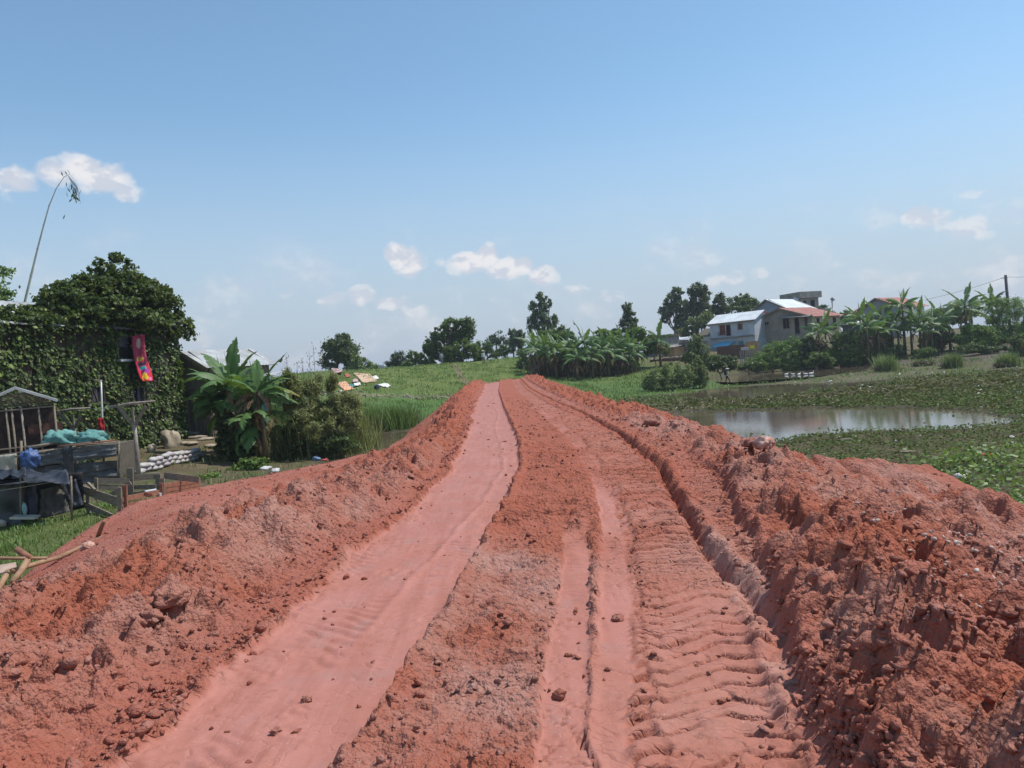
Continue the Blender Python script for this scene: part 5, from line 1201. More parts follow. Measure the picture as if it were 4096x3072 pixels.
# ================================================================== HILL, TREES, GROVE
def T_(name, label, base_px, D, lobes, n, size, leaf, r=.2, cat='tree', group=None, **k):
    if name in ('bush', 'bamboo_clump'):
        lobes = list(lobes) + [(l[0], base_px[1] - 6, l[2] * 1.05, 6.5) for l in lobes if l[1] < base_px[1] - 8]; n = int(n * 1.25)
    b = P(base_px[0], base_px[1], D); b.z = gz(b.x, b.y)
    return tree(name, label, b, [lob(*l[:4], D, l[4] if len(l) > 4 else 0) for l in lobes], n, size, LEAFN(leaf), r, cat, group, **k)
def LEAFN(x): return x
T_('tree', 'rounded dark tree on the left of the hill crest', (334, 372), 98, [(340, 344, 12, 9), (330, 352, 11, 11), (346, 352, 13, 14), (334, 362, 12, 9), (352, 360, 9, 11), (345, 337, 5, 4)], 6500, .42, 'dark', .25, clump=.3)
T_('tree', 'broad green bush-like tree touching the right side of the dark hill tree', (354, 372), 97, [(354, 362, 9, 9), (363, 364, 9, 6), (371, 367, 7, 4), (356, 369, 10, 4)], 3000, .36, 'scrub', .12)
T_('tree', 'low feathery tree left of the big tree on the hill', (397, 367), 104, [(398, 358, 7, 6), (391, 364, 6, 4), (404, 363, 6, 5)], 2000, .36, 'far', .12)
T_('tree', 'mid-green tree close to the left side of the big hill tree', (413, 366), 102, [(413, 357, 6, 6), (420, 360, 6, 6), (409, 364, 8, 4), (424, 364, 6, 4)], 2600, .36, 'mid', .12)
T_('tree', 'biggest broad crowned tree standing on the hill crest', (448, 364), 101, [(452, 327, 11, 9), (464, 328, 10, 11), (440, 334, 9, 7), (433, 345, 8, 9), (446, 344, 12, 9), (462, 340, 11, 8), (432, 357, 8, 8), (428, 348, 5, 5)], 11000, .44, 'mid', .38, clump=.26, inner=.45)
T_('tree', 'bright green dense bush tree in front of the big hill tree', (462, 364), 99.5, [(450, 352, 9, 7), (462, 347, 11, 7), (474, 350, 9, 8), (458, 357, 12, 6), (445, 359, 7, 5), (478, 357, 7, 5)], 8500, .38, 'bright', .15, clump=.24)
T_('tree', 'small sparse see-through tree right of the big hill tree', (495, 357), 118, [(497, 338, 8, 6), (490, 341, 5, 5), (503, 342, 5, 6)], 900, .38, 'far', .12, clump=.35)
T_('tree', 'dark low bushy tree below the sparse tree on the hill', (487, 358), 112, [(487, 349, 6, 7), (504, 351, 6, 6), (496, 354, 8, 4)], 2200, .4, 'dark', .12)
T_('gum_tree', 'left one of two small dark gum trees behind the hill crest', (513, 352), 125, [(513, 334, 4.5, 5), (513, 341, 5, 6), (512, 347, 4, 5)], 1700, .45, 'gum', .15, group='two small gum trees behind the hill')
T_('gum_tree', 'right one of two small dark gum trees behind the hill crest', (521, 352), 125, [(521, 335, 4.5, 5), (521, 342, 4.5, 5), (520, 347, 3, 4)], 1500, .45, 'gum', .15, group='two small gum trees behind the hill')
T_('gum_tree', 'tall slender gum tree rising behind the left of the banana grove', (546, 352), 112, [(541, 298, 5, 6), (543, 308, 6, 7), (533, 308, 5, 6), (540, 318, 8, 7), (532, 324, 5, 8), (551, 323, 6, 6), (555, 320, 3.5, 7), (543, 328, 9, 5), (550, 303, 2, 4)], 6500, .42, 'gum', .22, clump=.3, inner=.4, droop=.7, asp=.4)
T_('gum_tree', 'tall narrow gum tree behind the right of the banana grove', (628, 345), 115, [(627, 308, 5, 6), (629, 316, 6, 6), (627, 325, 8, 8), (633, 322, 5, 8), (625, 334, 9, 6), (637, 331, 4, 5), (616, 332, 5, 4)], 6000, .42, 'gum', .22, clump=.28, inner=.4)
for i, (lb, ls) in enumerate([('bright feathery bush at the left top of the banana grove', [(545, 338, 9, 7), (536, 344, 6, 6), (553, 334, 6, 5)]), ('bright green dome of foliage behind the banana grove, below the slender gum', [(562, 335, 9, 8), (568, 340, 8, 8), (556, 342, 8, 7)]),
                              ('green foliage behind the middle of the banana grove', [(604, 334, 9, 6), (613, 337, 8, 6), (596, 340, 8, 5)]), ('bright foliage behind the right end of the banana grove', [(636, 334, 8, 7), (644, 338, 6, 6), (628, 341, 8, 5)])]):
    T_('tree', lb, (ls[0][0], 362), 98 - i, ls, 3800, .34, 'bright', .12, clump=.25)
T_('gum_tree', 'left of the pair of big dark gum trees behind the shacks', (674, 345), 128, [(677, 293, 7, 6), (672, 301, 8, 8), (667, 310, 7, 8), (680, 305, 8, 8), (665, 318, 5, 5), (683, 316, 7, 9), (680, 326, 7, 7)], 8500, .5, 'gum', .3, group='pair of big gum trees behind the shacks', clump=.28, inner=.4, bark=M_PALEBARK)
T_('gum_tree', 'right of the pair of big dark gum trees, nearer the blue house', (698, 345), 128, [(696, 290, 7, 7), (704, 294, 7, 8), (698, 302, 10, 9), (695, 311, 8, 6), (703, 307, 6, 6)], 7500, .5, 'gum', .3, group='pair of big gum trees behind the shacks', clump=.28, inner=.45)
T_('tree', 'olive green rounded tree below the pair of gum trees', (700, 345), 122, [(700, 321, 10, 7), (692, 327, 9, 7), (707, 316, 6, 6), (686, 332, 8, 5)], 5000, .42, 'scrub', .2)
T_('tree', 'upright dark green tree left of the white roofed house', (720, 345), 134, [(719, 298, 5, 5), (719, 306, 7, 7), (715, 314, 8, 7), (724, 312, 6, 7)], 3800, .5, 'dark', .2)
T_('tree', 'wide spreading tree behind the white roofed house', (742, 345), 136, [(735, 302, 8, 6), (744, 299, 7, 6), (751, 305, 8, 6), (738, 310, 12, 6), (757, 306, 5, 4), (747, 311, 9, 5)], 5000, .48, 'mid', .25, clump=.26, inner=.4)
T_('tree', 'rounded dark bush tree showing right behind the concrete tower', (823, 320), 140, [(823, 309, 7, 4), (826, 313, 8, 4)], 900, .5, 'dark', .15)
T_('tree', 'dark tree between the grey house and the red roofed house', (848, 330), 125, [(847, 316, 7, 5), (853, 318, 7, 5), (845, 322, 8, 5)], 1800, .45, 'mid', .15)
T_('tree', 'far low green trees right of the red roofed house', (945, 330), 130, [(935, 313, 9, 4), (950, 311, 10, 5), (964, 316, 10, 6), (926, 317, 6, 4)], 3200, .5, 'mid', .15)

WS[0] = .62
# ---- banana grove at the end of the road
gg_ = 'banana grove beyond the end of the road'
GR = [(537, 378, 346, 86), (548, 381, 352, 84), (557, 382, 347, 83), (563, 379, 353, 85), (575, 378, 350, 85), (587, 378, 342, 85), (593, 377, 352, 84), (601, 377, 345, 86), (609, 376, 352, 86), (617, 375, 346, 88), (624, 374, 352, 88), (631, 373, 347, 90), (578, 377, 356, 82), (545, 378, 342, 90), (568, 374, 345, 91), (606, 372, 340, 92), (625, 372, 342, 94), (638, 371, 350, 93)]
GLAB = {0: 'leftmost banana plant of the grove beyond the road end, leaves fanned to the left', 2: 'banana plant with much dead brown leaf at the foremost edge of the grove', 5: 'banana plant with an upright rolled leaf, tallest of the grove', 9: 'banana plant with long arching leaves right of the middle of the grove', 17: 'rightmost banana plant of the grove, beside the brown wall'}
for i, (px, pb, pt, D) in enumerate(GR):
    b = P(px, pb, D); b.z = gz(b.x, b.y); top = P(px, pt, D).z
    banana(b, max(top - b.z, 1.4), GLAB.get(i, 'banana plant with dead brown leaves packed inside the grove beyond the road end'), 11, 6, 40 + i, 1.1, gg_, spear=(i in (0, 5, 3, 9)))
T_('bush', 'dark leafy undergrowth filling the left half of the banana grove', (560, 375), 88, [(545, 360, 10, 9), (560, 358, 11, 10), (575, 359, 11, 10), (552, 367, 12, 7)], 5500, .34, 'dark', .05, 'bush', clump=.25)
T_('bush', 'dark leafy undergrowth filling the right half of the banana grove', (608, 373), 90, [(590, 358, 10, 9), (604, 356, 11, 10), (618, 355, 11, 9), (630, 357, 9, 9), (610, 366, 16, 7)], 5500, .34, 'dark', .05, 'bush', clump=.25)
c = P(585, 376, 84); root = empty('dead_leaf_litter', (c.x, c.y, gz(c.x, c.y)), 0, 'dry brown skirt of dead leaves along the foot of the banana grove', 'dead leaves')
n = 3600; t = rng_.uniform(0, 1, n); px0 = 530 + 106 * t; pts = []
for a in np.linspace(0, 1, 24):
    q = P(532 + 104 * a, 370, 84.0 + 6 * a); pts.append((q.x, q.y, gz(q.x, q.y)))
pts = np.array(pts); ii = t * 23; i0 = ii.astype(int).clip(0, 22); fr_ = (ii - i0)[:, None]; pc = pts[i0] * (1 - fr_) + pts[i0 + 1] * fr_
pc = pc + np.stack([rng_.normal(0, .4, n), rng_.normal(0, 1.0, n), rng_.uniform(0, 1.0, n) ** 1.3 * (1.2 + 1.0 * np.sin(t * 40) ** 2)], 1) - np.array(root.location)
o = cards('dry_leaves', pc, np.stack([rng_.normal(0, .4, n), rng_.normal(0, .4, n), -np.ones(n)], 1), rdir(n), .55, .10, leafmat('dead_banana_leaf', (.035, .022, .014), (.11, .07, .04), (.24, .17, .10), .15), root); o['kind'] = 'stuff'; root['kind'] = 'stuff'
T_('bush', 'brown and green brush at the left foot of the banana grove', (528, 372), 90, [(527, 357, 7, 7), (534, 363, 7, 8), (522, 352, 6, 4)], 2400, .3, 'scrub', .05, 'bush')
b = P(660, 356, 92); b.z = gz(b.x, b.y); banana(b, 3.4, 'lone banana plant standing by the shacks, right of the grove', 8, 3, 70, 1.1)
T_('bush', 'dark green leafy shrub round the lone banana plant by the shacks', (656, 356), 93, [(655, 346, 9, 7), (662, 350, 8, 5), (649, 343, 6, 5)], 2400, .3, 'mid', .05, 'bush')

# ---- scrub and bushes on the far shore
T_('bush', 'wide grey-green bush at the water side, left of the walking person', (668, 390), 69, [(660, 376, 12, 11), (673, 373, 11, 13), (650, 381, 8, 9), (684, 376, 10, 12), (666, 384, 18, 7)], 8500, .26, 'scrub', .06, 'bush', clump=.25, asp=.3)
T_('bush', 'taller dark tip of scrub standing right against the wide bush', (700, 386), 70, [(697, 368, 7, 13), (702, 374, 6, 12), (694, 380, 9, 7)], 4200, .25, 'scrub', .06, 'bush', clump=.25, asp=.3)
T_('bush', 'tall loose shrub growing below the brown wall of the blue house', (697, 366), 84, [(695, 345, 6, 9), (701, 352, 8, 8), (690, 355, 8, 8), (705, 361, 9, 6), (699, 338, 4, 4)], 4500, .3, 'scrub', .08, 'bush', clump=.28)
T_('bush', 'low dark spreading bush in front of the brown wall', (722, 370), 82, [(715, 361, 9, 7), (727, 361, 9, 5), (733, 360, 5, 4), (711, 366, 9, 4)], 3200, .28, 'dark', .06, 'bush')
T_('bush', 'big feathery light green bush in front of the grey house', (770, 370), 90, [(777, 349, 12, 9), (765, 357, 12, 9), (754, 362, 10, 6), (786, 353, 12, 11), (773, 362, 16, 8), (793, 345, 8, 9)], 11000, .3, 'bright', .08, 'bush', clump=.22, asp=.3)
T_('bush', 'low creeping bush at the right end of the stake fence', (748, 370), 87, [(748, 366, 8, 4), (757, 367, 9, 5), (742, 367, 5, 3)], 2500, .26, 'mid', .05, 'bush')
T_('bush', 'dark tangled shrub mass below the windows of the grey house', (806, 368), 91, [(800, 350, 8, 10), (810, 345, 9, 9), (820, 352, 10, 12), (806, 360, 14, 7), (826, 360, 10, 8)], 9000, .32, 'dark', .08, 'bush', clump=.26)
T_('bush', 'glossy large-leaved green plants at the stream below the grey house', (822, 366), 87, [(818, 358, 8, 6), (826, 362, 8, 5), (812, 363, 7, 4)], 1500, .55, 'mid', .05, 'bush', asp=.8)
T_('bush', 'dark bush with light green top beside the white container', (842, 366), 89, [(838, 340, 9, 9), (848, 338, 8, 8), (843, 350, 12, 9), (832, 355, 8, 9), (855, 342, 7, 7)], 7000, .32, 'mid', .08, 'bush', clump=.26)
T_('bush', 'shadowy undergrowth along the bank below the red roofed house', (880, 364), 90, [(862, 356, 10, 7), (878, 357, 12, 7), (895, 355, 10, 6), (846, 360, 8, 6)], 6000, .32, 'dark', .05, 'bush')
T_('bush', 'drooping palm-like tuft on the bank under the red roofed house', (925, 357), 86, [(924, 352, 9, 5), (931, 353, 7, 4)], 2600, .5, 'mid', .05, 'bush', asp=.12, droop=.8)
T_('bush', 'leafy shrub between the bananas and the bamboo on the far bank', (955, 345), 92, [(944, 336, 6, 6), (952, 338, 7, 6), (938, 341, 5, 4)], 2600, .3, 'mid', .05, 'bush')
T_('bush', 'large pale green shrub mass left of the bamboo', (975, 346), 88, [(968, 331, 8, 7), (978, 333, 9, 8), (989, 335, 9, 8), (962, 339, 8, 6), (975, 342, 14, 5)], 9000, .32, 'bright', .06, 'bush', clump=.26)
T_('bamboo_clump', 'big feathery bamboo clump at the right edge of the view', (1005, 345), 92, [(1000, 306, 12, 8), (1012, 310, 14, 12), (992, 314, 9, 12), (1005, 324, 16, 13), (1022, 315, 10, 16), (1018, 333, 12, 10), (995, 333, 12, 9), (1030, 325, 10, 18)], 15000, .36, 'bright', .08, 'bamboo', clump=.24, asp=.22, droop=.2)
T_('bush', 'low dark bushes at the foot of the bank below the bamboo', (990, 352), 84, [(970, 348, 12, 4), (985, 350, 10, 4), (1000, 349, 9, 3)], 2600, .28, 'dark', .04, 'bush')
T_('bush', 'dark bush cut by the right edge of the photo at mid height', (1020, 352), 76, [(1022, 345, 8, 12), (1014, 352, 5, 6)], 2500, .28, 'scrub', .04, 'bush')
for i, (px, py, D, h, lb) in enumerate([(885, 369, 71, 1.7, 'biggest tussock of rushes on the mud, below the leftmost bananas'), (950, 367, 70, 1.5, 'dark upright tussock standing on the brown mud'), (1008, 373, 64, 1.4, 'wide dark tussock near the right edge on the mud'), (924, 364, 76, .8, 'smallest brown tussock on the mud between two bigger ones')]):
    b = P(px, py, D); b.z = gz(b.x, b.y); sp = [b + Vector((random.gauss(0, .35), random.gauss(0, .35), 0)) for _ in range(6)]
    r_ = reeds('rush_tussock', lb, 'tussock', sp[:4], 420, h, .28, .06, 'scrub', .5, .4, group='tussocks on the far mud')
    m_ = [(0, 0, .2, 1.3, .9, .35)]; foliage('dead_base', m_, 900, .35, LEAF['dry'], r_, asp=.15)

# ---- bananas in front of the red roofed house
BG = [(862, 348, 318, 90, 9, 'leftmost of the tall bananas before the red roofed house, leaf bent far left'), (875, 350, 322, 92, 8, 'banana with dark stem just left of the red roofed house gable'), (884, 350, 317, 91, 9, 'banana crown covering the gable of the red roofed house'), (893, 350, 320, 93, 8, 'banana right under the gable, stem dark and straight'), (905, 348, 304, 91, 10, 'tallest banana before the red roofed house, leaves above its roof'), (921, 349, 318, 89, 9, 'banana with yellow dead leaves right of the white corner'), (932, 347, 322, 88, 8, 'short banana leaning right beyond the white wall'), (941, 340, 319, 91, 9, 'banana with wide arching leaves between the house and the pole')]
for i, (px, pb, pt, D, n, lb) in enumerate(BG):
    b = P(px, pb, D); b.z = gz(b.x, b.y) - .1; banana(b, P(px, pt, D).z - b.z, lb, n, 3, 80 + i, 1.25, 'tall bananas before the red roofed house', spear=True)
T_('bush', 'broad leafy bushes between the tall bananas, left part', (872, 352), 94, [(864, 340, 9, 9), (874, 342, 10, 9), (884, 341, 9, 10), (868, 330, 7, 7), (880, 332, 7, 6)], 6500, .34, 'mid', .06, 'bush', clump=.26)
T_('bush', 'dark leafy bushes under the bananas, right of the white pillar', (915, 350), 93, [(898, 348, 7, 4), (928, 340, 8, 8), (938, 338, 8, 9)], 6500, .34, 'mid', .06, 'bush', clump=.26)
for i, (px, pb, pt, D) in enumerate([(868, 349, 326, 88), (879, 350, 330, 89), (899, 350, 327, 90), (912, 349, 324, 91), (926, 347, 330, 88), (936, 345, 326, 92), (950, 342, 323, 92)]):
    b = P(px, pb, D); b.z = gz(b.x, b.y) - .1; banana(b, P(px, pt, D).z - b.z, 'lower banana plant half hidden among the tall bananas before the red roofed house', 9, 3, 150 + i, 1.1, 'lower bananas before the red roofed house', spear=False)
for i, (px, pb, pt, D, lb, s) in enumerate([(967, 338, 305, 90, 'big banana plant with leaves spread like a star left of the utility pole', 1.6), (973, 338, 312, 91, 'banana plant half hidden by the star-shaped one', 1.2), (994, 338, 302, 95, 'banana plant rising out of the bamboo beside the utility pole', 1.2), (820, 350, 331, 90, 'banana with pale drooping leaf in the shrubs under the grey house', 1.1), (826, 345, 327, 93, 'banana right at the corner of the grey house', 1.1)]):
    b = P(px, pb, D); b.z = gz(b.x, b.y) - .1; banana(b, P(px, pt, D).z - b.z, lb, 11, 4, 120 + i, s, None)

# ================================================================== FAR VILLAGE
M_GREYW = mat('grey_plaster', (.38, .335, .27), (.27, .235, .19), .8, .95, .01, 8)
M_BLUEW = mat('pale_blue_wall', (.58, .61, .64), (.44, .46, .49), .8, .9, .005, 8)
M_BLUED = mat('dull_blue_wall', (.27, .33, .40), (.22, .27, .33), .8, .9)
M_YEL = mat('sunlit_cream_wall', (.50, .44, .30), (.38, .33, .22), .8, .95, .01, 8)
M_BRICKW = mat('brown_brick_wall', (.20, .11, .075), (.13, .075, .055), 2, .95, .02, 10)
M_OCHRE = mat('ochre_wall', (.52, .33, .17), (.42, .25, .13), 1.2, .95)
M_WHITEW = mat('white_wall', (.68, .68, .66), (.52, .52, .5), .8, .9)
M_REDW = mat('red_brown_shutter', (.20, .06, .045), (.14, .045, .035), 3, .8)
M_TILE = mat('red_roof_sheet', (.34, .11, .075), (.40, .21, .16), 1.6, .8, .01, 5)
M_BTIN = mat('bluish_tin', (.30, .34, .38), (.22, .25, .29), 1, .5)
def hp(a, D, z): p = P(a, 350, D); return (p.x, p.y, z)
# grey house with rusty roof
H = House('grey_house', 'long grey plastered house with low rusty red roof and side wall coloured cream as sunlit', hp(754, 112, 1.55), hp(814, 104.5, 1.55), 7.4, 4.05, M_GREYW, sink=1.5)
H.walls('gable_y', 1.55); H.roof('gable_y', 1.55, M_RUST, .5, .5, 14)
for (xa, xb, ya, yb, k, lb) in [(764, 769.5, 322, 324.5, 'window', 'small slot window'), (782.5, 790, 318.5, 328, 'window', None), (794, 800.5, 318, 334, 'door', 'tall dark doorway'), (804, 808.5, 317, 329, 'window', None)]:
    u0, z1 = H.wp(xa, ya); u1, z0 = H.wp(xb, yb); H.opening('f', u0, u1, z0, z1, k, M_CONC, M_DARKIN, lb, 1 if k == 'window' else 0)
mb = MB(); u0, z0 = H.wp(782, 318); u1, z1 = H.wp(812, 315); mb.hexa([(u0 - .2, -1.0, z0 - .05), (u1, -1.0, z1 - .2), (u1, 0, z1), (u0 - .2, 0, z0 + .25)] + [(u0 - .2, -1.0, z0 + .02), (u1, -1.0, z1 - .12), (u1, 0, z1 + .08), (u0 - .2, 0, z0 + .33)]); mb.build('canopy', M_CONC, H.root)
cw = MB(); cw.quad((H.W + .012, 0, -1), (H.W + .012, 7.4, -1), (H.W + .012, 7.4, 4.0), (H.W + .012, 0, 4.0)); cw.build('lit_side_face', M_YEL, H.root)  # sunlit side put into colour: cream sheet over the grey plaster
for k, (a, b) in enumerate([(1.2, 1.9), (3.4, 4.1), (5.4, 6.2)]): H.opening('r', a, b, 2.0, 3.7, 'window', M_REDW, M_DARKIN, None, 1)
mb = MB(); mb.quad((.4, -.02, 1.8), (7.4, -.02, 1.75), (7.4, -.02, 1.85), (.4, -.02, 1.9)); mb.build('ledge', M_CONC, H.root)
mb = MB(); mb.tube([(9.0, 6.5, 5.1), (9.05, 6.5, 6.1)], .03, 5); mb.tube([(8.9, 6.4, 5.9), (9.3, 6.7, 6.3)], .08, 5); tag(mb.build('aerial', M_BTIN, H.root))
# pale blue two storey house
H = House('blue_house', 'two storey pale blue house with white tin roof and red railing upstairs', hp(711.5, 113, 1.0), hp(756, 108, 1.0), 5.5, 4.95, M_BLUEW, sink=1.5)
H.walls('gable_x', 1.2); H.roof('gable_x', 1.2, M_WHITER, .35, .5, 18)
for (xa, xb, ya, yb, k, fm, pm, lb) in [(737.5, 743, 323.5, 329, 'window', M_CONC, M_REDW, 'small window with red-brown shutter'), (726, 731, 325, 335, 'door', M_REDW, M_DARKIN, 'dark upstairs door'), (719.5, 725.5, 325.5, 334, 'door', M_REDW, M_REDW, 'open red-brown loggia'), (738.5, 744, 341, 346, 'window', M_CONC, M_TEAL, 'teal shuttered window downstairs')]:
    u0, z1 = H.wp(xa, ya); u1, z0 = H.wp(xb, yb); H.opening('f', u0, u1, z0, z1, k, fm, pm, lb, 0)
mb = MB(); z = H.wp(730, 337)[1]; mb.box((H.W / 2, -.25, z), (H.W + .1, .5, .10)); mb.build('floor_slab', M_CONC, H.root)
u0, z1 = H.wp(719, 331.5); u1, z0 = H.wp(726, 335)
for i in range(7): mb = MB(); mb.box((u0 + (u1 - u0) * i / 6, -.3, (z0 + z1) / 2), (.05, .05, z1 - z0)); mb.build('baluster', M_REDW, H.root)
o = drape('awning_sheet', (H.wp(717, 347)[0], -1.8, H.wp(717, 347)[1]), (H.wp(734, 345.5)[0], -1.8, H.wp(734, 345.5)[1]), (H.wp(736, 342)[0], -.1, H.wp(736, 341)[1]), (H.wp(721, 343)[0], -.1, H.wp(721, 342)[1]), mat('bright_blue_sheet', (.16, .52, .70), (.12, .45, .62), 2, .5), H.root, .05, .03, 12, 31, 4); o['label'] = 'bright blue plastic awning'
# blue gable house behind
H = House('gabled_house', 'dull blue gabled house with shining white roof rising behind the grey house', hp(754, 126, 1.6), hp(791, 121, 1.6), 8, 6.1, M_BLUED, sink=1)
H.walls('gable_y', 1.8); H.roof('gable_y', 1.8, M_WHITER, .5, .45, 12, mats=(M_BTIN, M_WHITER))
u0, z1 = H.wp(760, 314); u1, z0 = H.wp(764.5, 318); H.opening('f', u0, u1, z0, z1, 'window', M_WHITEW, M_GLASS, 'white framed window', 1)
u0, z1 = H.wp(768, 313); u1, z0 = H.wp(774, 316.5); H.opening('f', u0, u1, z0, z1, 'window', M_CONC, M_GLASS, None, 1)
# concrete tower
H = House('concrete_tower', 'unfinished concrete upper storey with flat slab roof rising behind the grey house', hp(787, 142, 2.0), hp(804, 138, 2.0), 4.2, 8.1, mat('bare_concrete', (.36, .33, .27), (.26, .235, .19), 1, .95, .01, 8), 'building', sink=1)
H.walls(); H.roof('slab', 1.15, M_CONC, .45)
u0, z1 = H.wp(791.5, 294); u1, z0 = H.wp(796.5, 302); H.opening('f', u0, u1, z0, z1, 'window', M_REDW, M_REDW, 'red-brown opening', 0)
H.opening('r', .5, 1.3, 5.8, 7.7, 'window', M_CONC, M_DARKIN, None, 0); H.opening('r', 2.2, 3.3, 5.6, 7.8, 'window', M_CONC, M_DARKIN, None, 0)
mb = MB(); mb.box((H.W + .9, 2.2, 5.0), (1.8, 4.6, .18)); mb.box((H.W + 1.75, 2.2, 5.5), (.1, 4.6, .85)); mb.box((H.W + .9, -.05, 5.5), (1.6, .1, .85)); mb.build('balcony', M_CONC, H.root)
mb = MB(); mb.tube([(H.W - .5, -.3, 8.2), (H.W - .45, -.42, 8.3)], [.5, .62], 12); mb.tube([(H.W - .45, -.42, 8.3), (H.W - .2, -.1, 7.6)], .03, 5); mb.build('satellite_dish', M_WHITEW, H.root)
# red roofed house
H = House('red_roofed_house', 'tall pale house with red tin roof behind the tall bananas', hp(862, 118, -.2), hp(903, 113, -.2), 7.6, 6.6, mat('shaded_gable_wall', (.33, .36, .36), (.26, .28, .28), .8, .9), sink=1)  # wall colour greyed to carry the shade on the gable
H.walls('gable_y', 1.5); H.roof('gable_y', 1.5, M_TILE, .55, .45, 16)
cw = MB(); cw.quad((H.W + .012, 0, -1), (H.W + .012, 7.6, -1), (H.W + .012, 7.6, 6.5), (H.W + .012, 0, 6.5)); cw.build('lit_side_face', M_WHITEW, H.root)  # white sheet colours this side as sunlit against the greyed gable
mb = MB(); mb.box((H.W - .1, -.22, 2.2), (.5, .4, 5.6)); mb.build('corner_pillar', M_WHITEW, H.root)
mb = MB(); mb.quad((.3, -.03, -.8), (4, -.03, -.8), (4, -.03, 1.9), (.3, -.03, 1.9)); mb.build('lower_wall', mat('rust_red_wall', (.30, .13, .09), (.2, .1, .07)), H.root)
u0, z1 = H.wp(884, 307); u1, z0 = H.wp(889, 313); H.opening('f', u0, u1, z0, z1, 'window', M_CONC, M_GLASS)
H.opening('r', 2, 3.2, 3.4, 4.8, 'window', M_CONC, M_GLASS); H.opening('r', 5.0, 6.2, 3.4, 4.8, 'window', M_CONC, M_GLASS)
H = House('roof_wing', 'lower tile roofed wing at the left of the red roofed house', hp(856, 122, 0), hp(872, 118, 0), 4.5, 6.3, M_OCHRE, sink=1); H.walls('gable_x', 1.1); H.roof('gable_x', 1.1, M_TILE, .4, .5, 8)
H = House('low_shed', 'low dark shed with a bright white tin roof between the two big houses', hp(844, 104, .8), hp(864, 101, .8), 3, 3.2, mat('dark_shed_wall', (.12, .12, .125), (.08, .08, .085)), 'shed', sink=1); H.walls(); H.roof('shed', .35, M_WHITER, .3, n=8); H.opening('f', 1.0, 1.5, 1.4, 2.6, 'window', M_CONC, M_DARKIN)
# shacks on the left of the village
def shack(name, label, xa, xb, D, z0, h, L, wm, roof, rise, rm, cat='shack', ops=()):
    H = House(name, label, hp(xa, D, z0), hp(xb, D - 2, z0), L, h, wm, cat, sink=1.5); H.walls('flat' if roof in ('slab', 'shed') else roof, rise); H.roof(roof, rise, rm, .25, .5, 8)
    for (a, b, c, d) in ops: H.opening('f', a, b, c, d, 'window', M_WOODG, M_DARKIN)
    return H
shack('grey_shack', 'grey concrete shack with dark flat roof, leftmost building of the village', 643, 657, 108, 1.2, 3.2, 5, M_CONC, 'slab', .25, M_PLANKO, ops=((.5, 1.1, 1.4, 2.3),))
shack('brown_shack', 'brown walled shack with white tin roof strip next to the grey one', 658, 675, 112, 1.2, 2.6, 4, M_BRICKW, 'shed', .4, M_WHITER)
shack('plank_roof_shack', 'low brick shack with a heap of planks and stones on its roof', 661, 674, 100, .7, 2.0, 4, M_OCHRE, 'shed', .5, M_CONC, ops=((.6, 1.2, .9, 1.6),))
shack('rusty_shack', 'shack with dark rusty front under a pale roof behind the plank roofed one', 673, 693, 112, 1.4, 1.9, 4, M_BRICKW, 'shed', .4, M_CONC)
shack('grey_block_shack', 'small pale grey block shack at the right of the brick one', 679, 690, 100, .6, 2.6, 3, M_CONC, 'slab', .15, M_CONC, ops=((-.0 + .2, .7, .8, 1.6),))
shack('white_shack', 'white walled shack with brown pitched roof left of the blue house', 699, 714, 116, 1.8, 2.6, 4, M_WHITEW, 'gable_x', .9, M_PLANKO)
H = House('brown_wall', 'brown brick yard wall below the blue house', hp(717, 101, .6), hp(745, 98, .7), .25, 1.75, M_BRICKW, 'wall', sink=1); H.walls(name='wall')
H = House('brown_wall', 'long low brown wall with rubble on top beside the banana grove', hp(649, 97, .1), hp(690, 96, .1), .3, 1.2, M_BRICKW, 'wall', sink=1.5); H.walls(name='wall')
n = 40
mb = MB()
for i in range(n): mb.blob((H.W * random.random(), random.uniform(0, .3), 1.25 + random.uniform(-.03, .1)), (.18, .12, .08), i, 6, 4, .3)
mb.build('rubble', M_WSTONE, H.root)['kind'] = 'stuff'
for i in range(7): mb = MB(); x = .5 + i * .6; mb.beam((x, .1, 1.25), (x + random.uniform(.4, .9), .2, 1.3 + random.uniform(0, .7)), .06, .08); mb.build('plank', M_WOODG, H.root)
H = House('ochre_wall', 'short ochre wall corner left of the grey house', hp(745.5, 103, .6), hp(757, 100, .6), .3, 2.1, M_OCHRE, 'wall', sink=1.5); H.walls(name='wall')
# stake fence
M_STAKE = mat('pale_stake', (.46, .45, .44), (.30, .29, .28), 5, .9)
a, b = P(740.5, 360, 93), P(765, 356, 91); a.z = gz(a.x, a.y); b.z = gz(b.x, b.y); root = empty('stake_fence', a, 0, 'grey stake fence below the ochre wall with washing on it', 'fence'); n = 14
top0, top1 = P(741, 350.5, 93).z, P(765, 349, 91).z
for i in range(n):
    t = i / (n - 1); p = a.lerp(b, t) - a; h = (top0 + (top1 - top0) * t) - (a.z + p.z) + random.uniform(-.12, .12)
    mb = MB(); mb.beam(p - Vector((0, 0, .3)), p + Vector((random.uniform(-.04, .04), 0, max(h, .8))), .085, .06, .1); mb.build('stake', M_STAKE, root)
for k in (.35, .8): mb = MB(); mb.beam((0, .06, 1.2 * k), (b - a) + Vector((0, .06, 1.1 * k)), .04, .06); mb.build('rail', M_WOODG, root)
def cloth_px(name, q, D, m_, label, cat='cloth', wr=.03, grp=None):
    o = drape(name, P(*q[0], D), P(*q[1], D), P(*q[2], D), P(*q[3], D), m_, None, wr, 0, 10, random.randint(0, 50), 3); return tag(o, label, cat, grp)
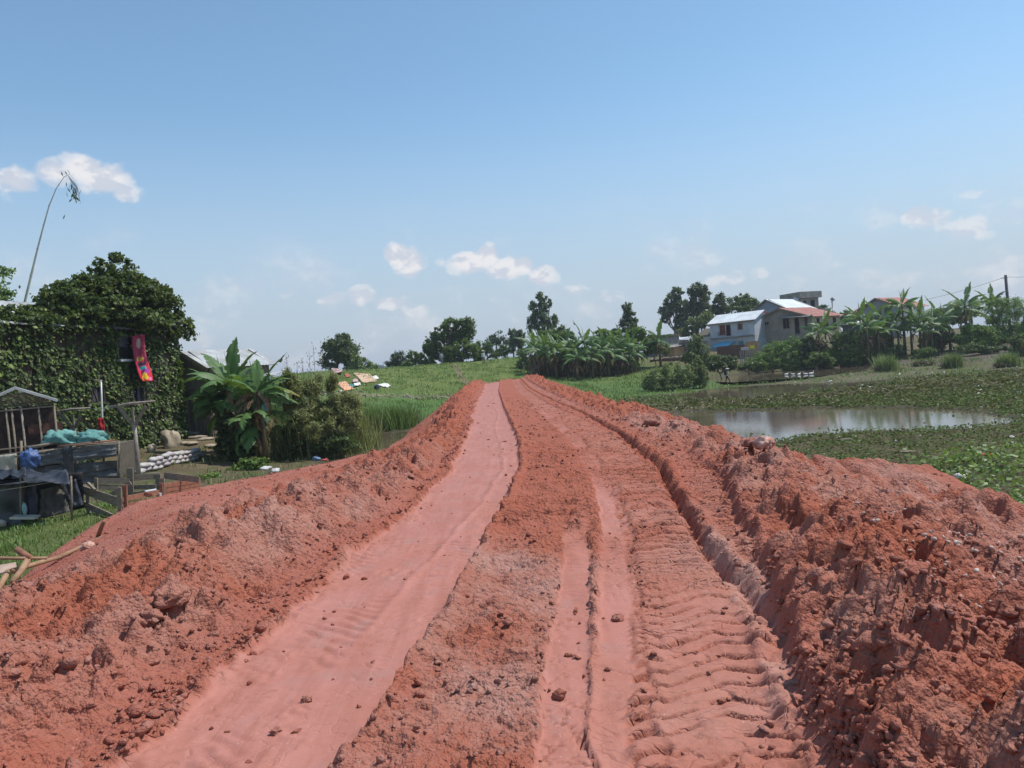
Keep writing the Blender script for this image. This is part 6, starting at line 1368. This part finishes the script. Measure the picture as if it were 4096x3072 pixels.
cloth_px('yellow_cloth', [(750, 348.8), (754.5, 348.3), (754.2, 345.2), (749.8, 345.7)], 90.6, mat('yellow_cloth', (.80, .72, .04), (.7, .62, .03), 2, .8), 'bright yellow cloth hanging on the stake fence')
cloth_px('pale_cloth', [(741, 350.5), (749, 350), (749, 347.4), (740.5, 347.6)], 91.5, mat('pale_pink_cloth', (.6, .55, .54), (.5, .46, .46), 2, .8), 'pale cloths hanging left of the yellow cloth')

# ---- utility pole and wires
D = 96; b = P(1008.5, 300, D); b.z = gz(b.x, b.y); tp = P(1005.5, 275, D); root = empty('utility_pole', b, 0, 'dark utility pole rising from the bamboo at the right edge', 'pole')
mb = MB(); mb.tube([(0, 0, -.5), tp - b], [.22, .16], 8); mb.build('pole', mat('dark_pole', (.07, .06, .09), (.05, .045, .06), 2, .8), root, True)
mb = MB(); q_ = P(1004.5, 278, D) - b; mb.tube([q_ - Vector((.4, 0, 0)), q_ + Vector((.4, 0, 0))], .05, 5); mb.build('bracket', M_BTIN, root)
def wire(pts, label, r=.022):
    c = pts[0]; mb = MB(); mb.tube([p - c for p in pts], r, 4); o = mb.build('wire', M_BARK); o.location = c; tag(o, label, 'wire')
wire([P(1004, 277.5, 96), P(975, 287, 103), P(950, 294, 108), P(925, 300, 113)], 'power line running left from the utility pole down to the red roofed house')
wire([P(1006, 277, 96), P(1018, 277.2, 92), P(1045, 276, 84)], 'power line leaving the utility pole to the right')
D = 118; b = P(831, 320, D); root = empty('thin_mast', b, 0, 'thin mast with a small ball on top behind the grey house roof', 'mast'); mb = MB(); mb.tube([(0, 0, -3), P(832, 300, D) - b], .05, 5); mb.build('mast', M_BARK, root); mb = MB(); mb.blob(P(832.2, 299, D) - b, (.25, .25, .3)); mb.build('ball', M_BTIN, root)

# ================================================================== LAUNDRY ON THE HILL
def sheet(name, q, m_, label, cat='laundry', lift=.10, wr=.06, grp=None):
    p = [hit(*a) for a in q]; c = sum(p, Vector()) / 4
    n = 14; U, V_ = np.meshgrid(np.linspace(0, 1, n), np.linspace(0, 1, n)); U = U.ravel(); V_ = V_.ravel(); a, b, c2, d = [np.array(v) for v in p]
    x = (np.outer((1 - U) * (1 - V_), a) + np.outer(U * (1 - V_), b) + np.outer(U * V_, c2) + np.outer((1 - U) * V_, d)); z = ground(x[:, 0], x[:, 1]); x[:, 2] = z + lift + wr * perlin(x[:, 0] * 1.3, x[:, 1] * 1.3, 55)
    o = link(name, mesh_np(name, x - np.array(c), grid_faces(n, n), m_, True)); o.location = c; md = o.modifiers.new('thickness', 'SOLIDIFY'); md.thickness = .03; md.offset = -1
    return tag(o, label, cat, grp)
gl = 'laundry spread on the grassy hill'
MS = mat('orange_check_sheet', (.80, .33, .17), (.72, .42, .28), .9, .85, det=1); M2 = mat('beige_patterned_blanket', (.62, .45, .30), (.45, .28, .17), .9, .9, det=2); MWH = mat('white_laundry', (.78, .75, .70), (.66, .62, .58), 1, .85); MT = mat('teal_laundry', (.08, .33, .32), (.06, .25, .25), 2, .85); MR = mat('red_laundry', (.50, .12, .09), (.4, .1, .08), 2, .85)
sheet('sheet', [(344.5, 391.5), (355, 390.3), (345.5, 382.6), (335.5, 383.4)], MS, 'large orange checked sheet, lowest one on the hill', grp=gl)
sheet('blanket', [(363.5, 383.8), (378, 382.2), (369.5, 374.2), (353.5, 374)], M2, 'big beige patterned blanket, largest cloth on the hill', grp=gl)
sheet('sheet', [(385, 388), (391.3, 386.7), (384, 383.7), (377.7, 385.2)], MWH, 'white sheet lying alone rightmost on the hill', grp=gl)
sheet('shirts', [(375, 380.2), (379.3, 379), (376, 377), (372, 377.6)], MWH, 'white shirts at the right corner of the beige blanket', wr=.12, grp=gl)
sheet('sheet', [(346, 378), (350.5, 377.3), (348.5, 374), (344.5, 374.6)], MR, 'small red-orange cloth left of the beige blanket', wr=.1, grp=gl)
sheet('shirts', [(350.5, 388.5), (354.5, 387.6), (353, 385), (348.5, 385.5)], MT, 'small teal cloth beside the orange sheet', wr=.1, grp=gl)
sheet('shirts', [(355, 388), (361, 386.5), (359.5, 384.4), (353, 385.2)], MWH, 'pile of white clothes between the orange and beige cloths', wr=.2, lift=.2, grp=gl)
sheet('shirts', [(353, 384.3), (358.5, 383.6), (357.5, 381.6), (353, 382)], mat('pinkish_cloth', (.6, .38, .36), (.5, .3, .3), 2, .85), 'pinkish clothes heap above the white pile', wr=.2, lift=.25, grp=gl)
sheet('sheet', [(339.5, 392.3), (344, 392.3), (343.5, 391), (339.5, 391.2)], MWH, 'small white cloth under the orange sheet', wr=.1, grp=gl)
sheet('shirts', [(331, 375.5), (343, 375), (342, 372.6), (332, 372.4)], mat('mixed_washing', (.55, .45, .42), (.28, .1, .09), 4, .85, det=1), 'row of mixed washing below the dark hill tree', wr=.3, lift=.3, grp=gl)
o = lumpy('bucket', (0, 0, 0), (.28, .28, .25), mat('dark_blue_bucket', (.03, .045, .10), (.02, .03, .07)), None, 1, 12, .05, 1, -1); p = hit(377, 389.5); o.location = p + Vector((0, 0, .2)); tag(o, 'dark blue bucket below the beige blanket', 'bucket')

# ================================================================== PEOPLE
M_SKIN = mat('brown_skin', (.15, .08, .05), (.12, .06, .04), 8, .6)
M_HAIR = mat('dark_hair', (.015, .012, .012), (.01, .01, .01), 8, .7)
def person(base, h, pose, cloth, label, extras=(), rz=0):
    root = empty('person', base, rz, label, 'person'); s = h / 1.7
    J = pose; mats_ = [M_SKIN, mat('shirt', cloth[0], cloth[0], 5, .85), mat('trousers', cloth[1], cloth[1], 5, .85)]
    me = bpy.data.meshes.new('body'); names = list(J.keys()); E = [('pelvis', 'chest'), ('chest', 'neck'), ('neck', 'chin'), ('chin', 'crown'), ('chest', 'shl'), ('shl', 'ell'), ('ell', 'wrl'), ('wrl', 'hal'), ('chest', 'shr'), ('shr', 'elr'), ('elr', 'wrr'), ('wrr', 'har'), ('pelvis', 'hil'), ('hil', 'knl'), ('knl', 'anl'), ('anl', 'tol'), ('pelvis', 'hir'), ('hir', 'knr'), ('knr', 'anr'), ('anr', 'tor')]
    me.from_pydata([tuple(Vector(J[n]) * s) for n in names], [(names.index(a), names.index(b)) for a, b in E], []); me.update()
    o = link('body', me, root); sk = o.modifiers.new('skin', 'SKIN'); RR = dict(pelvis=.14, chest=.155, neck=.055, chin=.085, crown=.085, shl=.07, ell=.045, wrl=.032, hal=.035, shr=.07, elr=.045, wrr=.032, har=.035, hil=.095, knl=.062, anl=.042, tol=.04, hir=.095, knr=.062, anr=.042, tor=.04)
    for i, n in enumerate(names): me.skin_vertices[0].data[i].radius = (RR[n] * s, RR[n] * s * (.75 if n in ('chest', 'pelvis') else 1)); me.skin_vertices[0].data[i].use_root = (n == 'pelvis')
    ss = o.modifiers.new('smooth', 'SUBSURF'); ss.levels = 1; ss.render_levels = 1
    bpy.context.view_layer.update(); m2 = bpy.data.meshes.new_from_object(o.evaluated_get(bpy.context.evaluated_depsgraph_get())); o.modifiers.clear(); o.data = m2; m2.name = 'body'
    m2.materials.clear(); [m2.materials.append(q) for q in mats_]; zc = J['pelvis'][2] * s; zn = J['neck'][2] * s - .02
    for p in m2.polygons:
        z = p.center.z; p.use_smooth = True; p.material_index = 0 if z > zn or z < .07 * s else (2 if z < zc + .02 else 1)
        wr = min((p.center - Vector(J[k]) * s).length for k in ('hal', 'har', 'wrl', 'wrr'))
        if wr < .10 * s: p.material_index = 0
    hb = MB(); c = Vector(J['crown']) * s; hb.blob(c + Vector((0, .01, .02)), (.105 * s, .11 * s, .09 * s), 3, 10, 8, .03); hb.build('hair', M_HAIR, root, True)
    for e in extras:
        if e == 'hat': m_ = MB(); m_.tube([c + Vector((0, 0, .03)), c + Vector((0, 0, .05)), c + Vector((0, 0, .13)), c + Vector((0, 0, .15))], [.24 * s, .22 * s, .11 * s, .05 * s], 12); m_.build('hat', M_SACK, root, True)
        if e == 'pack': m_ = MB(); cc = Vector(J['chest']) * s; m_.blob(cc + Vector((-.16, 0, .0)), (.13, .16, .22), 2, 10, 8, .05); m_.build('backpack', mat('dark_backpack', (.03, .04, .08), (.02, .03, .05)), root, True)
    return root
STAND = dict(pelvis=(0, 0, .95), chest=(0, 0, 1.28), neck=(0, -.01, 1.47), chin=(0, -.02, 1.56), crown=(0, -.01, 1.65), shl=(-.19, 0, 1.39), ell=(-.25, .02, 1.12), wrl=(-.24, -.06, .88), hal=(-.24, -.08, .80), shr=(.19, 0, 1.39), elr=(.25, .02, 1.12), wrr=(.24, -.06, .88), har=(.24, -.08, .80), hil=(-.10, 0, .88), knl=(-.11, -.02, .48), anl=(-.11, .02, .08), tol=(-.12, -.14, .04), hir=(.10, 0, .88), knr=(.11, -.03, .48), anr=(.12, .03, .08), tor=(.13, -.13, .04))
WALK = dict(pelvis=(0, 0, .92), chest=(.04, 0, 1.25), neck=(.08, 0, 1.44), chin=(.11, 0, 1.53), crown=(.11, 0, 1.62), shl=(.04, -.18, 1.36), ell=(.12, -.22, 1.10), wrl=(.32, -.18, .98), hal=(.39, -.17, .97), shr=(.04, .18, 1.36), elr=(-.10, .22, 1.12), wrr=(.02, .2, .90), har=(.06, .2, .84), hil=(0, -.09, .85), knl=(.22, -.09, .50), anl=(.34, -.09, .10), tol=(.47, -.09, .07), hir=(0, .09, .85), knr=(-.04, .09, .46), anr=(-.24, .09, .12), tor=(-.12, .09, .04))
p = hit(727.3, 384.5); person(p, 15.4 / F * p.y, WALK, ((.36, .34, .30), (.018, .018, .025)), 'person in pale shirt, dark trousers and hat walking along the marsh with a bag', ('hat', 'pack'))
p = hit(484, 364.5); person(p, 13.2 / F * p.y, STAND, ((.70, .68, .66), (.16, .17, .15)), 'person in white top and pale hat standing on the crest before the bright bush', ('hat',), .5)
p = hit(442, 364); person(p, 11.5 / F * p.y, STAND, ((.60, .52, .55), (.30, .30, .36)), 'person in pale clothes standing before the big hill tree', (), -.3)
p = hit(501, 358); person(p, 8.5 / F * p.y, STAND, ((.02, .02, .025), (.02, .02, .02)), 'person in black clothes on the hill crest, between the trees', (), .2)
p = hit(515.5, 357); person(p, 7.5 / F * p.y, STAND, ((.28, .05, .04), (.03, .03, .03)), 'person in a dark red top at the right end of the hill crest', (), .2)
o = lumpy('white_dog', (0, 0, 0), (.42, .2, .25), MWH, None, 4, 14, .3, 2, -1); p = hit(477, 361); o.location = p + Vector((0, 0, .2)); o.name = 'white_sack'; tag(o, 'small white sack in the grass left of the person in white on the hill', 'sack')

# ---- ducks
M_DUCK = mat('white_feathers', (.80, .79, .76), (.68, .66, .62), 8, .8); M_BILL = mat('orange_bill', (.7, .35, .05), (.6, .3, .04))
def duck(px, py, rz, label, s=1.0, D=None):
    p = GZ(px, py, -1.25); root = empty('duck', p, rz, label, 'duck', 'white ducks on the stream'); b = MB()
    me = bpy.data.meshes.new('body'); v = [(-.34, 0, .16), (-.2, 0, .10), (0, 0, .09), (.16, 0, .13), (.24, 0, .24), (.26, 0, .36), (.30, 0, .42)]; me.from_pydata(v, [(i, i + 1) for i in range(6)], []); o = link('body', me, root)
    o.modifiers.new('skin', 'SKIN')
    for i, r in enumerate((.03, .10, .13, .11, .05, .045, .05)): me.skin_vertices[0].data[i].radius = (r, r); me.skin_vertices[0].data[i].use_root = i == 2
    o.modifiers.new('smooth', 'SUBSURF').levels = 1; bpy.context.view_layer.update(); m2 = bpy.data.meshes.new_from_object(o.evaluated_get(bpy.context.evaluated_depsgraph_get())); o.modifiers.clear(); o.data = m2; m2.materials.append(M_DUCK)
    b = MB(); b.hexa([(.33, -.025, .40), (.44, -.015, .385), (.44, .015, .385), (.33, .025, .40), (.33, -.025, .43), (.44, -.015, .40), (.44, .015, .40), (.33, .025, .43)]); b.build('bill', M_BILL, root); s *= .72; root.scale = (s, s, s); return root
for px, py, rz, lb, s in [(786.5, 375, .2, 'leftmost white duck on the stream', 1.05), (793, 374.8, 2.8, 'second white duck from the left, head low, on the stream', .9), (799, 375, .5, 'yellowish white duck in the middle of the group', 1.05), (805.5, 374.6, 3.0, 'fourth white duck from the left on the stream', 1.0), (811.5, 374.3, .1, 'rightmost and most upright white duck on the stream', 1.2)]: duck(px, py, rz, lb, s)
p = hit(852.5, 365); root = empty('jug', p, 0, 'tall white and blue plastic jug standing on the bank by the stream', 'jug'); mb = MB(); mb.tube([(0, 0, 0), (0, 0, .5), (0, 0, .62), (0, 0, .72)], [.22, .22, .12, .07], 10); mb.build('body', MWH, root, True); mb = MB(); mb.tube([(0, 0, .12), (0, 0, .35)], .232, 10); mb.build('band', M_BLUE, root)
# distant town buildings in the gap of the hill trees
for i, (px, py, w, h, lb) in enumerate([(372, 366, 22, 20, 'tiny pale building of the distant town in the gap of the hill trees, left'), (379, 365, 12, 26, 'tiny white building of the distant town, tallest in the gap'), (385, 366, 16, 18, 'tiny grey building of the distant town, right in the gap')]):
    q = P(px, py, 900); H = House('distant_building', lb, (q.x - w / 2, 900, q.z - h), (q.x + w / 2, 900, q.z - h), 10, h, M_WHITEW if i == 1 else M_CONC, 'building', sink=30); H.walls()
    for a in range(3): H.opening('f', w * (.15 + .28 * a), w * (.28 + .28 * a), h * .5, h * .75, 'window', M_CONC, M_GLASS, None, 0)
# ================================================================== STONES, CLODS, PLANTS
_t = (1 + 5 ** .5) / 2
IV = np.array([(-1, _t, 0), (1, _t, 0), (-1, -_t, 0), (1, -_t, 0), (0, -1, _t), (0, 1, _t), (0, -1, -_t), (0, 1, -_t), (_t, 0, -1), (_t, 0, 1), (-_t, 0, -1), (-_t, 0, 1)]) / 1.9
IF = np.array([(0, 11, 5), (0, 5, 1), (0, 1, 7), (0, 7, 10), (0, 10, 11), (1, 5, 9), (5, 11, 4), (11, 10, 2), (10, 7, 6), (7, 1, 8), (3, 9, 4), (3, 4, 2), (3, 2, 6), (3, 6, 8), (3, 8, 9), (4, 9, 5), (2, 4, 11), (6, 2, 10), (8, 6, 7), (9, 8, 1)])
def rocks(name, pts, size, mat_, flat=.7, attrs=None, smooth=False):
    n = len(pts); k = 1 + rng_.uniform(-.5, .4, (n, 12)); sc = np.stack([rng_.uniform(.7, 1.3, n), rng_.uniform(.6, 1.1, n), rng_.uniform(.45, .9, n) * flat / .7], 1)
    a = rng_.uniform(0, 6.28, n); ca, sa = np.cos(a), np.sin(a); b = rng_.uniform(-.6, .6, n); cb, sb = np.cos(b), np.sin(b)
    v = IV[None] * k[:, :, None] * sc[:, None, :] * size[:, None, None]
    x = v[..., 0] * ca[:, None] - v[..., 1] * sa[:, None]; y = v[..., 0] * sa[:, None] + v[..., 1] * ca[:, None]; z = v[..., 2]
    x, z = x * cb[:, None] - z * sb[:, None], x * sb[:, None] + z * cb[:, None]
    v = np.stack([x, y, z], 2) + pts[:, None, :]
    f = (IF[None] + 12 * np.arange(n)[:, None, None]).reshape(-1, 3)
    at = {'soil': np.repeat(attrs, 12, 0)} if attrs is not None else None
    return link(name, mesh_np(name, v.reshape(-1, 3), f, mat_, smooth, at))
def scatter(n, ymin, ymax, sel, xr=(-9, 10), pw=1.6):
    y = ymin * (ymax / ymin) ** (rng_.uniform(0, 1, n) ** pw); x = rng_.uniform(xr[0], xr[1], n) * np.clip(y / 7, .45, 1)
    z, sm, dr, fr = embank(x, y); le, re, lc, rc, lt, rt = ip(LE, y), ip(RE, y), ip(LC, y), ip(RC, y), ip(LT, y), ip(RT, y)
    inroad = (x > le) & (x < re); berm = ((x < le + .1) & (x > lc - .6)) | ((x > re - .1) & (x < rc + .8))
    dens = np.where(sm > .3, .06, np.where(berm, 1.0, np.where(inroad, .40, .28))) * np.where((x < lt) | (x > rt), 0, 1)
    dens = dens * np.clip(.35 + 1.6 * fbm(x * 1.2, y * 1.2, 3, 501), .03, 1)
    edge_ = np.exp(-((x - le) / .18) ** 2) + np.exp(-((x - re) / .15) ** 2); dens = np.clip(dens + .5 * edge_ * (sm < .3), 0, 1)
    k = rng_.uniform(0, 1, n) < dens * sel
    return x[k], y[k], z[k], dr[k], fr[k]
for nm, n, y0, y1, s0, s1, fl in (('soil_clods', 64000, 2.6, 45, .011, .028, .7), ('soil_clods', 5000, 2.8, 60, .028, .055, .7), ('soil_clods', 420, 3.5, 60, .05, .10, .6)):
    x, y, z, dr, fr = scatter(n, y0, y1, 1.0)
    s = s0 * (s1 / s0) ** (rng_.uniform(0, 1, len(x)) ** 1.8) * np.clip(y / 9, 1, 2.2) ** (1 if s0 < .02 else 0)
    k = (s0 < .05) | (x < ip(LE, y) - .1) | (x > ip(RE, y) + .15)
    x, y, z, dr, fr, s = x[k], y[k], z[k], dr[k], fr[k], s[k]
    at = np.stack([np.zeros(len(x)), np.clip(dr + rng_.uniform(-.1, .3, len(x)), 0, 1), np.clip(fr * .6 + rng_.uniform(-.3, .1, len(x)), 0, 1)], 1)
    o = rocks(nm, np.stack([x, y, z + s * .25], 1), s, M_SOIL, fl, at); o['kind'] = 'stuff'; o['label'] = 'loose crumbs and clods of red earth on the road and its banks'
# pale grit on the right slope
x, y, z, dr, fr = scatter(14000, 4, 26, 1, (2, 10)); k = x > ip(RC, y) - .3
o = rocks('pale_grit', np.stack([x[k], y[k], z[k] + .008], 1), rng_.uniform(.008, .022, k.sum()), M_WSTONE, .6); o['kind'] = 'stuff'
# single big stones
def bigstone(px, py, r, m_, label, seed, D=None, lift=.3, rough=.4):
    if D is None:
        d = ray(px, py); t = np.arange(2.5, 60, .03); xx = d.x / d.y * t; zz = CAMZ + d.z / d.y * t; e = embank(xx, t)[0]; i = np.nonzero(zz < e)[0]; i = i[0] if len(i) else len(t) - 1
        p = Vector((xx[i], t[i], e[i]))
    o = lumpy('stone' if m_ is not M_SOIL else 'earth_clod', (0, 0, 0), r, m_, None, seed, 26, rough, 1.7, -.7)
    if m_ is M_SOIL:
        a = o.data.color_attributes.new('soil', 'FLOAT_COLOR', 'POINT'); c = np.tile(np.array([0, .45, .45, 1], np.float32), (len(o.data.vertices), 1)); a.data.foreach_set('color', c.ravel())
    o.location = (p.x, p.y, p.z + r[2] * lift); o.rotation_euler.z = seed
    return tag(o, label, 'stone' if m_ is not M_SOIL else 'earth clod')
M_PINKST = mat('pink_white_stone', (.62, .40, .33), (.42, .17, .11), 5, .85, .01, 20)
bigstone(764, 449, (.17, .14, .10), M_PINKST, 'pinkish white boulder on the crest of the right bank before the pond', 1, lift=.7)
bigstone(752, 450, (.14, .12, .08), M_SOIL, 'dark red clod touching the left side of the pinkish boulder', 2, lift=.5)
bigstone(652, 424, (.2, .16, .1), M_SOIL, 'red clod on the grey patch of the right bank', 3)
bigstone(173, 604, (.13, .10, .09), M_SOIL, 'blocky brown clod in the middle of the left bank', 4)
bigstone(150, 622, (.10, .08, .06), M_SOIL, 'small clod just below the blocky brown clod', 6)
bigstone(306, 702, (.032, .028, .022), M_SOIL, 'lone round clod on the smooth left track', 7)
bigstone(618, 621, (.045, .05, .03), M_SOIL, 'small dark clod between the tyre strip and the tread marks', 9)
bigstone(88, 548, (.12, .1, .07), M_PINKST, 'pinkish stone beside the stick frame', 12)
bigstone(276, 734, (.03, .025, .02), M_SOIL, 'small clod low on the smooth left track', 13)
# marsh weeds
def weeds(name, n, region, size, leaf, label, hgt=.10, yr=(11, 46), xr=(5, 40), pw=1.0):
    y = yr[0] + (yr[1] - yr[0]) * rng_.uniform(0, 1, n) ** pw; x = xr[0] + (xr[1] - xr[0]) * rng_.uniform(0, 1, n)
    z, sd, _ = ground(x, y, True); m = region(x, y, sd); k = rng_.uniform(0, 1, n) < m; x, y, z = x[k], y[k], z[k]; n = len(x)
    c = np.stack([x, y, np.maximum(z, WZ) + rng_.uniform(.01, hgt, n)], 1); nn = unit(np.stack([rng_.normal(0, .5, n), rng_.normal(0, .5, n), np.ones(n)], 1)); s = size * rng_.uniform(.5, 1.4, n) * np.clip(y / 22, .75, 1.6)
    o = cards(name, c, rdir(n) * np.array([1, 1, .5]), nn, s, s * .7, LEAF[leaf]); tag(o, label, kind='stuff'); return o
cl = lambda x, y, s=44: np.clip(.55 + 1.5 * fbm(x * .8, y * .8, 3, s), .05, 1)
weeds('water_weeds', 140000, lambda x, y, sd: cl(x, y) * sst(-.3, .4, sd) * sst(5.5, 7, x - 0 * y), .085, 'weed', 'low carpet of water weeds between the red bank and the pond', .12, (11, 44), (6, 34), 1.2)
weeds('floating_weeds', 3500, lambda x, y, sd: sst(-3.5, -.2, sd) * sst(0, -.05, sd) * np.clip(.1 + 2 * fbm(x * .7, y * .7, 3, 47), 0, 1) * sst(34, 28, y), .10, 'weed', 'scattered weed leaves floating on the pond', .02, (22, 40), (6, 24))
weeds('brown_weeds', 60000, lambda x, y, sd: (1 - cl(x, y)) * sst(.1, .8, sd) * sst(5.5, 7, x), .085, 'marsh', 'brown dying weeds mixed into the green carpet', .10, (11, 44), (6, 34), 1.2)
weeds('leafy_weeds', 42000, lambda x, y, sd: sst(14.5, 12, np.hypot((x - 12.5) * 1.2, (y - 14.5) * 1.0) + 8) * cl(x, y, 49), .15, 'bright', 'bright leafy weeds at the foot of the right bank', .42, (8, 26), (8, 22))
weeds('marsh_plants', 60000, lambda x, y, sd: cl(x, y, 51) * sst(.3, 1, sd) * .8, .15, 'marsh', 'brown and green marsh plants beyond the pond', .12, (38, 60), (8, 52))
n = 1600; y = rng_.uniform(38, 66, n); x = rng_.uniform(6, 50, n); z, sd, _ = ground(x, y, True); k = sd > .3
# grass: lawn left, hill
def grass(name, n, xr, yr, reg, h, w, leaf, label, lean=.5, pw=1.0):
    y = yr[0] + (yr[1] - yr[0]) * rng_.uniform(0, 1, n) ** pw; x = rng_.uniform(xr[0], xr[1], n); z, sd, _ = ground(x, y, True); k = rng_.uniform(0, 1, n) < reg(x, y, sd)
    x, y, z = x[k], y[k], z[k]; o = blades(name, np.stack([x, y, z - .01], 1), h * (.5 + .9 * np.clip(.5 + fbm(x * .6, y * .6, 3, 52), 0, 1)), lean, w, LEAF[leaf], None, 'stuff', .6); o['label'] = label; return o
grass('lawn_grass', 48000, (-17, -6.5), (11, 24), lambda x, y, sd: np.clip(.5 + 1.2 * fbm(x * .7, y * .7, 3, 53), .12, 1) * sst(24, 20, y), .13, .022, 'grass', 'short bright grass of the yard left of the road')
grass('yard_grass', 14000, (-22, -6), (20, 40), lambda x, y, sd: sst(.05, .35, fbm(x * .5, y * .5, 3, 54)) * sst(.2, 1, sd), .22, .03, 'scrub', 'rough grass patches round the sandbags and the pool')
grass('hill_grass', 42000, (-26, 16), (54, 100), lambda x, y, sd: np.clip(.4 + 1.4 * fbm(x * .35, y * .35, 3, 56), .05, 1), .26, .07, 'grass', 'rough grass over the hill and its foot', .6)
grass('shore_grass', 15000, (6, 50), (50, 92), lambda x, y, sd: sst(.1, .8, sd) * sst(.0, .35, fbm(x * .25, y * .25, 3, 57) + .08), .30, .07, 'grass', 'tufts of grass along the far shore')
# pale litter flecks and debris over the marsh
n = 380; y = 12 + 55 * rng_.uniform(0, 1, n); x = rng_.uniform(6, 42, n); z, sd, _ = ground(x, y, True); k = sd > 0
o = rocks('litter_scraps', np.stack([x, y, np.maximum(z, WZ) + .06], 1)[k], rng_.uniform(.03, .09, k.sum()) * np.clip(y[k] / 30, .6, 1.6), MWH, .35); o['kind'] = 'stuff'; o['label'] = 'pale scraps of litter scattered over the marsh'
n = 130; t = rng_.uniform(0, 1, n); x = -18 + 14 * t + rng_.normal(0, .3, n); y = 66.5 + .2 * (x + 10) + rng_.normal(0, .8, n)
o = rocks('footpath_stones', np.stack([x, y, ground(x, y) + .05], 1), rng_.uniform(.06, .20, n), M_STONE, .4); o['kind'] = 'stuff'; o['label'] = 'pale stones strewn along the foot of the grassy hill'
n = 500; y = rng_.uniform(10.5, 13.5, n); x = 8.8 + (y - 10) * .15 + rng_.normal(0, .35, n)
o = rocks('white_rubble', np.stack([x, y, ground(x, y) + .04], 1), rng_.uniform(.03, .10, n), MWH, .5); o['kind'] = 'stuff'; o['label'] = 'white rubble and litter at the foot of the right bank'
for i, (px, py, r, m_, lb, D) in enumerate([(985, 459, (.16, .1, .07), MR, 'small red and white wrapper on the weeds at the right', None), (1012, 440, (.1, .1, .05), MWH, 'white scrap on the weeds near the right edge', None), (845, 443, (.25, .05, .04), M_WOODG, 'thin pale stick lying in the weeds near the pond', None), (907, 455, (.3, .06, .04), M_WOODG, 'pale board scrap lying in the weeds', None), (960, 480, (.12, .1, .06), MWH, 'white plastic scrap low on the weeds', None)]):
    p = hit(px, py); o = lumpy('litter', (0, 0, 0), r, m_, None, 60 + i, 12, .4); o.location = p + Vector((0, 0, .08)); tag(o, lb, 'litter')
# ------------------------------------------------------------------ haze
def haze(density):
    mb = MB(); mb.box((0, 1480, 25.5), (4860, 3060, 59)); m = bpy.data.materials.new('haze_air'); m.use_nodes = True; nt = m.node_tree; nt.nodes.clear()
    out = nt.nodes.new('ShaderNodeOutputMaterial'); v = nt.nodes.new('ShaderNodeVolumePrincipled'); v.inputs['Density'].default_value = density; v.inputs['Color'].default_value = (.85, .9, 1, 1); v.inputs['Anisotropy'].default_value = .2
    nt.links.new(v.outputs[0], out.inputs['Volume']); o = mb.build('haze', m); o['kind'] = 'stuff'; return o
haze(.0004)
